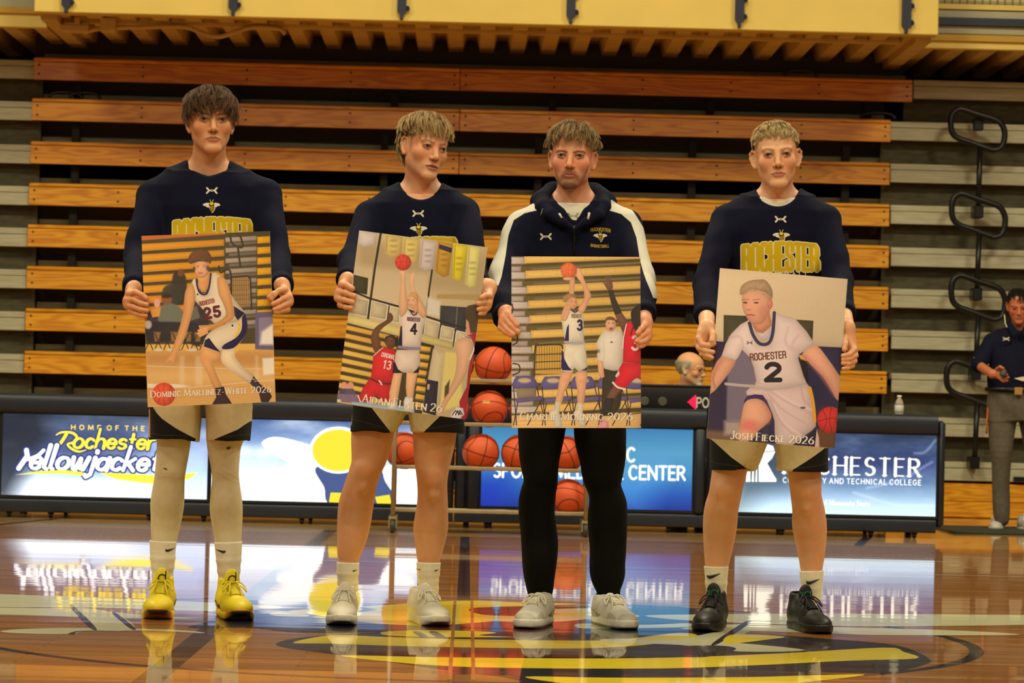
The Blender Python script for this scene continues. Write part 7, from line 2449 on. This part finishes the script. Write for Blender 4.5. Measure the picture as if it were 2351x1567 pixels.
def art3(c):
    SK = (228, 166, 126)
    c.poly([(150, 50), (1300, 50), (1300, 1550), (150, 1550)], (70, 60, 36))
    for i in range(11):
        y = 112 + 122 * i
        x0 = 296 + 11 * i
        c.poly([(x0, y + 48 - 4 * i * 0), (1260, y + 4), (1260, y - 62), (x0, y - 16)], (224, 178, 96) if i != 3 else (216, 170, 88), 1, 1.5)
        c.line([(x0, y + 62), (1260, y + 18)], 12, (44, 36, 22), .7, 6)
        c.line([(x0 + 60, y - 30), (1260, y - 88)], 14, (120, 104, 80), .7, 5)
        for x in range(x0 + 20, 1240, 120): c.ell(x, y - 5 - (x - x0) * .045, 3, 3, (150, 96, 40), .9, 1); c.ell(x, y + 20 - (x - x0) * .045, 3, 3, (150, 96, 40), .9, 1)
        c.poly([(190, y - 5), (x0 - 4, y - 5), (x0 + 6, y + 50), (190, y + 52)], (206, 192, 180), 1, 1.5); c.line([(190, y + 20), (x0, y + 20)], 3, (150, 132, 118), 1, 1)
        c.poly([(190, y + 70), (x0 - 24, y + 70), (x0 - 24, y + 112), (190, y + 114)], (172, 156, 148), 1, 2)
    for P in ([(205, 730), (238, 745), (240, 800), (205, 825)], [(205, 975), (255, 990), (258, 1045), (205, 1070)], [(198, 490), (205, 530), (200, 560)]): c.line(P, 11, (44, 38, 30), 1, 1, 4)
    c.poly([(390, 830), (600, 820), (605, 1060), (385, 1060)], (196, 148, 66), .9, 2)
    for i in range(10): c.line([(400 + 21 * i, 830), (400 + 21 * i, 1030)], 4, (70, 58, 34), 1, 1)
    for i in range(3): c.line([(388, 905 + 60 * i), (606, 895 + 60 * i)], 9, (60, 52, 34), 1, 1)
    c.line([(380, 1080), (390, 845), (420, 826), (590, 820), (612, 850)], 15, (50, 44, 30), 1, 1, 4)
    c.poly([(190, 1400), (1260, 1375), (1260, 1560), (190, 1560)], (222, 178, 116), 1, 3)
    for y in (1440, 1470, 1490): c.line([(190, y + 10), (1260, y - 10)], 8, (190, 140, 84), .5, 4)
    for i, x in enumerate((205, 440, 680, 900, 1130)):
        w = 200
        c.poly([(x + 5, 1180), (x + 20, 1090), (x + 60, 1082), (x + 150, 1080), (x + 180, 1100), (x + 200, 1175)], (84, 76, 124), 1, 2, 3)
        c.ell(x + 95, 1115, 52, 20, (214, 190, 130), .8, 8)
        c.line([(x + 5, 1170), (x + 30, 1480)], 8, (40, 32, 40), 1, 1); c.line([(x + 195, 1165), (x + 260, 1440)], 8, (40, 32, 40), 1, 1)
        c.poly([(x + 25, 1262), (x + 235, 1240), (x + 255, 1272), (x + 30, 1300)], (86, 76, 120), 1, 2)
        c.line([(x + 40, 1300), (x + 5, 1480)], 8, (40, 32, 40), 1, 1); c.line([(x + 235, 1275), (x + 120, 1480)], 8, (40, 32, 40), 1, 1); c.line([(x + 30, 1390), (x + 230, 1370)], 6, (40, 32, 40), 1, 1)
    c.poly([(230, 1180), (390, 1175), (395, 1250), (240, 1260)], (130, 112, 92), 1, 3)
    # coach
    c.poly([(942, 1015), (1095, 1022), (1100, 1200), (1085, 1320), (1040, 1400), (925, 1405), (935, 1200)], (44, 38, 32), 1, 2)
    c.poly([(892, 800), (945, 715), (1000, 700), (1092, 705), (1112, 800), (1105, 960), (1085, 1032), (960, 1020), (895, 950), (900, 860)], (226, 214, 196), 1, 2, 2)
    c.line([(948, 790), (955, 900), (945, 990)], 6, (190, 176, 156), .8, 3); c.poly([(1000, 805), (1016, 790), (1026, 805)], (60, 50, 44), 1, 1)
    c.poly([(898, 950), (942, 955), (956, 1085), (930, 1098), (905, 1060)], SK, 1, 2)
    for x in (898, 906, 914): c.line([(x, 860), (x + 2, 885)], 4, (50, 40, 40), 1, 1)
    face_art(c, 1007, 652, 43, 62, (224, 166, 128), 4); c.poly([(965, 640), (966, 606), (1000, 590), (1040, 604), (1050, 650), (1040, 622), (980, 618)], (96, 62, 42), 1, 3, 2); c.ell(1010, 690, 14, 10, (120, 50, 46), .9, 3)
    # defender
    c.poly([(1038, 565), (1098, 556), (1145, 625), (1110, 730), (1070, 640)], (92, 62, 50), 1, 2)
    c.poly([(986, 374), (1026, 372), (1048, 440), (1098, 558), (1042, 574), (1008, 470)], (40, 36, 30), 1, 2)
    c.poly([(932, 288), (944, 284), (968, 322), (966, 262), (980, 252), (990, 300), (994, 250), (1008, 258), (1010, 300), (1018, 290), (1026, 345), (1020, 376), (985, 376), (962, 340)], (104, 72, 58), 1, 2)
    c.poly([(1030, 1160), (1095, 1190), (1032, 1266), (968, 1262), (1000, 1200)], (96, 64, 52), 1, 2); c.poly([(968, 1256), (1034, 1262), (1002, 1400), (928, 1400), (945, 1330)], (34, 30, 32), 1, 2)
    c.poly([(896, 1490), (940, 1440), (982, 1448), (990, 1515), (890, 1515)], (232, 150, 160), 1, 2)
    c.poly([(1138, 642), (1184, 630), (1260, 710), (1260, 975), (1106, 965), (1114, 770)], (200, 34, 46), 1, 2); c.line([(1136, 650), (1112, 760), (1104, 850)], 8, (240, 220, 214), 1, 1)
    c.poly([(1104, 968), (1260, 975), (1260, 1115), (1220, 1090), (1180, 1120), (1120, 1182), (1028, 1158), (1058, 1060), (1080, 1010)], (196, 36, 48), 1, 2)
    c.line([(1024, 1130), (1060, 1168), (1118, 1184)], 16, (230, 214, 200), 1, 1, 3); c.poly([(1040, 1080), (1070, 1030), (1082, 1060), (1060, 1090)], (226, 210, 204), 1, 2)
    c.poly([(1172, 560), (1200, 515), (1260, 498), (1260, 720), (1225, 730), (1200, 690), (1182, 640)], (32, 28, 26), 1, 4, 3); c.line([(1190, 680), (1170, 740)], 14, (60, 24, 30), .8, 4)
    text_fit(c, '3', (1182, 860), (1230, 862), 110, .2, (236, 220, 214))
    # shooter
    c.poly([(602, 1050), (694, 1050), (668, 1130), (622, 1225), (604, 1300), (552, 1296), (572, 1200)], SK, 1, 2, 2); c.poly([(718, 1050), (812, 1045), (804, 1150), (784, 1305), (734, 1305), (730, 1180)], SK, 1, 2, 2)
    c.ell(640, 1110, 20, 18, (214, 130, 100), .5, 8); c.ell(770, 1120, 20, 18, (214, 130, 100), .5, 8)
    c.poly([(552, 1285), (600, 1292), (584, 1370), (604, 1440), (606, 1500), (548, 1505), (530, 1440), (500, 1400), (505, 1370), (545, 1345)], (226, 212, 192), 1, 2); c.poly([(732, 1295), (780, 1300), (776, 1370), (796, 1440), (802, 1490), (752, 1490), (722, 1420), (700, 1395), (704, 1370), (732, 1345)], (226, 212, 192), 1, 2)
    c.poly([(630, 818), (796, 814), (812, 940), (818, 1008), (812, 1036), (745, 1040), (706, 1010), (692, 1050), (604, 1040), (598, 930)], (236, 226, 200), 1, 2)
    c.poly([(606, 860), (600, 1000), (610, 1030), (692, 1032), (660, 1000), (628, 940), (620, 880)], (34, 28, 66), 1, 2); c.poly([(816, 1000), (812, 1030), (760, 1034), (790, 1020)], (40, 32, 70), 1, 2); c.poly([(622, 830), (636, 830), (630, 900), (622, 930)], (226, 190, 90), 1, 2)
    c.poly([(640, 900), (720, 860), (720, 1000), (700, 1010)], (214, 196, 170), .4, 16)
    c.poly([(602, 612), (662, 528), (712, 560), (752, 530), (784, 590), (790, 802), (634, 802), (618, 720)], (236, 224, 196), 1, 2)
    c.poly([(648, 680), (664, 650), (664, 790), (628, 790)], (36, 30, 70), 1, 2); c.line([(690, 540), (714, 556), (740, 540)], 9, (40, 32, 70), 1, 1, 3)
    c.line([(632, 800), (700, 812), (788, 806)], 20, (160, 150, 156), 1, 1)
    text_fit(c, 'ROCHEST', (688, 600), (768, 602), 28, .18, (110, 84, 60), font=BLOCK, gap=.3)
    text_fit(c, '3', (738, 700), (770, 700), 78, .24, (34, 26, 60))
    c.poly([(598, 612), (620, 520), (662, 440), (672, 280), (712, 272), (708, 390), (700, 450), (668, 560), (640, 625)], SK, 1, 2, 3)
    c.poly([(735, 190), (772, 226), (792, 290), (846, 408), (834, 450), (782, 562), (738, 530), (790, 430), (766, 320), (726, 262)], SK, 1, 2, 3)
    face_art(c, 698, 478, 36, 52, (226, 160, 120), 4); hair_art(c, [(612, 462), (622, 424), (660, 404), (712, 410), (724, 438), (692, 432), (655, 450), (640, 474)], (150, 112, 76), 50, 16, 5)
    c.poly([(606, 620), (640, 540), (672, 440), (690, 450), (668, 570), (640, 625)], SK, 1, 2)
    ball_art(c, 664, 216, 66, (222, 104, 66), (170, 66, 40)); c.ell(660, 282, 46, 14, SK, 1, 3)
    caption(c, 'CHARLIE MORNING 2026', (266, 1436), (1182, 1440), 60)


def art4(c):
    SK, SKD = (214, 152, 122), (186, 104, 90)
    c.poly([(100, 50), (1350, 50), (1350, 750), (100, 680)], (196, 174, 138)); c.clouds((214, 196, 160), .3, 4, 2)
    c.poly([(284, 462), (480, 468), (470, 690), (282, 680)], (50, 48, 34), 1, 3); c.poly([(866, 494), (1003, 502), (996, 660), (866, 640)], (52, 48, 34), 1, 3)
    c.poly([(100, 668), (1350, 722), (1350, 1600), (100, 1600)], (30, 26, 48), 1, 3)
    c.poly([(320, 760), (560, 740), (560, 1320), (300, 1310)], (98, 88, 104), 1, 12); c.poly([(190, 680), (300, 690), (300, 1400), (150, 1400)], (34, 28, 46), 1, 16)
    c.line([(300, 1012), (410, 1022), (520, 1028)], 22, (176, 160, 156), 1, 4)
    c.poly([(100, 1380), (420, 1400), (400, 1560), (100, 1560)], (88, 66, 54), 1, 16); c.poly([(290, 1310), (420, 1310), (420, 1420), (290, 1420)], (150, 132, 128), 1, 18)
    c.poly([(880, 780), (960, 830), (1210, 1160), (1200, 1330), (1040, 1380), (950, 1060)], (26, 24, 44), 1, 6); c.poly([(884, 780), (910, 775), (945, 800), (958, 830), (900, 812)], (206, 150, 56), 1, 2); c.poly([(888, 815), (950, 830), (970, 1000), (940, 1000)], (20, 16, 18), 1, 4)
    c.poly([(1030, 1370), (1180, 1380), (1170, 1540), (1030, 1520)], (70, 46, 32), 1, 10)
    ball_art(c, 1140, 1300, 108, (168, 40, 40), (70, 16, 20))
    # shorts and thigh
    c.poly([(598, 1340), (640, 1330), (640, 1480), (600, 1480)], (40, 34, 44), 1, 4)
    c.poly([(468, 1102), (495, 1040), (640, 1046), (952, 1008), (992, 1130), (1010, 1250), (1022, 1352), (940, 1420), (830, 1505), (702, 1490), (690, 1310), (648, 1190), (600, 1112)], (206, 178, 174), 1, 2, 2)
    for P in ([(640, 1060), (780, 1150), (1000, 1260)], [(640, 1090), (760, 1220), (960, 1340)], [(660, 1130), (720, 1290), (850, 1430)], [(900, 1030), (930, 1150), (1000, 1190)]): c.line(P, 12, (172, 140, 142), .6, 6, 5)
    for P in ([(700, 1070), (840, 1160), (990, 1220)], [(690, 1180), (770, 1320), (900, 1420)]): c.line(P, 12, (228, 206, 200), .6, 6, 5)
    c.line([(972, 1045), (992, 1130), (1004, 1220), (1010, 1310)], 30, (198, 136, 52), 1, 3, 4)
    c.ell(918, 1202, 22, 9, (60, 50, 60), .9, 2)
    c.poly([(838, 1505), (950, 1450), (1028, 1358), (1020, 1440), (990, 1560), (900, 1560)], (26, 22, 40), 1, 2); c.poly([(1028, 1375), (1046, 1440), (1052, 1530), (1010, 1530)], (212, 170, 168), 1, 3)
    c.poly([(448, 1180), (470, 1108), (596, 1100), (624, 1180), (520, 1130)], (44, 32, 70), 1, 2, 2)
    c.poly([(452, 1162), (530, 1128), (600, 1150), (650, 1220), (664, 1286), (610, 1350), (560, 1390), (520, 1450), (440, 1480), (392, 1440), (420, 1310)], SK, 1, 2, 3)
    c.ell(490, 1345, 70, 46, (196, 86, 84), .7, 30); c.line([(600, 1160), (648, 1240), (640, 1320)], 26, SKD, .5, 14, 5)
    # arms
    c.poly([(270, 785), (384, 818), (330, 920), (258, 1015), (176, 1095), (160, 1000), (196, 900)], SK, 1, 2, 2); c.line([(205, 930), (200, 980), (215, 1040)], 12, (110, 80, 76), .6, 6, 4)
    c.line([(270, 820), (210, 930), (185, 1060)], 26, SKD, .5, 14, 4)
    c.poly([(912, 772), (1012, 688), (1110, 795), (1200, 925), (1224, 980), (1204, 1150), (1150, 1070), (1078, 950)], SK, 1, 2, 2); c.line([(930, 785), (1060, 930), (1180, 1100)], 30, SKD, .6, 16, 4)
    # jersey
    c.poly([(266, 790), (300, 690), (345, 610), (420, 535), (490, 498), (560, 690), (640, 690), (690, 438), (860, 488), (950, 590), (1014, 688), (892, 772), (882, 806), (922, 940), (952, 1012), (800, 1050), (640, 1062), (520, 1040), (545, 990), (524, 880), (495, 800), (432, 740), (400, 800), (380, 822)], (222, 198, 190), 1, 2)
    for P in ([(330, 640), (420, 640), (440, 740)], [(800, 560), (780, 680), (860, 760)], [(880, 620), (830, 700), (880, 740)]): c.line(P, 16, (188, 160, 154), .6, 10, 5)
    for y in (1000, 1030): c.line([(540, y), (700, y + 20), (930, y - 10)], 9, (190, 160, 158), .7, 4, 5)
    c.poly([(508, 530), (690, 500), (660, 640), (600, 665), (560, 640)], (228, 206, 204), 1, 3); c.line([(520, 590), (590, 640), (650, 580)], 8, (180, 150, 170), .6, 5, 4)
    c.poly([(500, 505), (650, 430), (672, 540), (600, 606), (540, 590)], (206, 138, 104), 1, 3); c.line([(510, 520), (560, 590), (640, 560)], 20, (160, 92, 70), .6, 12, 4)
    c.line([(490, 525), (520, 620), (572, 688), (640, 686), (676, 610), (690, 440)], 26, (40, 40, 62), 1, 2, 5)
    ua(c, 492, 682, 21, (40, 32, 36))
    text_fit(c, 'ROCHESTER', (500, 824), (782, 800), 52, .17, (74, 40, 30), font=BLOCK, gap=.3)
    text_fit(c, '2', (625, 980), (735, 978), 128, .3, (24, 22, 26)); 
    # head
    c.poly([(430, 330), (436, 410), (462, 470), (500, 520), (545, 534), (600, 520), (650, 430), (668, 380), (655, 290), (560, 250), (450, 260)], SK, 1, 3, 3)
    c.ell(600, 440, 40, 60, SKD, .4, 24); c.ell(480, 400, 30, 26, (222, 140, 116), .5, 14)
    c.ell(655, 368, 22, 40, (206, 120, 100), 1, 3)
    hair_art(c, [(414, 292), (420, 238), (462, 200), (520, 180), (570, 176), (610, 176), (642, 204), (674, 262), (672, 328), (640, 330), (628, 284), (560, 262), (500, 270), (450, 286), (430, 300)], (160, 132, 98), 120, 26, 7)
    c.poly([(630, 290), (670, 320), (650, 345), (632, 330)], (170, 128, 96), .8, 5)
    for x in (458, 545): c.ell(x, 362, 20, 7, (60, 40, 36), .9, 3); c.line([(x - 26, 340), (x + 26, 334)], 8, (140, 96, 70), .8, 3)
    c.poly([(478, 345), (498, 345), (500, 415), (476, 420), (466, 408)], (222, 160, 130), 1, 4); c.line([(468, 416), (500, 420)], 8, (160, 84, 70), .8, 3)
    c.line([(470, 462), (500, 458), (530, 464)], 10, (150, 64, 62), .9, 2, 4); c.ell(500, 476, 24, 6, (206, 116, 104), .8, 3)
    caption(c, 'JOSH FIECKE 2026', (342, 1448), (1000, 1494), 58, .2)


poster('poster of a dribbling player before orange bleachers, held by the dark-haired man in white leggings', [(200, 78), (1273, 38), (1322, 1465), (252, 1510)], C1, art1, 'poster_dribble')
poster('tilted poster of a jump shot below hanging banners, a defender in red at its side', [(260, 30), (1287, 165), (1107, 1540), (80, 1405)], C2, art2, 'poster_jumpshot')
poster('poster of a shooter before empty blue chairs, held by the man in the track jacket', [(193, 100), (1247, 105), (1253, 1503), (195, 1503)], C3, art3, 'poster_shooter')
poster('tilted close-up poster of a driving player on a cream and navy ground', [(254, 87), (1275, 175), (1172, 1527), (148, 1448)], C4, art4, 'poster_drive')
# ================================================================== PEOPLE IN THE BACKGROUND
M_polo = mat('polo_navy', (14, 17, 36), .85, .1, 20, bump=.15, bscale=260, spec=.15)
M_trous = mat('trousers_grey', (92, 84, 70), .85, .14, 30, bump=.2, bscale=220)
M_sage = mat('shirt_sage', (78, 84, 68), .85, .12, 20)


def man_extras(c, root, Y, nb, M):
    def on(px, py, d=-.135): return W(px, py, Y + d)
    # collar of the polo with white piping
    mb = MB()
    mb.prism([on(2306, 741, -.04), on(2318, 734, -.06), on(2338, 760, -.150), on(2326, 774, -.150)], 0, (0, -.008, 0))
    mb.prism([on(2372, 741, -.04), on(2358, 734, -.06), on(2344, 760, -.150), on(2354, 776, -.150)], 0, (0, -.008, 0))
    mb.build('collar', M_polo, root)
    mb = MB(); mb.tube([on(2306, 722, -.05), on(2308, 742, -.10), on(2312, 751, -.125)], .004, 6); mb.build('white_piping', M_tee, root, True)
    mb = MB(); mb.tube(crom([on(2236, 821, -.10), on(2250, 831, -.13), on(2270, 837, -.10)], 4), .006, 6); mb.build('sleeve_trim', M_tee, root, True)
    pl = Canvas(60, 40, affine([(2298, 786), (2322, 786), (2298, 770)], [(0, 0), (60, 0), (0, 40)]))
    ua(pl, 2310, 778, 7, WHT)
    m_ = mat('chest_mark', (14, 17, 36), .85); add_print(m_, pl.image('chest_mark'))
    m_.node_tree.nodes['Principled BSDF'].inputs['Alpha'].default_value = 1
    mb = MB()
    for f in (-1, 1):
        P = [on(2310 - 7, 778 + f * 4, -.128), on(2310 - 3, 778, -.133), on(2310, 778 - f * 1.2, -.135), on(2310 + 3, 778, -.136), on(2310 + 7, 778 + f * 4, -.138)]
        mb.tube(crom(P, 3), .0045, 5)
    mb.build('chest_mark', M_tee, root, True)
    # belt and buckle
    a, b = W(2268, 893, Y), W(2402, 896, Y)
    mb = MB(); t = np.linspace(0, 2 * np.pi, 33)[:-1]; cx_, hw_ = (a[0] + b[0]) / 2, (b[0] - a[0]) / 2 + .006
    for z0 in (0,):
        P = [(cx_ + hw_ * math.cos(x), Y + .128 * math.sin(x), a[2]) for x in t]
        mb.tube(P, .021, 6, closed=True)
    mb.build('belt', M_blk, root, True)
    p, q = W(2329, 906, Y - .152), W(2348, 889, Y - .152)
    mb = MB(); mb.box(p, q + (0, .008, 0), bev=.003); mb.build('belt_buckle', mat('buckle_tan', (168, 128, 62), .45), root)
    mb = MB(); mb.prism([on(2328, 868, -.15), on(2351, 864, -.15), on(2372, 868, -.15), on(2372, 876, -.15), on(2346, 874, -.15)], 0, (0, -.002, 0)); mb.build('paper_card', M_tee, root)
    # lanyard from the pocket
    mb = MB(); mb.tube([W(2268, 935, Y - .03), W(2266, 965, Y - .05), W(2265, 996, Y - .05)], [.004, .006, .008], 6); mb.build('lanyard', mat('lanyard_orange', (196, 92, 34), .6), root, True)


MAN_SHOE = dict(k=1.0, high=.09, spring=.012, sole_h=.03, upper=M_shoe, lace=M_lacew, cols=shoe_paint((176, 172, 160), (lambda L, f: ss(-L[:, 1], .05, .12) * .5, (206, 200, 186))), sole_cols=shoe_paint((210, 204, 188), (lambda L, f: ss(.012 - L[:, 2], 0, .003), (40, 38, 34))))
YM = 20.75
CM = (0, 0, 1.0)
PM = dict(cx=2335, Y=YM, YP=YM - .33, seed=30, label='dark-haired man in navy polo and grey trousers at the right edge holding a microphone',
    skin=(190, 118, 84), hair=(34, 28, 24), brow=(50, 34, 26), head=(2338, 703), rot=(-8, -14, -2), sc=1.0, neck=((2345, 752), .058), lip=(168, 92, 78), fadea=.3, eyeopen=.45, hh=.0042, hfwd=.05, gazez=-.003,
    style=dict(seed=33, locks=220, per=10, len_top=.05, len_side=.016, lift=.35, grav=.5, bias=(0, -.6, 0), mess=.2, clump=.3, line=.058, side=.03, back=-.04, rad=.0013, seg=5),
    torso=[(760, 2290, 2396, .09), (785, 2272, 2412, .11), (820, 2268, 2412, .128), (860, 2268, 2408, .135), (900, 2270, 2404, .13), (935, 2270, 2404, .125)],
    arms=[[(2278, 785, .0, .060), (2252, 828, -.06, .062), (2247, 838, -.09, .052)], [(2404, 785, .0, .060), (2424, 830, -.03, .060), (2428, 842, -.06, .052)]],
    hands=[dict(crop=CM, arm=0, wrist=(2278, 858, .0), wr=.030, palm=.013, fingers=[([(2292, 848, -.02), (2302, 846, -.05), (2308, 853, -.07)], 3.0), ([(2294, 856, -.02), (2305, 862, -.05), (2312, 860, -.07)], 3.0), ([(2294, 862, -.02), (2306, 870, -.05), (2315, 866, -.065)], 2.9), ([(2292, 866, -.02), (2303, 875, -.04), (2313, 873, -.055)], 2.6), ([(2288, 846, -.03), (2296, 841, -.06), (2303, 845, -.075)], 3.0)])],
    shirt=dict(cut=900, name='polo_shirt', mat=M_polo, cuffs=0, h=.0075, infl=.004, amp=.003, neck=[((2343, 740, YM - .3), (2345, 728, YM + .06), .062, .066)]),
    pants=dict(name='trousers', mat=M_trous, amp=.003, hip=[(890, 2270, 2404, .122), (930, 2266, 2406, .128), (965, 2268, 2404, .12)], legs=[
        [(2270, 2338, 930), (2269, 2332, 975), (2272, 2326, 1020), (2277, 2321, 1065), (2278, 2318, 1110), (2279, 2319, 1150), (2281, 2320, 1178), (2284, 2318, 1192)],
        [(2336, 2404, 930), (2342, 2404, 975), (2350, 2402, 1020), (2354, 2398, 1065), (2355, 2396, 1110), (2356, 2396, 1150), (2356, 2396, 1180), (2358, 2394, 1196)]]),
    legs=[[(2286, 2318, 960), (2288, 2314, 1060), (2288, 2310, 1150), (2291, 2310, 1200)], [(2356, 2390, 960), (2362, 2390, 1060), (2364, 2388, 1150), (2366, 2384, 1204)]],
    shoes=[dict(toe=(2286, 1217.5), ang=-14), dict(toe=(2378, 1221), ang=10)], shoe_style=MAN_SHOE, extra_parts=man_extras)
person(PM)
# microphone in his hand
YH = YM - .33
a, b = W(2303, 857, YH - .06), W(2296, 853, YH + .10)
mic = empty('microphone', tuple(a))
tag(mic, 'dark handheld microphone with grey mesh head in the polo man\'s hand', 'microphone')
mb = MB(); mb.tube([a, a + (b - a) * .4, b], [.015, .017, .012], 12); mb.build('handle', M_blk, mic, True)
mb = MB(); c_ = a - (b - a) * .08
bm = bmesh.new(); bmesh.ops.create_uvsphere(bm, u_segments=20, v_segments=14, radius=.027)
me = bpy.data.meshes.new('mesh_head'); bm.to_mesh(me); bm.free(); me.polygons.foreach_set('use_smooth', np.ones(len(me.polygons), bool))
o = link('mesh_head', me, mic, [mat('mic_mesh', (84, 86, 80), .5, metal=.4, bump=.6, bscale=700)]); o.location = Vector(c_) - Vector(a)

# seated older man behind the middle table
YO = 20.15


def old_extras(c, root, Y, nb, M):
    R, hc, sc = M
    T = lambda p: R @ (np.asarray(p) * sc) + hc
    mb = MB()
    for s in (-1, 1):
        t = np.linspace(0, 2 * np.pi, 17)[:-1]
        mb.tube([T((s * .031 + .021 * math.cos(x), -.094 + .012 * abs(math.cos(x)) * (s * math.cos(x) > 0), -.002 + .017 * math.sin(x))) for x in t], .0014, 5, closed=True)
        mb.tube([T((s * .052, -.084, .003)), T((s * .074, -.03, .004)), T((s * .078, .012, .004))], .0014, 5)
    mb.tube([T((-.011, -.097, .003)), T((0, -.1, .006)), T((.011, -.097, .003))], .0014, 5)
    mb.build('eyeglasses', mat('glasses_metal', (90, 80, 60), .4, metal=.6), root, True)


def old_face(cv):
    for u, z, a in ((.11, .05, .5), (.13, .02, .6)): pass
    cv.poly([(.075, .045), (.16, .06), (.16, -.06), (.125, -.05), (.118, .018), (.09, .03)], (196, 186, 150), .55, .012)
    cv.poly([(-.075, .045), (-.16, .06), (-.16, -.06), (-.125, -.05), (-.118, .018), (-.09, .03)], (196, 186, 150), .55, .012)


PO = dict(cx=1588, Y=YO, YP=YO - .3, seed=40, label='older balding man with white goatee seated behind the scorer table, in profile',
    skin=(222, 172, 128), hair=(222, 212, 180), brow=(150, 130, 100), browa=.5, head=(1587, 848), rot=(62, -3, 0), sc=1.03, neck=((1580, 888), .060), lip=(178, 104, 90), fade=0, eyeopen=.7, hh=.0042, ear=.35,
    beard=.55, beardcol=(206, 196, 172), extra=[old_face],
    style=dict(seed=41, locks=170, per=12, len_top=.012, len_side=.020, lift=.2, grav=.4, bias=(0, .6, 0), mess=.2, clump=.2, line=.3, side=.005, maxz=.058, back=-.04, rad=.0009, seg=4, crown=(0, -.02, .12)),
    torso=[(897, 1540, 1624, .09), (915, 1524, 1642, .105), (950, 1518, 1650, .115), (1000, 1520, 1648, .12), (1060, 1524, 1644, .12), (1085, 1520, 1648, .13)],
    arms=[[(1535, 912, .0, .055), (1522, 985, -.02, .050), (1530, 1010, -.16, .040)], [(1630, 912, .0, .055), (1646, 985, -.02, .050), (1640, 1010, -.16, .040)]],
    hands=[], shirt=dict(name='shirt', mat=M_sage, cuffs=0, h=.008, neck=[((1582, 877, YO - .3), (1580, 866, YO + .06), .066, .07)]),
    pants=dict(name='trousers', mat=M_trous, amp=.003, dy=(0, -.05, -.40, -.40), hip=[(1050, 1524, 1644, .13), (1085, 1520, 1648, .14)], legs=[[(1530, 1580, 1070), (1532, 1578, 1078), (1534, 1576, 1090), (1536, 1574, 1210)], [(1588, 1638, 1070), (1590, 1636, 1078), (1592, 1634, 1090), (1594, 1632, 1212)]]),
    legs=[], extra_parts=old_extras)
person(PO)
